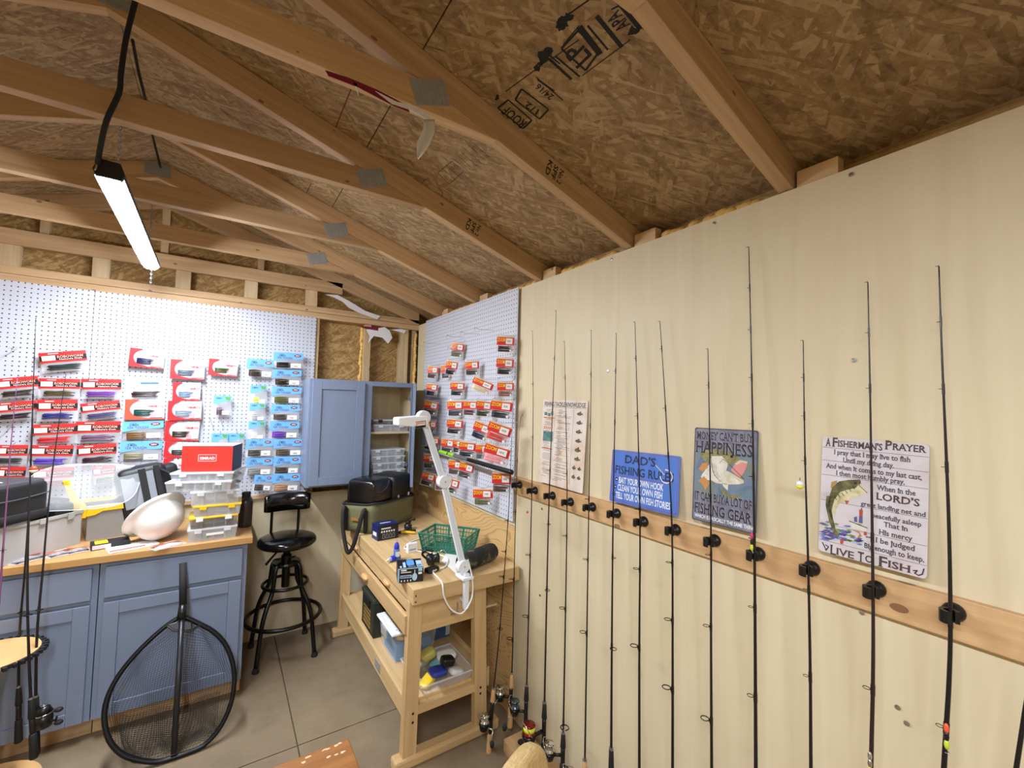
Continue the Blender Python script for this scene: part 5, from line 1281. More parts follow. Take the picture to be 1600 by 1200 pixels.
# 2: fishing rules
t, w, h = sign('rules', "blue Dad's fishing rules tin sign with a white hook", ((956.5, 702), (1063, 713), (1059, 807.6), (952.5, 782)), pbr('sign_blue', '4a78cc', .35))
U = lambda a: (a - .5) * w
m = MB(); outline(m, rounded(w * .955, h * .94, .004), .002, -.0011)
for p in range(len(m.v)): m.v[p].z += h * .03
rect(m, U(.09), U(.95), h * .505, h * .512, -.0011); layer(t, m, 'red_line', pbr('sign_red_line', 'a03a50', .5))
m = MB(); lettering(m, "DAD'S", U(.22), U(.68), h * .77, h * .92, -.0014, serif=.05); lettering(m, 'FISHING RULES', U(.07), U(.93), h * .55, h * .70, -.0014)
for (a, b) in ((.10, .435), (.085, .29), (.065, .145)): disc(m, U(a), h * b, .0075, .0085, -.0013)
layer(t, m, 'dark_lettering', 'navy')
m = MB()
for s, a, b, zb in (('BAIT YOUR OWN HOOK', .14, .80, .375), ('CLEAN YOUR OWN FISH', .125, .79, .235), ('TELL YOUR OWN FISH STORIES', .10, .90, .085)): lettering(m, s, U(a), U(b), h * zb, h * (zb + .115), -.0014)
for (a, b) in ((.10, .435), (.085, .29), (.065, .145)): poly(m, [(U(a) - .004, h * b), (U(a) + .002, h * b + .003), (U(a) + .005, h * b), (U(a) + .002, h * b - .003)], -.0017)
outline(m, [(U(.68), h * .80), (U(.80), h * .66)], .004, -.0018)
outline(m, [(U(.83) + .026 * math.cos(a), h * .63 + .024 * math.sin(a)) for a in [PI * .55 - k * PI / 8 for k in range(13)]], .004, -.0018, False)
layer(t, m, 'white_lettering', 'white')
# 3: money
t, w, h = sign('money', 'grey-blue money and happiness tin sign with open-mouthed bass', ((1081.4, 667.7), (1180.7, 674.6), (1181, 833.8), (1082, 810.8)), mott('sign_slate', '585868', '77798a', '8d8c98', 20), rim=pbr('sign_rim', '4a4650', .5))
def mp(x, y):
    u = (x - 135) / 627; tp = 112 + 43 * u; bt = 1015 + 145 * u; return ((u - .5) * w, (1 - (y - tp) / (bt - tp)) * h)
def pl(t, name, mat, polys, y): 
    m = MB()
    for p in polys: poly(m, [mp(*q) for q in p], y)
    return layer(t, m, name, mat)
pl(t, 'water_picture', mott('sign_water', '4d607f', '6f8496', '7f8268', 14), [[(145, 330), (300, 320), (430, 312), (600, 350), (755, 420), (755, 830), (600, 830), (350, 800), (145, 740)]], -.0010)
pl(t, 'bass_back', mott('bass_olive', '5c5a34', '86804c', 'a79e6a', 40), [[(200, 370), (260, 335), (400, 322), (480, 350), (560, 390), (600, 440), (560, 475), (520, 490), (430, 450), (400, 410), (320, 410), (300, 470), (240, 440)], [(390, 660), (430, 720), (520, 790), (620, 780), (665, 765), (540, 835), (440, 770)]], -.0013)
pl(t, 'bass_belly', mott('bass_pale', 'c2b79a', 'dcd6c6', 'e8e4dc', 30), [[(320, 400), (430, 400), (500, 480), (480, 545), (560, 590), (640, 640), (640, 668), (600, 680), (480, 682), (380, 670), (330, 640), (240, 640), (215, 600), (260, 540), (310, 470)], [(430, 660), (500, 680), (495, 745), (455, 705)]], -.0015)
pl(t, 'bass_mouth', pbr('bass_pink', 'd88d86', .5), [[(560, 480), (610, 455), (665, 460), (670, 500), (640, 570), (612, 612), (560, 580), (520, 540), (545, 500)]], -.0017)
pl(t, 'bass_lip', pbr('bass_lip', 'cfc2a2', .5), [[(555, 475), (600, 440), (668, 452), (674, 478), (620, 464), (575, 490)], [(484, 545), (560, 590), (640, 640), (648, 662), (600, 650), (520, 585)]], -.0018)
pl(t, 'bass_fin', pbr('bass_orange', 'c58a4c', .5), [[(190, 525), (230, 470), (290, 460), (285, 520), (230, 555)], [(190, 645), (250, 600), (320, 665), (270, 735), (230, 675)]], -.0017)
m = MB(); c = mp(525, 405); disc(m, c[0], c[1], .0048, .0048, -.0019)
outline(m, [mp(*q) for q in ((320, 405), (330, 500), (360, 590), (420, 650))], .0014, -.0019, False); outline(m, [mp(*q) for q in ((410, 470), (440, 430), (495, 470), (480, 545))], .0012, -.0019, False); outline(m, [mp(*q) for q in ((500, 480), (560, 540), (640, 625))], .0014, -.0019, False)
for dx in range(3): outline(m, [mp(*q) for q in ((330 + 18 * dx, 470), (345 + 18 * dx, 560), (385 + 18 * dx, 620))], .0007, -.0019, False)
layer(t, m, 'bass_lines', 'ink')
def crop_text(m, s, x0, x1, yb, cap, y=-.0015, serif=0, f=mp):
    a, b = f(x0, yb), f(x1, yb); c = f(x0, yb - cap); z = f(x0, yb)[1]; lettering(m, s, a[0], b[0], z, z + (c[1] - z), y, serif)
for off, nm, mt, y in ((.0012, 'letter_edges', pbr('letter_pale', 'b9bac6', .5), -.0014), (0, 'lettering', pbr('letter_plum', '332a33', .5), -.0019)):
    m = MB()
    for s, x0, x1, yb, cap in (("MONEY CAN'T BUY", 165, 720, 220, 75), ('HAPPINESS', 160, 718, 352, 112), ('IT CAN BUY A LOT OF', 165, 720, 820, 80), ('FISHING GEAR', 165, 720, 945, 95)):
        crop_text(m, s, x0, x1, yb, cap, y, .045)
    for v in m.v: v.x += off; v.z += off * .7
    layer(t, m, nm, mt)
m = MB(); crop_text(m, 'WHICH IS BASICALLY THE SAME THING', 165, 750, 995, 34, -.0015); layer(t, m, 'white_lettering', 'white')
# 4: prayer
t, w, h = sign('prayer', "whitewashed plank fisherman's prayer sign with leaping bass", ((1279, 680.4), (1446, 696), (1447, 904), (1280, 861)), mott('whitewash', 'c2b4b2', 'cfc8ca', 'd9d4d8', 7), .009)
def mp(x, y):
    u = (x - 95) / 840; tp = 52 + 78 * u; bt = 955 + 215 * u; return ((u - .5) * w, (1 - (y - tp) / (bt - tp)) * h)
m = MB()
for yl in (138, 240, 355, 555, 738, 868):
    z = mp(97, yl)[1]; rect(m, -w / 2 + .001, w / 2 - .001, z, z + .001, -.0011)
layer(t, m, 'plank_lines', pbr('plank_line', '6e6468', .6))
m = MB(); f = mp
for s, x0, x1, yb, cap in (('A', 128, 168, 128, 62), ('F', 188, 232, 134, 72), ("ISHERMAN'S", 236, 600, 136, 50), ('P', 622, 672, 163, 72), ('RAYER', 678, 912, 168, 52), ('L', 203, 250, 985, 72), ('IVE', 256, 402, 990, 52), ('T', 432, 482, 1037, 72), ('O', 490, 552, 1045, 52), ('F', 598, 660, 1078, 80), ('ISH', 668, 822, 1085, 52), ("LORD'S", 565, 878, 560, 54)):
    crop_text(m, s, x0, x1, yb, cap, -.0015, .05, f)
layer(t, m, 'title_lettering', pbr('title_brown', '4f3b38', .6))
m = MB()
for s, x0, x1, yb, cap in (('I pray that I may live to fish', 205, 805, 197, 38), ('Until my dying day.', 285, 690, 263, 38), ('And when it comes to my last cast,', 138, 888, 303, 38), ('I then most humbly pray.', 230, 770, 365, 38), ('When in the', 565, 848, 485, 40), ('great landing net and', 443, 918, 608, 36), ('peacefully asleep', 535, 892, 700, 36), ('That in', 625, 798, 772, 38), ('His mercy', 593, 832, 832, 40), ('I be judged', 570, 850, 895, 40), ('Big enough to keep.', 482, 916, 938, 40)):
    crop_text(m, s, x0, x1, yb, cap, -.0015, .04, f)
layer(t, m, 'verse_lettering', pbr('verse_ink', '4a4350', .6))
pl(t, 'bass_back', mott('bass_green', '3e3a2a', '5e5a38', '7b7a4c', 50), [[(180, 520), (200, 450), (260, 415), (340, 405), (430, 405), (440, 440), (400, 470), (330, 482), (270, 500), (220, 560), (200, 640), (215, 720), (190, 700), (165, 600)], [(150, 530), (182, 530), (192, 640), (240, 790), (280, 860), (230, 830), (180, 730), (145, 600)]], -.0014)
pl(t, 'bass_belly', mott('bass_cream', 'a7a06a', 'cfc898', 'ddd8c0', 40), [[(430, 430), (492, 505), (450, 530), (380, 545), (330, 570), (262, 590), (236, 640), (228, 715), (208, 640), (224, 560), (272, 502), (340, 482), (400, 470)]], -.0015)
pl(t, 'bass_red', pbr('bass_red', 'b5472f', .5), [[(308, 568), (348, 572), (328, 602)], [(478, 812), (500, 818), (498, 846), (474, 840)], [(432, 640), (462, 645), (460, 690), (434, 690)], [(283, 870), (315, 880), (305, 912), (285, 905)]], -.0017)
pl(t, 'bass_fin', pbr('fin_tan', 'b0884e', .5), [[(183, 470), (190, 420), (240, 408), (232, 440)], [(380, 800), (440, 815), (460, 850), (420, 870), (440, 830)]], -.0016)
m = MB(); c = f(395, 432); disc(m, c[0], c[1], .003, .003, -.0018)
for k in range(6): outline(m, [f(225 + 30 * k, 540 - 16 * k), f(240 + 30 * k, 560 - 16 * k)], .0016, -.0018, False)
outline(m, [f(*q) for q in ((435, 415), (425, 450), (490, 508))], .0014, -.0018, False); outline(m, [f(*q) for q in ((355, 730), (500, 785))], .0016, -.0018, False)
outline(m, [f(*q) for q in ((130, 895), (165, 955), (185, 930), (160, 915))], .0022, -.0018, False); outline(m, [f(*q) for q in ((845, 1105), (870, 1105), (855, 1125), (880, 1140), (905, 1130), (915, 1090))], .0022, -.0018, False)
layer(t, m, 'bass_lines', pbr('line_brown', '2e2622', .6))
pl(t, 'boat', pbr('boat_white', 'd8d2c4', .5), [[(355, 735), (500, 790), (495, 815), (385, 790)]], -.0016)
pl(t, 'boatman', pbr('boatman_blue', '565a86', .5), [[(434, 690), (460, 690), (462, 750), (432, 745)], [(392, 700), (415, 695), (420, 740), (395, 735)], [(445, 628), (457, 630), (455, 645), (445, 643)]], -.0017)
rnd = random.Random(12)
for nm, cl, n_ in (('water_blue', '6f7fb0', 26), ('water_violet', '5a4f8c', 22), ('weed_green', '6f8f3a', 18), ('water_pale', 'a9b6d6', 16)):
    m = MB()
    for k in range(n_):
        x = rnd.uniform(120, 450); y = 720 + 210 * rnd.random() ** .7 + (x - 110) * .1
        if y > 800 + (x - 110) * .36: y -= 60
        c = f(x, y); L_ = rnd.uniform(.004, .012); poly(m, [(c[0] - L_, c[1] - .002), (c[0], c[1] + .0025), (c[0] + L_, c[1] + .001), (c[0] + L_ * .3, c[1] - .003)], -.0012 - .0001 * len(nm) * .1)
    layer(t, m, nm, pbr(nm, cl, .5))

# ------------------------------------------------------------------ fishing rods
ringm = MB().tube([(0, math.cos(2 * PI * k / 14), math.sin(2 * PI * k / 14)) for k in range(14)], .13, 5, closed=True)   # unit guide ring in the YZ plane
GUIDE = ringm.tube([(0, -1.05, 0), (-1.2, -1.6, 0)], .16, 4).tube([(0, -1.05, 0), (1.4, -1.6, 0)], .16, 4).mesh('guide', 'blackmetal')
def guide(parent, p, axis, out, r, name='guide', mat='blackmetal'):
    """ring guide: line runs along axis, the ring stands off the blank in the direction out"""
    o = link_mesh(name, GUIDE, parent, mat); a = axis.normalized(); u = (out - a * out.dot(a)).normalized(); s_ = a.cross(u)
    M_ = Matrix((a, u, s_)).transposed().to_4x4(); M_.translation = p + u * r * 1.6
    o.matrix_local = FRAME[parent.name].inverted() @ M_ @ Matrix.Diagonal((r, r, r, 1)); return o
def spin_reel(parent, p, axis, out, s=1.0, spool='chrome', body='blackmetal', line=None, sidev=None):
    """spinning reel hung off the seat: stem, body, spool, bail and crank, spool facing the tip"""
    a = axis.normalized(); u = (out - a * out.dot(a)).normalized(); c = a.cross(u)
    W = lambda x, y, z: p + (a * x + u * y + c * z) * s
    b = MB().tube([W(.0, .008, 0), W(-.005, .03, 0), W(-.01, .055, 0)], [.007 * s, .006 * s, .010 * s], 8)
    b.lathe([(.0, -.035), (.018, -.03), (.024, -.01), (.026, .0), (.0, .0)], W(0, .06, 0), a, 16) if s == 1 else b.lathe([(.0, -.035 * s), (.018 * s, -.03 * s), (.024 * s, -.01 * s), (.026 * s, .0), (.0, .0)], W(0, .06, 0), a, 16)
    body_o = b.build('reel', body, parent, smooth=True)
    MB().lathe([(.018 * s, .001), (.024 * s, .004 * s), (.024 * s, .008 * s), (.018 * s, .012 * s), (.018 * s, .028 * s), (.023 * s, .032 * s), (.021 * s, .037 * s), (0, .039 * s)], W(0, .06, 0), a, 18).build('spool', spool, body_o, smooth=True)
    if line: MB().lathe([(.0205 * s, .0125 * s), (.0215 * s, .02 * s), (.0205 * s, .0275 * s)], W(0, .06, 0), a, 18).build('line', line, body_o, smooth=True)
    MB().tube(smooth_path([W(.004, .06, .027), W(.03, .075, .03), W(.05, .088, .0), W(.03, .075, -.03), W(.004, .06, -.027)]), .0016 * s, 6).build('bail', 'chrome', body_o, smooth=True)
    MB().tube(smooth_path([W(-.012, .06, .02), W(-.012, .06, .05), W(-.03, .07, .055), W(-.055, .08, .052)]), .0035 * s, 6).build('crank', 'steel', body_o, smooth=True)
    MB().ball(W(-.058, .08, .066), .011 * s, 8, 6, (1, 1, 1.5)).build('crank_knob', 'blackm', body_o, smooth=True)
    return body_o
def drum_reel(parent, p, axis, out):
    """closed-face reel: a black cone with a chrome rim above a round body, crank at its side"""
    a = axis.normalized(); u = (out - a * out.dot(a)).normalized(); c = a.cross(u); q = p + u * .035
    b = MB().lathe([(.0, -.06), (.026, -.055), (.030, -.03), (.030, .0)], q, a, 20).build('reel', 'black', parent, smooth=True)
    MB().lathe([(.0305, -.002), (.032, 0), (.0305, .003)], q, a, 20).build('chrome_rim', 'chrome', b, smooth=True)
    MB().lathe([(.030, .003), (.020, .026), (.010, .032)], q, a, 20).build('nose_cone', 'black', b, smooth=True)
    MB().lathe([(.010, .031), (.011, .034), (.004, .036)], q, a, 14).build('line_ring', 'chrome', b, smooth=True)
    MB().tube([q - a * .03 + u * .028, q - a * .03 + u * .055, q - a * .012 + u * .06], .004, 6).build('crank', 'blackm', b, smooth=True)
    for k in (-1, 1): MB().ball(q - a * .012 + u * .068 + a * .026 * k, .012, 8, 6, (1.3, 1, .8)).build('crank_knob', 'blackm', b, smooth=True)
    MB().tube([p, q], .008, 8).build('reel_foot', 'black', b)
def lean(px, py, xs):
    """point on a rod whose distance from the wall changes with height: xs = ((z, x), ...)"""
    x = -.06
    for _ in range(6):
        p = at(px, py, 'x', x); z = p.z
        for (z0, x0), (z1, x1) in zip(xs, xs[1:]):
            if z <= z1 or (z1, x1) == xs[-1]:
                x = x0 + (x1 - x0) * max(-.2, min(1.2, (z - z0) / (z1 - z0))); break
    return at(px, py, 'x', x)
WALLX = ((0, -.105), (1.262, -.058), (2.2, -.03))
BLK = pbr('rod_black', '121013', .3); BRN = pbr('rod_brown', '2a1a1c', .3); PUR = pbr('rod_purple', '6a3a5c', .35)
def rod(label, pts, guides, rt=.0011, rb=.0055, blank=BLK, grip='blackm', gz=.33, reel=True, rs=1.0, out=Vector((-.7, .6, 0)), gr0=.003, gr1=.021, grp='fishing rods along the cream wall', zb=.065, spool='chrome', line=None, seat=.20, reel_out=None, rear='same', extend=True):
    P = [Vector(p) for p in pts]
    if extend:
        d = (P[-1] - P[-2]).normalized()
        while len(P) > 2 and P[-2].z <= zb: P.pop()
        if P[-1].z < zb: P[-1] = P[-2].lerp(P[-1], (P[-2].z - zb) / (P[-2].z - P[-1].z))
        if P[-1].z > zb: P.append(P[-1] + d * ((zb - P[-1].z) / d.z))
    P = smooth_path(P, 5); L = [0]
    for a, b in zip(P, P[1:]): L.append(L[-1] + (b - a).length)
    T = L[-1]
    def along(s_):
        for i in range(len(P) - 1):
            if L[i + 1] >= s_ or i == len(P) - 2:
                f = (s_ - L[i]) / max(1e-6, L[i + 1] - L[i]); return P[i].lerp(P[i + 1], f), (P[i + 1] - P[i]).normalized()
    t = thing('fishing_rod', label, 'fishing rod', P[-1], 0, grp)
    MB().tube(P, [rt + (rb - rt) * (l / T) for l in L], 8).build('blank', blank, t, smooth=True)
    p0_, d0_ = along(.0); guide(t, p0_, d0_, out, gr0 * .9, 'tip_guide')
    for i, g in enumerate(guides):
        if isinstance(g, tuple):   # seen at this pixel height
            s_ = min(range(len(P)), key=lambda k: abs(800 * 0 + proj_y(P[k]) - g[0])); s_ = L[s_]
            for k in range(len(P) - 1):
                ya, yb2 = proj_y(P[k]), proj_y(P[k + 1])
                if ya <= g[0] <= yb2: s_ = L[k] + (L[k + 1] - L[k]) * (g[0] - ya) / (yb2 - ya)
            o_ = Vector(g[1]) if len(g) > 1 else out
        else: s_ = g * T; o_ = out
        p_, d_ = along(s_); f = s_ / T
        MB().tube([p_ - d_ * .012, p_ + d_ * .012], rt + (rb - rt) * f + .0007, 8).build('guide_wrap', blank, t)
        guide(t, p_, d_, o_, gr0 + (gr1 - gr0) * f ** 1.5)
    z_at = lambda z: min(range(len(P)), key=lambda k: abs(P[k].z - z))
    def seg(z0, z1, r0, r1, name, mat):
        a, b = P[-1] + (P[-2] - P[-1]).normalized() * (z0 - P[-1].z) , None
        dn = (P[-6] - P[-1]).normalized(); a = P[-1] + dn * z0; b = P[-1] + dn * z1; q_ = b - a
        return MB().tube([a, a + q_ * .06, a + q_ * .5, a + q_ * .94, b], [r0 * .8, r0, (r0 + r1) / 2, r1, r1 * .75], 12).build(name, mat, t, smooth=True)
    seg(0, .10, .0145, .0125, 'butt_grip', grip); seg(.10, seat, .010, .010, 'reel_seat', BLK); seg(seat, gz, .0125, .009, 'fore_grip', grip)
    MB().tube([P[-1] + (P[-6] - P[-1]).normalized() * (gz - .002), P[-1] + (P[-6] - P[-1]).normalized() * (gz + .006)], .0092, 12).build('winding_check', 'steel', t)
    if reel == 'drum': drum_reel(t, P[-1] + (P[-6] - P[-1]).normalized() * .17, (P[-6] - P[-1]), reel_out)
    elif reel: spin_reel(t, P[-1] + (P[-6] - P[-1]).normalized() * (.10 + (seat - .1) / 2), (P[-6] - P[-1]), reel_out or out, rs, spool=spool, line=line)
    return t
RTI = ROT.transposed()
def proj_y(p):
    d = RTI @ (p - CAM); return 600 + FPX * d.y / d.z
OUTL = Vector((-.25, .95, 0)); OUTR = Vector((-.5, -.85, 0)); OUTF = Vector((-1, .1, 0))
ORD = ('first', 'second', 'third', 'fourth', 'fifth', 'sixth', 'seventh', 'eighth', 'ninth', 'tenth', 'eleventh', 'twelfth', 'thirteenth')
lw = lambda *pp: [lean(x, y, WALLX) for x, y in pp]
rod('black rod in the first clip from the corner, drooping hooked tip over the pegboard edge', lw((817, 648), (813, 655), (810, 690), (807, 760), (804, 870), (801, 1015), (797, 1120)), [(720,), (800,), (905,), (1000, OUTL)], rt=.0009, rb=.004, reel_out=Vector((-.55, .8, 0)), grip='cork', seat=.19, gz=.26)
q0 = lambda px, py: lean(px, py, ((0, -.226), (1.75, -.03)))
rod('slim dark rod leaning across the pegboard edge with cork butt on the floor', [q0(803, 600), q0(799, 700), q0(794, 810), q0(781, 983), q0(770, 1090), q0(763, 1182)], [.2, .4, .55, (862,), (980, OUTR)], rt=.0009, rb=.004, reel_out=Vector((-.9, -.4, 0)), grip='cork', seat=.24, gz=.30, zb=.0, extend=False)
rod('brown rod in the second clip, orange bead under the board, blue-grey reel', lw((832, 517), (833, 640), (831, 767), (826, 960), (820, 1180)), [(600,), (683,), (868, OUTL), (965, OUTL)], blank=BRN, rt=.001, rb=.0045, reel_out=Vector((-.5, .85, 0)), spool=pbr('blue_steel', '6c7688', .2, .9), gz=.27)
rod('brown rod in the third clip crossing the tackle chart, yellow line on its reel', lw((869, 485), (865, 600), (858, 775), (853, 990), (849, 1190)), [(560,), (640,), (735,), (818, OUTR), (920, OUTR)], blank=BRN, reel_out=Vector((-1, .2, 0)), rs=1.25, spool=pbr('red_spool', '8a2a2a', .25, .8), line=pbr('yellow_line', 'd8e034', .4), seat=.2, gz=.27)
rod('black rod in the fourth clip crossing the right edge of the tackle chart', lw((882, 533), (884, 640), (886, 785), (883, 990), (880, 1150)), [(590,), (650,), (740,), (838, OUTL), (952, OUTL), (1130, OUTR)], rt=.001, rb=.0045, gz=.22, seat=.16, reel_out=Vector((-.6, .8, 0)))
rod('thin black rod in the fifth clip between the tackle chart and the rules sign', lw((924, 516), (923, 640), (920, 793), (917, 990), (914, 1180)), [(585,), (665,), (780,), (875, OUTL), (990, OUTL)], rt=.001, rb=.0042, grip='cork', gz=.20, seat=.14)
rod('black rod in the sixth clip over the left end of the rules sign', lw((963, 521), (961, 640), (958, 803), (956, 1000), (955, 1198)), [(580,), (660, OUTR), (870, OUTR), (1010, OUTR)], rt=.0011, rb=.0058)
rod('black rod in the seventh clip through the middle of the rules sign', lw((992, 503), (996, 640), (1000, 816), (999, 1000), (999, 1198)), [(560,), (650,), (796, OUTL), (890, OUTL), (1012, OUTL)], rt=.0011, rb=.0058, gr1=.024)
rod('black rod in the eighth clip over the right end of the rules sign, bent tip', lw((1031, 502), (1035, 560), (1043, 690), (1050, 829), (1051, 1010), (1051, 1198)), [(545,), (638,), (712,), (880, OUTL), (970, OUTL), (1078, OUTL)], rt=.0011, rb=.006, gr1=.023)
rod('dark rod in the ninth clip over the money sign', lw((1106, 545), (1108, 640), (1111, 846), (1111, 1000), (1112, 1198)), [(602,), (690,), (779,), (868, OUTL), (980, OUTL), (1127, OUTL)], rt=.0012, rb=.006)
rod('tallest rod, in the tenth clip at the edge of the money sign', lw((1170, 386), (1174, 560), (1177, 720), (1179, 867), (1180, 1000), (1181, 1198)), [(450,), (515,), (590,), (662, OUTL), (745, OUTL), (842, OUTL), (950, OUTL), (1090, OUTL)], rt=.0012, rb=.007, gr1=.014)
rod('dark rod in the eleventh clip between money and prayer signs, float on it', lw((1255, 532), (1258, 720), (1263, 890), (1266, 1050), (1267, 1198)), [(590,), (650,), (720,), (922, OUTL), (1058, OUTL)], rt=.0012, rb=.0065, gr1=.012)
rod('dark rod in the twelfth clip crossing the prayer sign', lw((1356, 441), (1360, 640), (1364, 923), (1364, 1060), (1361, 1198)), [(520,), (607,), (700,), (840,), (1078, OUTL)], rt=.0012, rb=.0072, blank=BRN, gr1=.015)
rod('stout dark rod in the thirteenth clip beyond the prayer sign, bright lure on it', lw((1467, 416), (1472, 560), (1482, 800), (1485, 960), (1483, 1060), (1475, 1198)), [(503,), (608,), (730,), (972,), (1138, OUTL)], rt=.0013, rb=.0078, gr1=.012)
rod('leaning dark rod at the far end, only its lower part in the picture', [at(1720, 420, 'x', -.05), at(1650, 820, 'x', -.06), at(1604, 1095, 'x', -.08), at(1588, 1200, 'x', -.085)], [.3, .6], rt=.0013, rb=.0065, reel=True)
# clips on the board
for i, (px, py) in enumerate(((807, 758), (831, 767), (858, 775), (886, 785), (920, 793), (958, 803), (1000, 816), (1050, 829), (1111, 846), (1179, 867), (1263, 890), (1364, 923), (1486, 960))):
    p = at(px, py, 'x', -.045); p.x = -.0205
    xr_ = lean(px, py, WALLX).x
    c = thing('rod_clip', 'black rod clip on the pine board, %s from the corner' % ORD[i], 'rod clip', p, 0, 'rod clips along the pine board')
    MB().lathe([(0, 0), (.020, 0), (.020, .006), (.016, .012), (.011, .015), (.010, .026)], p, (-1, 0, 0), 16).build('base', 'black', c, smooth=True)
    ctr_ = Vector((xr_ - .002, p.y, p.z)); pts = []
    for k in range(13):
        a = math.radians(-25) + math.radians(285) * k / 12; pts.append(ctr_ + Vector((-math.cos(a) * .0165, math.sin(a) * .0165, 0)))
    inn = [ctr_ + (q_ - ctr_) * .55 for q_ in pts]
    for zs in (-.013,):
        m = MB()
        for k in range(12):
            A_ = [pts[k], pts[k + 1], inn[k + 1], inn[k]]; m.prism([q_ + Vector((0, 0, zs)) for q_ in A_], (0, 0, .026))
        m.build('jaw', 'black', c)
# floor rail that holds the butts
frl = MB().box((-.165, -1.735, .0), (-.035, -4.3, .06)).build('butt_rail', 'pine_y', bevel=.003)
tag(frl, 'pine floor rail with sockets for the rod butts, along the cream wall', 'rail')
sk = MB().lathe([(.016, .0003), (.022, .0003), (.022, .0006), (.016, .0006)], (0, 0, 0), n=16).mesh('socket', pbr('socket_dark', '2a2018', .8))
for k in range(13):
    o = link_mesh('socket', sk, frl); o.matrix_local = FRAME[frl.name].inverted() @ Matrix.Translation((-.10, -1.80 - .142 * k, .0602))
# small bright things hanging on rods
def float_(label, px, py, r, c1, c2, xoff=-.012, name='bobber'):
    p = lean(px, py, WALLX) + Vector((xoff, 0, 0)); b = thing(name, label, 'float', p - Vector((0, 0, r)))
    MB().lathe([(0, 0), (r * .7, r * .3), (r, r)], p - Vector((0, 0, r)), n=14).build('lower_half', c1, b, smooth=True)
    MB().lathe([(r, r), (r * .7, r * 1.7), (0, r * 2)], p - Vector((0, 0, r)), n=14).build('upper_half', c2, b, smooth=True)
    MB().tube([p + Vector((0, 0, r)), p + Vector((0, 0, r * 1.6))], .0015, 6).build('stem', 'steel', b)
float_('yellow and white float hanging on the eleventh rod', 1253, 757, .012, pbr('fl_yellow', 'e8e24a', .3), 'white')
float_('small orange bead on the second clip rod under the board', 827, 800, .006, pbr('fl_orange', 'ee5a3a', .3), pbr('fl_orange', 'ee5a3a', .3), name='bead')
def lure(label, px, py, cols, L=.045, xoff=-.012):
    p = lean(px, py, WALLX) + Vector((xoff, 0, 0)); b = thing('fishing_lure', label, 'lure', p - Vector((0, 0, L)))
    n_ = len(cols)
    for k, c_ in enumerate(cols):
        z1 = p.z - L * k / n_; MB().ball((p.x, p.y, z1 - L / n_ / 2), L / n_ * .62, 8, 6, (.45, .45, 1)).build(('head', 'body', 'tail')[k % 3], c_, b, smooth=True)
    MB().tube(smooth_path([p - Vector((0, 0, L)), p - Vector((0, .004, L + .008)), p - Vector((0, -.003, L + .01))]), .0008, 5).build('hook', 'steel', b)
lure('orange, black and yellow lure clipped on the stout thirteenth rod', 1481, 1128, (pbr('fl_orange', 'ee5a3a', .3), 'black', pbr('fl_lime', 'c8d83a', .3)), .05)
lure('pink and lime lure hooked on the tallest rod above its clip', 1178, 832, (pbr('fl_pink', 'c83a6a', .4), 'blackm', pbr('fl_lime', 'c8d83a', .3)), .05)
lure('silver and yellow lure on the twelfth rod near the bottom of the picture', 1362, 1172, ('chrome', 'steel', pbr('fl_yellow', 'e8e24a', .3)), .05)
# rods standing in the round rack
def rk_rod(label, pp, guides, **kw):
    P = [at(px, py, 'y', y) for px, py, y in pp]
    kw.setdefault('out', Vector((.3, -.95, 0)))
    return rod(label, P, guides, grp='rods in the round rack', extend=False, gz=.24, seat=.16, **kw)
rk_rod('longest black rod in the round rack, crossing the lone red pack column', [(56, 497, -.72), (49, 690, -.80), (43, 890, -.89), (45, 1022, -.935), (53, 1185, -.96)], [(560,), (620,), (720,), (960,)], rt=.0011, rb=.006, reel=False)
rk_rod('black rod in the round rack with a drum reel beside the cabinets', [(103, 585, -.66), (95, 640, -.68), (79, 760, -.73), (66, 900, -.79), (57, 1008, -.83), (56, 1180, -.86)], [(800,), (952,)], rt=.0011, rb=.0065, reel='drum', reel_out=Vector((.8, -.6, 0)))
rk_rod('dark rod in the round rack leaning behind the drum reel rod', [(52, 640, -.675), (47, 760, -.675), (38, 900, -.677), (30, 1000, -.68), (29, 1160, -.70)], [(790,), (955,)], rt=.0011, rb=.006, reel=False)
rk_rod('slim purple rod in the round rack at the picture edge', [(27, 590, -.72), (15, 720, -.80), (4, 870, -.90), (-6, 1010, -.97), (-10, 1170, -1.0)], [(640,), (668,), (860,)], rt=.0011, rb=.0055, blank=PUR, reel=False)
p = at(52, 734, 'y', -.815); b = thing('bobber', 'red and cream float hanging on a rod in the round rack', 'float', p)
MB().lathe([(0, -.016), (.01, -.012), (.015, 0)], p, n=14).build('lower_half', pbr('fl_cream', 'e8d9b0', .3), b, smooth=True); MB().lathe([(.015, 0), (.011, .011), (0, .016)], p, n=14).build('upper_half', pbr('fl_red', 'd8452f', .3), b, smooth=True)
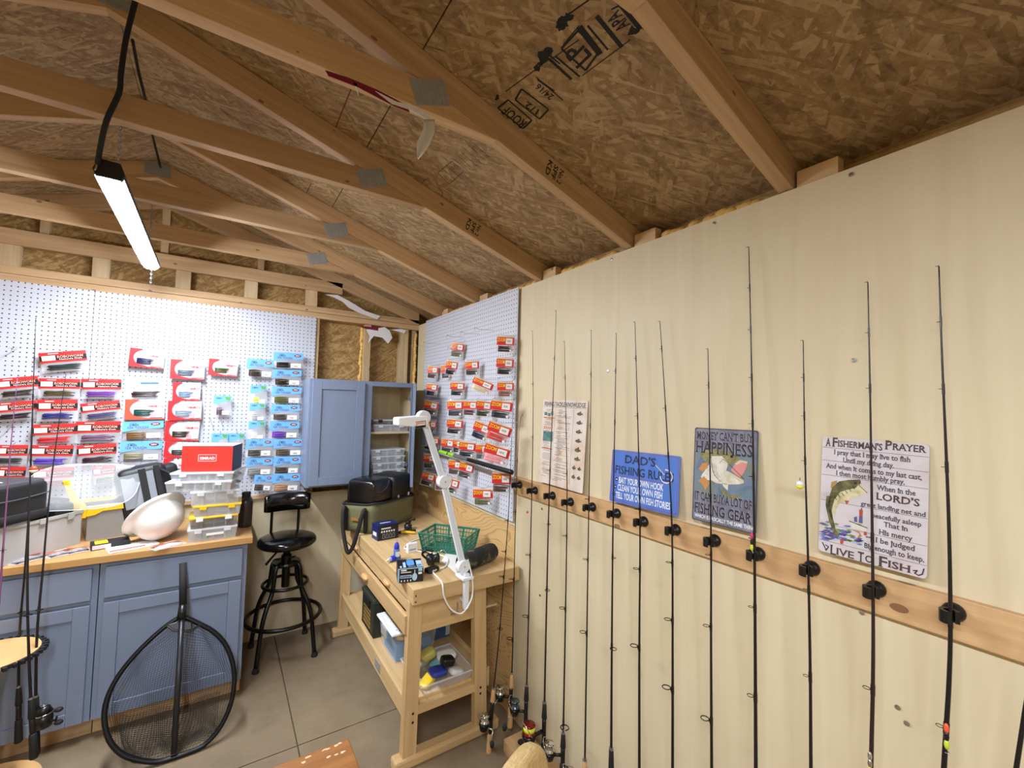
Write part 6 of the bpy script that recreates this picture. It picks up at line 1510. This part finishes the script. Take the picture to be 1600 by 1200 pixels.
# ------------------------------------------------------------------ soft-bait packs on the pegboards
CACHE = {}
def cached(key, fn):
    if key not in CACHE: CACHE[key] = fn()
    return CACHE[key]
def bait_mesh(kind, seed):
    rnd = random.Random(seed); m = MB()
    if kind == 'worm':
        for k in range(6):
            z = -.62 - .04 * k + rnd.uniform(-.01, .01); x0 = rnd.uniform(.12, .18); x1 = rnd.uniform(.8, .92)
            m.tube(smooth_path([Vector((x0, -.02 - .012 * (k % 3), z)), Vector((x0 + .25, -.03 - .012 * (k % 3), z + rnd.uniform(-.02, .02))), Vector((x1 - .2, -.03 - .01 * (k % 2), z + rnd.uniform(-.02, .02))), Vector((x1, -.02, z + rnd.uniform(-.03, .03)))], 2), [.03] * 6 + [.01], 5)
    else:
        e = .9 if kind == 'wide' else .6
        for k in range(5):
            z = -.60 - .066 * k; m.tube(smooth_path([Vector((.1, -.02, z)), Vector((.1 + (e - .1) * .4, -.04 - .012 * (k % 2), z + rnd.uniform(-.025, .025))), Vector((e + rnd.uniform(-.06, .03), -.03, z + rnd.uniform(-.02, .02)))], 2), [.036, .042, .04, .034, .012], 5)
    return m
def pillow(z0, z1, depth, h):
    def f(u, v):
        q = (math.sin(PI * u) ** .6) * (math.sin(PI * v) ** .6); return Vector((u, -depth * q - .004 * math.sin(23 * u + 11 * v), (z0 + (z1 - z0) * v)))
    return f
def pack_geo(kind, ar):
    """unit-width pack meshes, origin at the top left corner, height = ar"""
    H = ar; d = {}
    if kind == 'robo':
        d['bag'] = (MB().grid(pillow(-H, -.0, .055, H), 10, 8).mesh('bag', 'bagclear', True), None)
        hz = -.5 * H
        m = MB(); m.grid(lambda u, v: Vector((u, -.03 - .03 * math.sin(PI * u), -H * .52 * v)), 6, 2); d['header_card'] = (m.mesh('header_card', 'redw', True), None)
        m = MB(); m.grid(lambda u, v: Vector((.0 + u, -.033 - .031 * math.sin(PI * u), -H * (.17 + .25 * v))), 6, 1); d['black_band'] = (m.mesh('black_band', 'ink'), None)
        m = MB(); lettering(m, 'ROBOWORM', .38, .93, -H * .31, -H * .19, -.068); d['lettering'] = (m.mesh('lettering', 'salmon'), None)
        m = MB(); lettering(m, "Nature's Own", .42, .90, -H * .40, -H * .345, -.068); rect(m, .2, .55, -H * .09, -H * .06, -.058); d['white_print'] = (m.mesh('white_print', 'whitep'), None)
        m = MB(); rect(m, .06, .34, -H * .41, -H * .17, -.066); d['price_label'] = (m.mesh('price_label', 'whitep'), None)
    elif kind == 'zman':
        d['bag'] = (MB().grid(pillow(-H, 0, .05, H), 10, 8).mesh('bag', 'bagclear', True), None)
        top = [(0, 0)] + [(1, 0)] + [(1 - k / 8, -H * (.38 + .16 * (k / 8) ** 1.5 + .02 * math.sin(k))) for k in range(9)]
        m = MB(); m.prism([(p[0], -.052, p[1]) for p in top], (0, .004, 0)); d['header_card'] = (m.mesh('header_card', 'sky'), None)
        m = MB(); lettering(m, '10X TOUGH', .12, .62, -H * .40, -H * .27, -.054); d['lettering'] = (m.mesh('lettering', pbr('plum_ink', '6a3560', .5)), None)
        m = MB(); lettering(m, 'Z-MAN', .16, .38, -H * .24, -H * .14, -.054); rect(m, .2, .34, -H * .13, -H * .11, -.054); d['brand_lettering'] = (m.mesh('brand_lettering', 'navy'), None)
        m = MB(); disc(m, .80, -H * .17, .125, H * .085, -.054); d['oval_badge'] = (m.mesh('oval_badge', pbr('badge_red', '7a2030', .5)), None)
        m = MB(); lettering(m, 'NEW', .73, .87, -H * .205, -H * .13, -.056); d['badge_lettering'] = (m.mesh('badge_lettering', 'whitep'), None)
        m = MB(); rect(m, .57, .92, -H * .93, -H * .66, -.058); d['price_label'] = (m.mesh('price_label', 'whitep'), None)
        m = MB()
        for k in range(7): rect(m, .67 + k * .02, .678 + k * .02 + .004 * (k % 2), -H * .88, -H * .79, -.0595)
        d['barcode'] = (m.mesh('barcode', 'greyd'), None)
    elif kind == 'small':
        d['bag'] = (MB().grid(pillow(-H, 0, .07, H), 8, 8).mesh('bag', 'bagclear', True), None)
        m = MB(); m.prism([(0, -.072, 0), (1, -.072, 0), (1, -.072, -H * .28), (.62, -.072, -H * .30), (.3, -.072, -H * .40), (0, -.072, -H * .42)], (0, .005, 0)); d['header_card'] = (m.mesh('header_card', 'sky'), None)
        m = MB(); poly(m, [(.6, -H * .04), (.95, -H * .06), (.92, -H * .24), (.72, -H * .22)], -.074); d['green_print'] = (m.mesh('green_print', 'green'), None)
        m = MB(); lettering(m, 'Z-MAN', .12, .45, -H * .17, -H * .08, -.074); d['brand_lettering'] = (m.mesh('brand_lettering', 'navy'), None)
        m = MB(); rect(m, .5, .88, -H * .95, -H * .76, -.08); d['price_label'] = (m.mesh('price_label', 'whitep'), None)
    elif kind == 'yama':
        d['bag'] = (MB().grid(pillow(-H, 0, .045, H), 10, 8).mesh('bag', 'bagclear', True), None)
        m = MB(); c = (.42, -H * .46); pts = [(0, 0), (.32, 0)]
        for k in range(11): a = PI * .55 + PI * .85 * k / 10; pts.append((c[0] + .30 * math.cos(a), c[1] + H * .42 * math.sin(a)))
        pts += [(.55, -H * .93), (1, -H * .95), (1, -H), (0, -H)]
        m.prism([(p[0], -.047, p[1]) for p in pts], (0, .003, 0)); d['red_card'] = (m.mesh('red_card', 'red'), None)
        m = MB(); rect(m, .02, .98, -H * .97, -H * .02, -.004); d['white_back'] = (m.mesh('white_back', pbr('pack_back', 'dfe0e6', .5)), None)
        m = MB(); lettering(m, 'YAMAMOTO', .54, .96, -H * .40, -H * .27, -.049); d['lettering'] = (m.mesh('lettering', pbr('crimson_ink', 'b8283c', .5)), None)
        m = MB(); rect(m, .62, .78, -H * .90, -H * .66, -.05); d['pink_label'] = (m.mesh('pink_label', pbr('pink_paper', 'e8a0a4', .6)), None)
        m = MB(); rect(m, .79, .96, -H * .88, -H * .68, -.05); d['price_label'] = (m.mesh('price_label', 'whitep'), None)
    elif kind == 'plain':
        d['bag'] = (MB().grid(pillow(-H, 0, .05, H), 10, 8).mesh('bag', 'bagclear', True), None)
        m = MB(); rect(m, .15, .85, -H * .42, -H * .16, -.05); d['white_label'] = (m.mesh('white_label', 'whitep'), None)
        m = MB(); rect(m, .36, .85, -H * .27, -H * .16, -.052); d['blue_print'] = (m.mesh('blue_print', pbr('print_blue', '4a70c0', .5)), None)
    elif kind == 'zoom':
        d['bag'] = (MB().grid(pillow(-H, 0, .07, H), 10, 8).mesh('bag', pbr('clear_bag_r', 'dcd8d2', .1, alpha=.32), True), None)
        m = MB(); m.grid(lambda u, v: Vector((.02 + .96 * u, -.045 - .04 * math.sin(PI * u), -H * (.13 + .42 * v))), 6, 2); d['red_card'] = (m.mesh('red_card', 'red', True), None)
        m = MB(); m.grid(lambda u, v: Vector((.02 + .96 * u, -.044 - .039 * math.sin(PI * u), -H * (.08 + .05 * v))), 6, 1); d['tan_strip'] = (m.mesh('tan_strip', pbr('tan_strip', 'd9b878', .5)), None)
        m = MB(); lettering(m, 'ZOOM', .06, .48, -H * .36, -H * .18, -.09); d['lettering'] = (m.mesh('lettering', 'yelink'), None)
        m = MB(); rect(m, .52, .88, -H * .48, -H * .18, -.092); d['price_label'] = (m.mesh('price_label', 'whitep'), None)
        m = MB()
        for k in range(5): rect(m, .6 + k * .04, .615 + k * .04 + .006 * (k % 2), -H * .38, -H * .28, -.094)
        d['barcode'] = (m.mesh('barcode', 'greyd'), None)
        m = MB(); m.lathe([(.045, 0), (.06, .002), (.06, .004), (.045, .006)], (.8, -.085, -H * .82), (0, -1, 0), 12); d['seal_sticker'] = (m.mesh('seal_sticker', 'whitep'), None)
    return d
def hook_mesh(L_, tag_):
    m = MB().tube([(0, 0, .0), (0, -L_ * .7, -.006), (0, -L_, .004)], .0013, 6).tube([(0, 0, 0), (0, 0, .02), (0, .004, .022)], .0013, 6)
    if tag_: m.tube([(-.012, -L_ * .98, -.001), (.012, -L_ * .98, -.001)], .0012, 5).tube([(0, -L_ * .98, -.001), (0, -L_ * .98, -.022)], .0012, 5)
    return m
def pack(kind, corners, wall, label, bait, seed=0, off=.05, yaw=None, group=None, btype=None, card=None):
    """corners: pixel left-top, right-top and a left-bottom corner; the pack hangs at distance off from the board"""
    (lx, ly), (rx, ry), (bx, by) = corners
    if wall == 'back':
        p0 = Vector((0, -.012 - off, 0)); n = Vector((0, -1, 0))
    else:
        A = at((lx + rx) / 2, (ly + ry) / 2, 'x', -.018 - off); n = Vector((-math.cos(yaw), -math.sin(yaw), 0)); p0 = A
    TL, TR, BL = at_plane(lx, ly, p0, n), at_plane(rx, ry, p0, n), at_plane(bx, by, p0, n)
    u = (TR - TL); w = u.length; u.normalize(); v = (TL - BL); v = v - u * v.dot(u); h = v.length
    m = frame(TL, u, v); ar = round(h / w * 20) / 20
    t = thing('lure_pack', label, 'lure pack', mat=m @ Matrix.Diagonal((w, w, h / (ar * w) * w, 1)), group=group)
    geo = cached((kind, ar), lambda: pack_geo(kind, ar))
    for nm, (me, _) in geo.items():
        if card and nm in ('header_card', 'red_card'): link_mesh(nm, me, t, card)
        else:
            o = bpy.data.objects.new(nm, me); C.objects.link(o); o.parent = t
            if nm in ('white_print', 'barcode'): o['kind'] = 'stuff'
    btype = btype or ('worm' if kind in ('robo', 'plain') else 'wide' if kind == 'zoom' else 'stick')
    def mk():
        b = bait_mesh(btype, seed % 3)
        for q_ in b.v: q_.z = (q_.z) * ar / .95 if kind != 'zoom' else q_.z * ar * .98 - .02
        if kind == 'small':
            for q_ in b.v: q_.x = .1 + q_.x * .9
        if kind == 'yama':
            for q_ in b.v: q_.x = .12 + q_.x; q_.z = q_.z * .86
        if kind == 'plain':
            for q_ in b.v: q_.z = q_.z * .95
        return b.mesh('soft_baits', pbr('bait_' + bait, bait, .3), True)
    me = cached((kind, ar, btype, seed % 3, 'bait'), mk)
    o = link_mesh('soft_baits', me, t, pbr('bait_' + bait, bait, .3)); o['kind'] = 'stuff'
    # the wire hook it hangs on
    return t, w, h
PK = {'robo': 'red lure pack', 'zman': 'sky blue lure pack', 'yama': 'red and white lure pack', 'small': 'small blue and green lure pack', 'plain': 'clear lure pack'}
def R_(x0, y0, x1, y1, slope=0.0):
    """pixel box and slope (dy over dx) of its top edge to three corners"""
    dy = slope * (x1 - x0); return ((x0, y0 + max(0, -0) + (0 if slope >= 0 else -dy)), (x1, y0 + (dy if slope >= 0 else 0)), (x0 + slope * 0, y1 + (0 if slope >= 0 else 0) - (0 if slope >= 0 else 0) + (0)))
NAMES = {'3a2f2c': 'dark brown', '4a3f22': 'olive', '6a3a8a': 'violet', '2a2126': 'black', '2f2a6a': 'indigo', '4a4468': 'grey-violet', 'c43038': 'scarlet', '6e5068': 'mauve', '3a3a3a': 'charcoal', '5a3fb0': 'bright purple', '32202c': 'maroon black', '8a2a30': 'crimson'}
back = [
 ('robo', (60, 547, 134, 584, -.07), '2f3a38', 'with green-black worms, hanging alone at the top of the back board', 0),
 ('robo', (-9, 587, 59, 625, -.08), '3a2f2c', 'with dark brown worms, top row at the picture edge', 1),
 ('robo', (61, 591, 126, 623, .02), '4a3f22', 'with olive worms, directly below the lone top pack', 2),
 ('robo', (127, 592, 190, 624, .01), '6a3a8a', 'with violet worms, top row of the third red column', 0),
 ('robo', (-12, 625, 57, 660, -.08), '2a2126', 'with black worms, second row at the picture edge', 1),
 ('robo', (58, 624, 122, 659, -.01), '2f2a6a', 'with indigo worms, below the olive worm pack', 2),
 ('robo', (125, 625, 187, 659, -.10), '4a4468', 'with grey-violet worms, tilted, below the violet worm pack', 0),
 ('robo', (50, 661, 121, 696, -.04), 'c43038', 'with scarlet worms, below the indigo worm pack', 1),
 ('robo', (119, 658, 189, 693, -.01), '6e5068', 'with mauve worms, below the tilted grey-violet pack', 2),
 ('robo', (-6, 695, 45, 728, .0), '3a3a3a', 'with charcoal worms, lowest whole one at the picture edge above the case', 0),
 ('robo', (48, 695, 116, 729, .01), '5a3fb0', 'with bright purple worms, just above the plastic lid', 1),
 ('robo', (120, 692, 182, 728, -.07), '32202c', 'with maroon black worms, right above the domed lid', 2),
 ('robo', (-8, 729, 42, 764, .0), '8a2a30', 'mostly hidden behind the black zip case', 0),
 ('robo', (50, 729, 117, 764, -.05), '8a2a30', 'half hidden behind the rack rods and lid, lowest row', 1),
 ('robo', (144, 725, 181, 758, -.12), '5d6a3a', 'small slanted one half hidden by the domed lid', 2),
 ('yama', (204, 543, 259, 578, .11), '26284a', 'with dark blue baits, heading the fourth column', 0),
 ('plain', (198, 592, 257, 625, .0), '3a2a28', 'with dark ribbon worms and a blue and white label', 1),
 ('yama', (196, 624, 258, 656, .0), '1f4a44', 'with teal worms on orange-red card, third in its column', 2),
 ('zman', (192, 657, 256, 688, -.03), '7a5a30', 'with amber baits, upper of two between the red columns', 0),
 ('zman', (189, 689, 254, 721, -.01), '8a8468', 'with silver baits, lower of two between the red columns', 1),
 ('plain', (190, 721, 250, 752, -.02), '22306a', 'with blue and green baits, behind the camera bag', 2),
 ('yama', (267, 561, 321, 595, .06), '5a6474', 'with grey baits, head of the fifth column', 1),
 ('yama', (270, 597, 314, 627, .02), '6a86a0', 'with speckled blue baits, second in the fifth column', 2),
 ('yama', (263, 626, 316, 657, .01), '8a97ac', 'with pale silver baits, third in the fifth column', 0),
 ('yama', (259, 657, 313, 690, .02), '3a3426', 'with olive stick baits, fourth in the fifth column', 1),
 ('yama', (258, 690, 312, 716, .02), '3d3a30', 'with brown baits, just above the red carton', 2),
 ('yama', (256, 716, 300, 748, .02), '4a4a48', 'mostly hidden behind the red carton and camera bag', 0),
 ('yama', (327, 560, 373, 590, .09), '47502a', 'with green crawfish baits, alone beside the fifth column', 1),
 ('small', (334, 618, 362, 650, .02), '5a3f4c', 'with a plum bait, hanging alone mid board', 0),
 ('small', (331, 677, 357, 708, .0), '7f8a6a', 'behind the red carton, first of a touching pair', 1),
 ('small', (357, 677, 383, 708, .0), '7f8a6a', 'behind the red carton, second of a touching pair', 2),
 ('zman', (386, 560, 428, 592, .08), '3a3026', 'tilted, with brown baits, left of the top of the blue column', 0),
 ('small', (391, 602, 417, 632, .0), 'c8d858', 'with a lime green bait, below the tilted blue pack', 1),
 ('small', (390, 630, 415, 658, .0), 'a8a8aa', 'with a pale grey bait, middle of three', 2),
 ('small', (389, 658, 415, 687, .0), 'dcd8cc', 'with white baits, lowest of three', 0),
 ('zman', (385, 686, 427, 714, .0), '4a4438', 'with dark olive baits, beside the top of the red carton', 1),
 ('zman', (385, 715, 427, 743, .0), '8a8a88', 'with silver-grey baits, beside the red carton', 2),
 ('zman', (398, 742, 427, 768, .03), '3f3a36', 'with brown baits, half hidden by the wide tackle boxes', 0),
 ('zman', (428, 550, 474, 578, .06), '1c1a1c', 'with black baits, top of the column beside the wall cabinet', 1),
 ('zman', (426, 577, 471, 604, .04), '33241c', 'with dark brown baits, second in the column beside the cabinet', 2),
 ('zman', (425, 604, 471, 632, .03), '5c5f30', 'with green speckled baits, third in the column beside the cabinet', 0),
 ('zman', (424, 632, 468, 658, .02), '4a4038', 'with dark ringed baits, fourth in the column beside the cabinet', 1),
 ('zman', (422, 658, 468, 686, .02), '6a3aa8', 'with purple baits, fifth in the column beside the cabinet', 2),
 ('zman', (428, 686, 474, 713, .0), '5a4c38', 'with tan brown baits, sixth in the column beside the cabinet', 0),
 ('zman', (428, 713, 470, 741, .0), '463c34', 'with striped brown baits, seventh in the column beside the cabinet', 1),
 ('zman', (427, 740, 470, 768, .0), 'b58a64', 'with peach and navy baits, lowest in the column beside the cabinet', 2)]
GRP = {'robo': 'red worm packs on the back pegboard', 'zman': 'blue lure packs on the back pegboard', 'small': 'small blue packs on the back pegboard', 'yama': 'red and white packs on the back pegboard', 'plain': 'clear packs on the back pegboard'}
rnd = random.Random(21); used_y = {}
for i, (kind, (x0, y0, x1, y1, sl), bait, desc, sd_) in enumerate(back):
    dy = sl * (x1 - x0); ly = y0 + (-dy if sl < 0 else 0); ry = ly + dy; hgt = (y1 - y0) - abs(dy)
    off = .030 + .012 * ((i * 7) % 4) / 3 + .004 * (i % 3)
    nm = PK[kind]
    t, w, h = pack(kind, ((x0, ly), (x1, ry), (x0 - sl * hgt, ly + hgt)), 'back', nm + ' ' + desc, bait, sd_, off=off, group=GRP[kind], card=pbr('orange_red_card', 'd8503a', .35) if 'orange-red' in desc else None)
    c = FRAME[t.name] @ Vector((.5, 0, -.03))
    hk = MB(); a = Vector((c.x, -.012, c.z + .018)); hk.tube([a, Vector((c.x, -.03, c.z + .01)), Vector((c.x, -.012 - off - .02, c.z))], .0013, 6)
    o = tag(hk.build('pegboard_hook', 'steel'), 'hook for pack ' + desc, 'hook', 'wire hooks on the back pegboard')
# empty hooks on the back board
def empty_hook(p, n, L_, label, grp):
    n = Vector(n); t = thing('pegboard_hook', label, 'hook', p, 0, grp); s_ = n.cross(Vector((0, 0, 1)))
    MB().tube([p + Vector((0, 0, .018)), p, p + n * L_ * .8 - Vector((0, 0, .006)), p + n * L_ + Vector((0, 0, .004))], .0014, 6).build('wire', 'steel', t)
    e = p + n * L_
    MB().tube([e - s_ * .014, e + s_ * .014], .0013, 5).tube([e, e - Vector((0, 0, .022))], .0013, 5).build('tag_holder', 'steel', t)
for i, (px, py, lb) in enumerate(((26, 546, 'bare wire hook above the packs at the picture edge'), (163, 552, 'bare wire hook right of the lone top red pack'), (20, 664, 'bare wire hook in the gap below the black worm pack'), (328, 652, 'bare wire hook just under the lone small blue pack'), (343, 652, 'bare wire hook beside the one under the small blue pack'))):
    empty_hook(at(px, py, 'y', -.012), (0, -1, 0), .07, lb, 'bare hooks on the back pegboard')
# side board
side_ = [
 ((706, 533, 727, 560, .12), '6a6a48', 'with olive baits, single pack in the top row', .05),
 ((777, 523, 805, 553, .05), '3a3430', 'with dark baits, top of the column nearest the rods', .06),
 ((776, 557, 804, 588, .05), '33302e', 'with black baits, second in the column nearest the rods', .06),
 ((669, 570, 686, 593, .1), '38302a', 'with brown baits, top of the column nearest the corner', .05),
 ((688, 568, 704, 593, -.1), '3a3a34', 'tucked behind its neighbour in the second row', .04),
 ((698, 561, 717, 588, .15), '26242a', 'with black craws, overlapping another in the second row', .09),
 ((726, 562, 749, 588, -.05), '37382e', 'with an orange sticker on its bag, second row', .07),
 ((667, 597, 685, 620, .1), '2a2c3a', 'with blue-black baits, second down by the corner', .06),
 ((704, 595, 727, 620, .05), '24262e', 'with dark craws, alone in the third row', .06),
 ((742, 586, 774, 616, .42), 'e0cfa4', 'twisted, with cream worms, in the third row', .10),
 ((777, 595, 804, 622, .02), '8a5a48', 'with reddish baits, third in the column nearest the rods', .06),
 ((664, 623, 687, 650, .2), '3a302c', 'with brown craws, behind the lamp head', .07),
 ((699, 624, 725, 652, .0), '3a3c48', 'with slate baits, first of four abreast', .05),
 ((724, 624, 747, 651, .05), '58303a', 'with wine baits, second of four abreast', .06),
 ((745, 623, 770, 653, .12), '3c4428', 'with moss green baits, third of four abreast', .07),
 ((768, 622, 803, 656, .12), '2a2e36', 'with blue-black worms, fourth of four abreast', .09),
 ((666, 655, 683, 678, .1), '6a4a4a', 'partly hidden behind the lamp arm', .06),
 ((699, 652, 725, 680, .1), '2a2426', 'with black lizards, below the four abreast', .06),
 ((744, 654, 770, 690, .40), '24284a', 'twisted, with navy worms', .09),
 ((766, 654, 803, 694, .35), 'd04038', 'twisted, all red backing, beside the navy worm one', .12),
 ((667, 681, 687, 704, .05), '30262a', 'above the bright green tip of the rod handle', .05),
 ((690, 683, 711, 709, .1), '2c2c30', 'with charcoal baits, just above the rod handle', .05),
 ((709, 685, 721, 709, .1), '2a2628', 'narrow edge-on one above the rod handle', .05),
 ((718, 687, 745, 716, .12), '302a38', 'with violet-black baits above the green grip', .06),
 ((743, 692, 765, 719, .05), '5a6060', 'with grey baits, above the end of the green grip', .06),
 ((760, 688, 800, 727, .32), 'f09aa0', 'large tilted one with pink baits', .12),
 ((662, 707, 681, 733, .05), '4a4a40', 'with smoky baits, below the green rod tip', .05),
 ((701, 716, 723, 743, .1), '4a3a34', 'with brown baits, under the green grip', .05),
 ((720, 718, 743, 750, .28), '3c3836', 'twisted one with dark baits, under the grey handle', .06),
 ((661, 734, 682, 761, .28), '2c2c30', 'lowest by the corner, twisted', .07),
 ((681, 742, 700, 767, .1), '6a3040', 'mostly hidden behind the lamp elbow', .05),
 ((699, 743, 720, 773, .3), '3a3a36', 'twisted one right of the lamp elbow', .09),
 ((769, 735, 800, 772, .06), '5a463a', 'with brown grubs, below the dark end of the handle', .08),
 ((739, 761, 771, 791, .03), '5e6038', 'with green baits, lowest of all on the side pegboard', .08)]
ONES = ('orange sticker',)
for i, ((x0, y0, x1, y1, sl), bait, desc, off) in enumerate(side_):
    dy = sl * (x1 - x0); ly = y0 + (-dy if sl < 0 else 0); ry = ly + dy; hgt = (y1 - y0) - abs(dy) * .6
    t, w, h = pack('zoom', ((x0, ly), (x1, ry), (x0 - sl * hgt * .6, ly + hgt)), 'side', 'red ZOOM lure pack ' + desc if 0 else 'red and yellow lure pack ' + desc, bait, i, off=off, yaw=.80 + .05 * (i % 3), group='red lure packs on the side pegboard')
    c = FRAME[t.name] @ Vector((.5, 0, -.03)); n = Vector((-1, 0, 0))
    hk = MB().tube([Vector((-.018, c.y, c.z + .02)), Vector((-.03, c.y, c.z + .006)), Vector((c.x - .02, c.y, c.z - .002))], .0013, 6)
    tag(hk.build('pegboard_hook', 'steel'), 'hook carrying the pack ' + desc, 'hook', 'wire hooks on the side pegboard')
for px, py, lb in ((771, 516, 'bare wire hook at the top beside the rod-side pack column'), (748, 522, 'bare wire hook second along the top row, side pegboard'), (725, 527, 'bare wire hook third along the top row, side pegboard'), (687, 537, 'bare wire hook fourth along the top row, side pegboard'), (668, 541, 'bare wire hook nearest the corner, side pegboard'), (727, 546, 'long bare wire hook over the orange-stickered pack'), (722, 655, 'bare wire hook beside the black lizard pack'), (724, 689, 'bare wire hook below the black lizard pack'), (744, 741, 'bare wire hook beside the brown grub pack'), (716, 749, 'bare wire hook low beside the lamp elbow')):
    empty_hook(at(px, py, 'x', -.018), (-1, 0, 0), .13, lb, 'bare hooks on the side pegboard')
# short rod handle hanging across the side board
h0, h1 = at(659, 697, 'x', -.10), at(800, 738, 'x', -.145); hv = h1 - h0
rh = thing('short_rod', 'short rod with lime green and grey grips lying across the side pegboard hooks', 'fishing rod', (h0 + h1) / 2)
def sg(f0, f1, r, nm, mt, r2=None): MB().tube([h0 + hv * f0, h0 + hv * (f0 + .01), h0 + hv * (f1 - .01), h0 + hv * f1], [r * .85, r, r2 or r, (r2 or r) * .85], 12).build(nm, mt, rh, smooth=True)
fx = lambda px: max(0, min(1, (at_plane(px, 697 + (px - 659) * 41 / 141, h0, Vector((-1, -.25, 0)).normalized()) - h0).dot(hv) / hv.length_squared))
lime = pbr('lime_grip', '8fd028', .4)
f1_, f2_, f3_, f4_, f5_ = (fx(q) for q in (668, 708, 730, 747, 783))
sg(0, f1_, .008, 'tip_cap', lime); sg(f1_, f2_, .009, 'reel_seat', 'black', .010); sg(f2_, f3_, .012, 'green_grip', lime); sg(f3_, f3_ + .01, .013, 'collar', 'black'); sg(f3_ + .01, f4_, .013, 'green_grip', lime); sg(f4_, f5_, .014, 'grey_grip', pbr('grey_eva', '5c5d60', .8), .013); sg(f5_, 1, .0135, 'butt_cap', 'black')
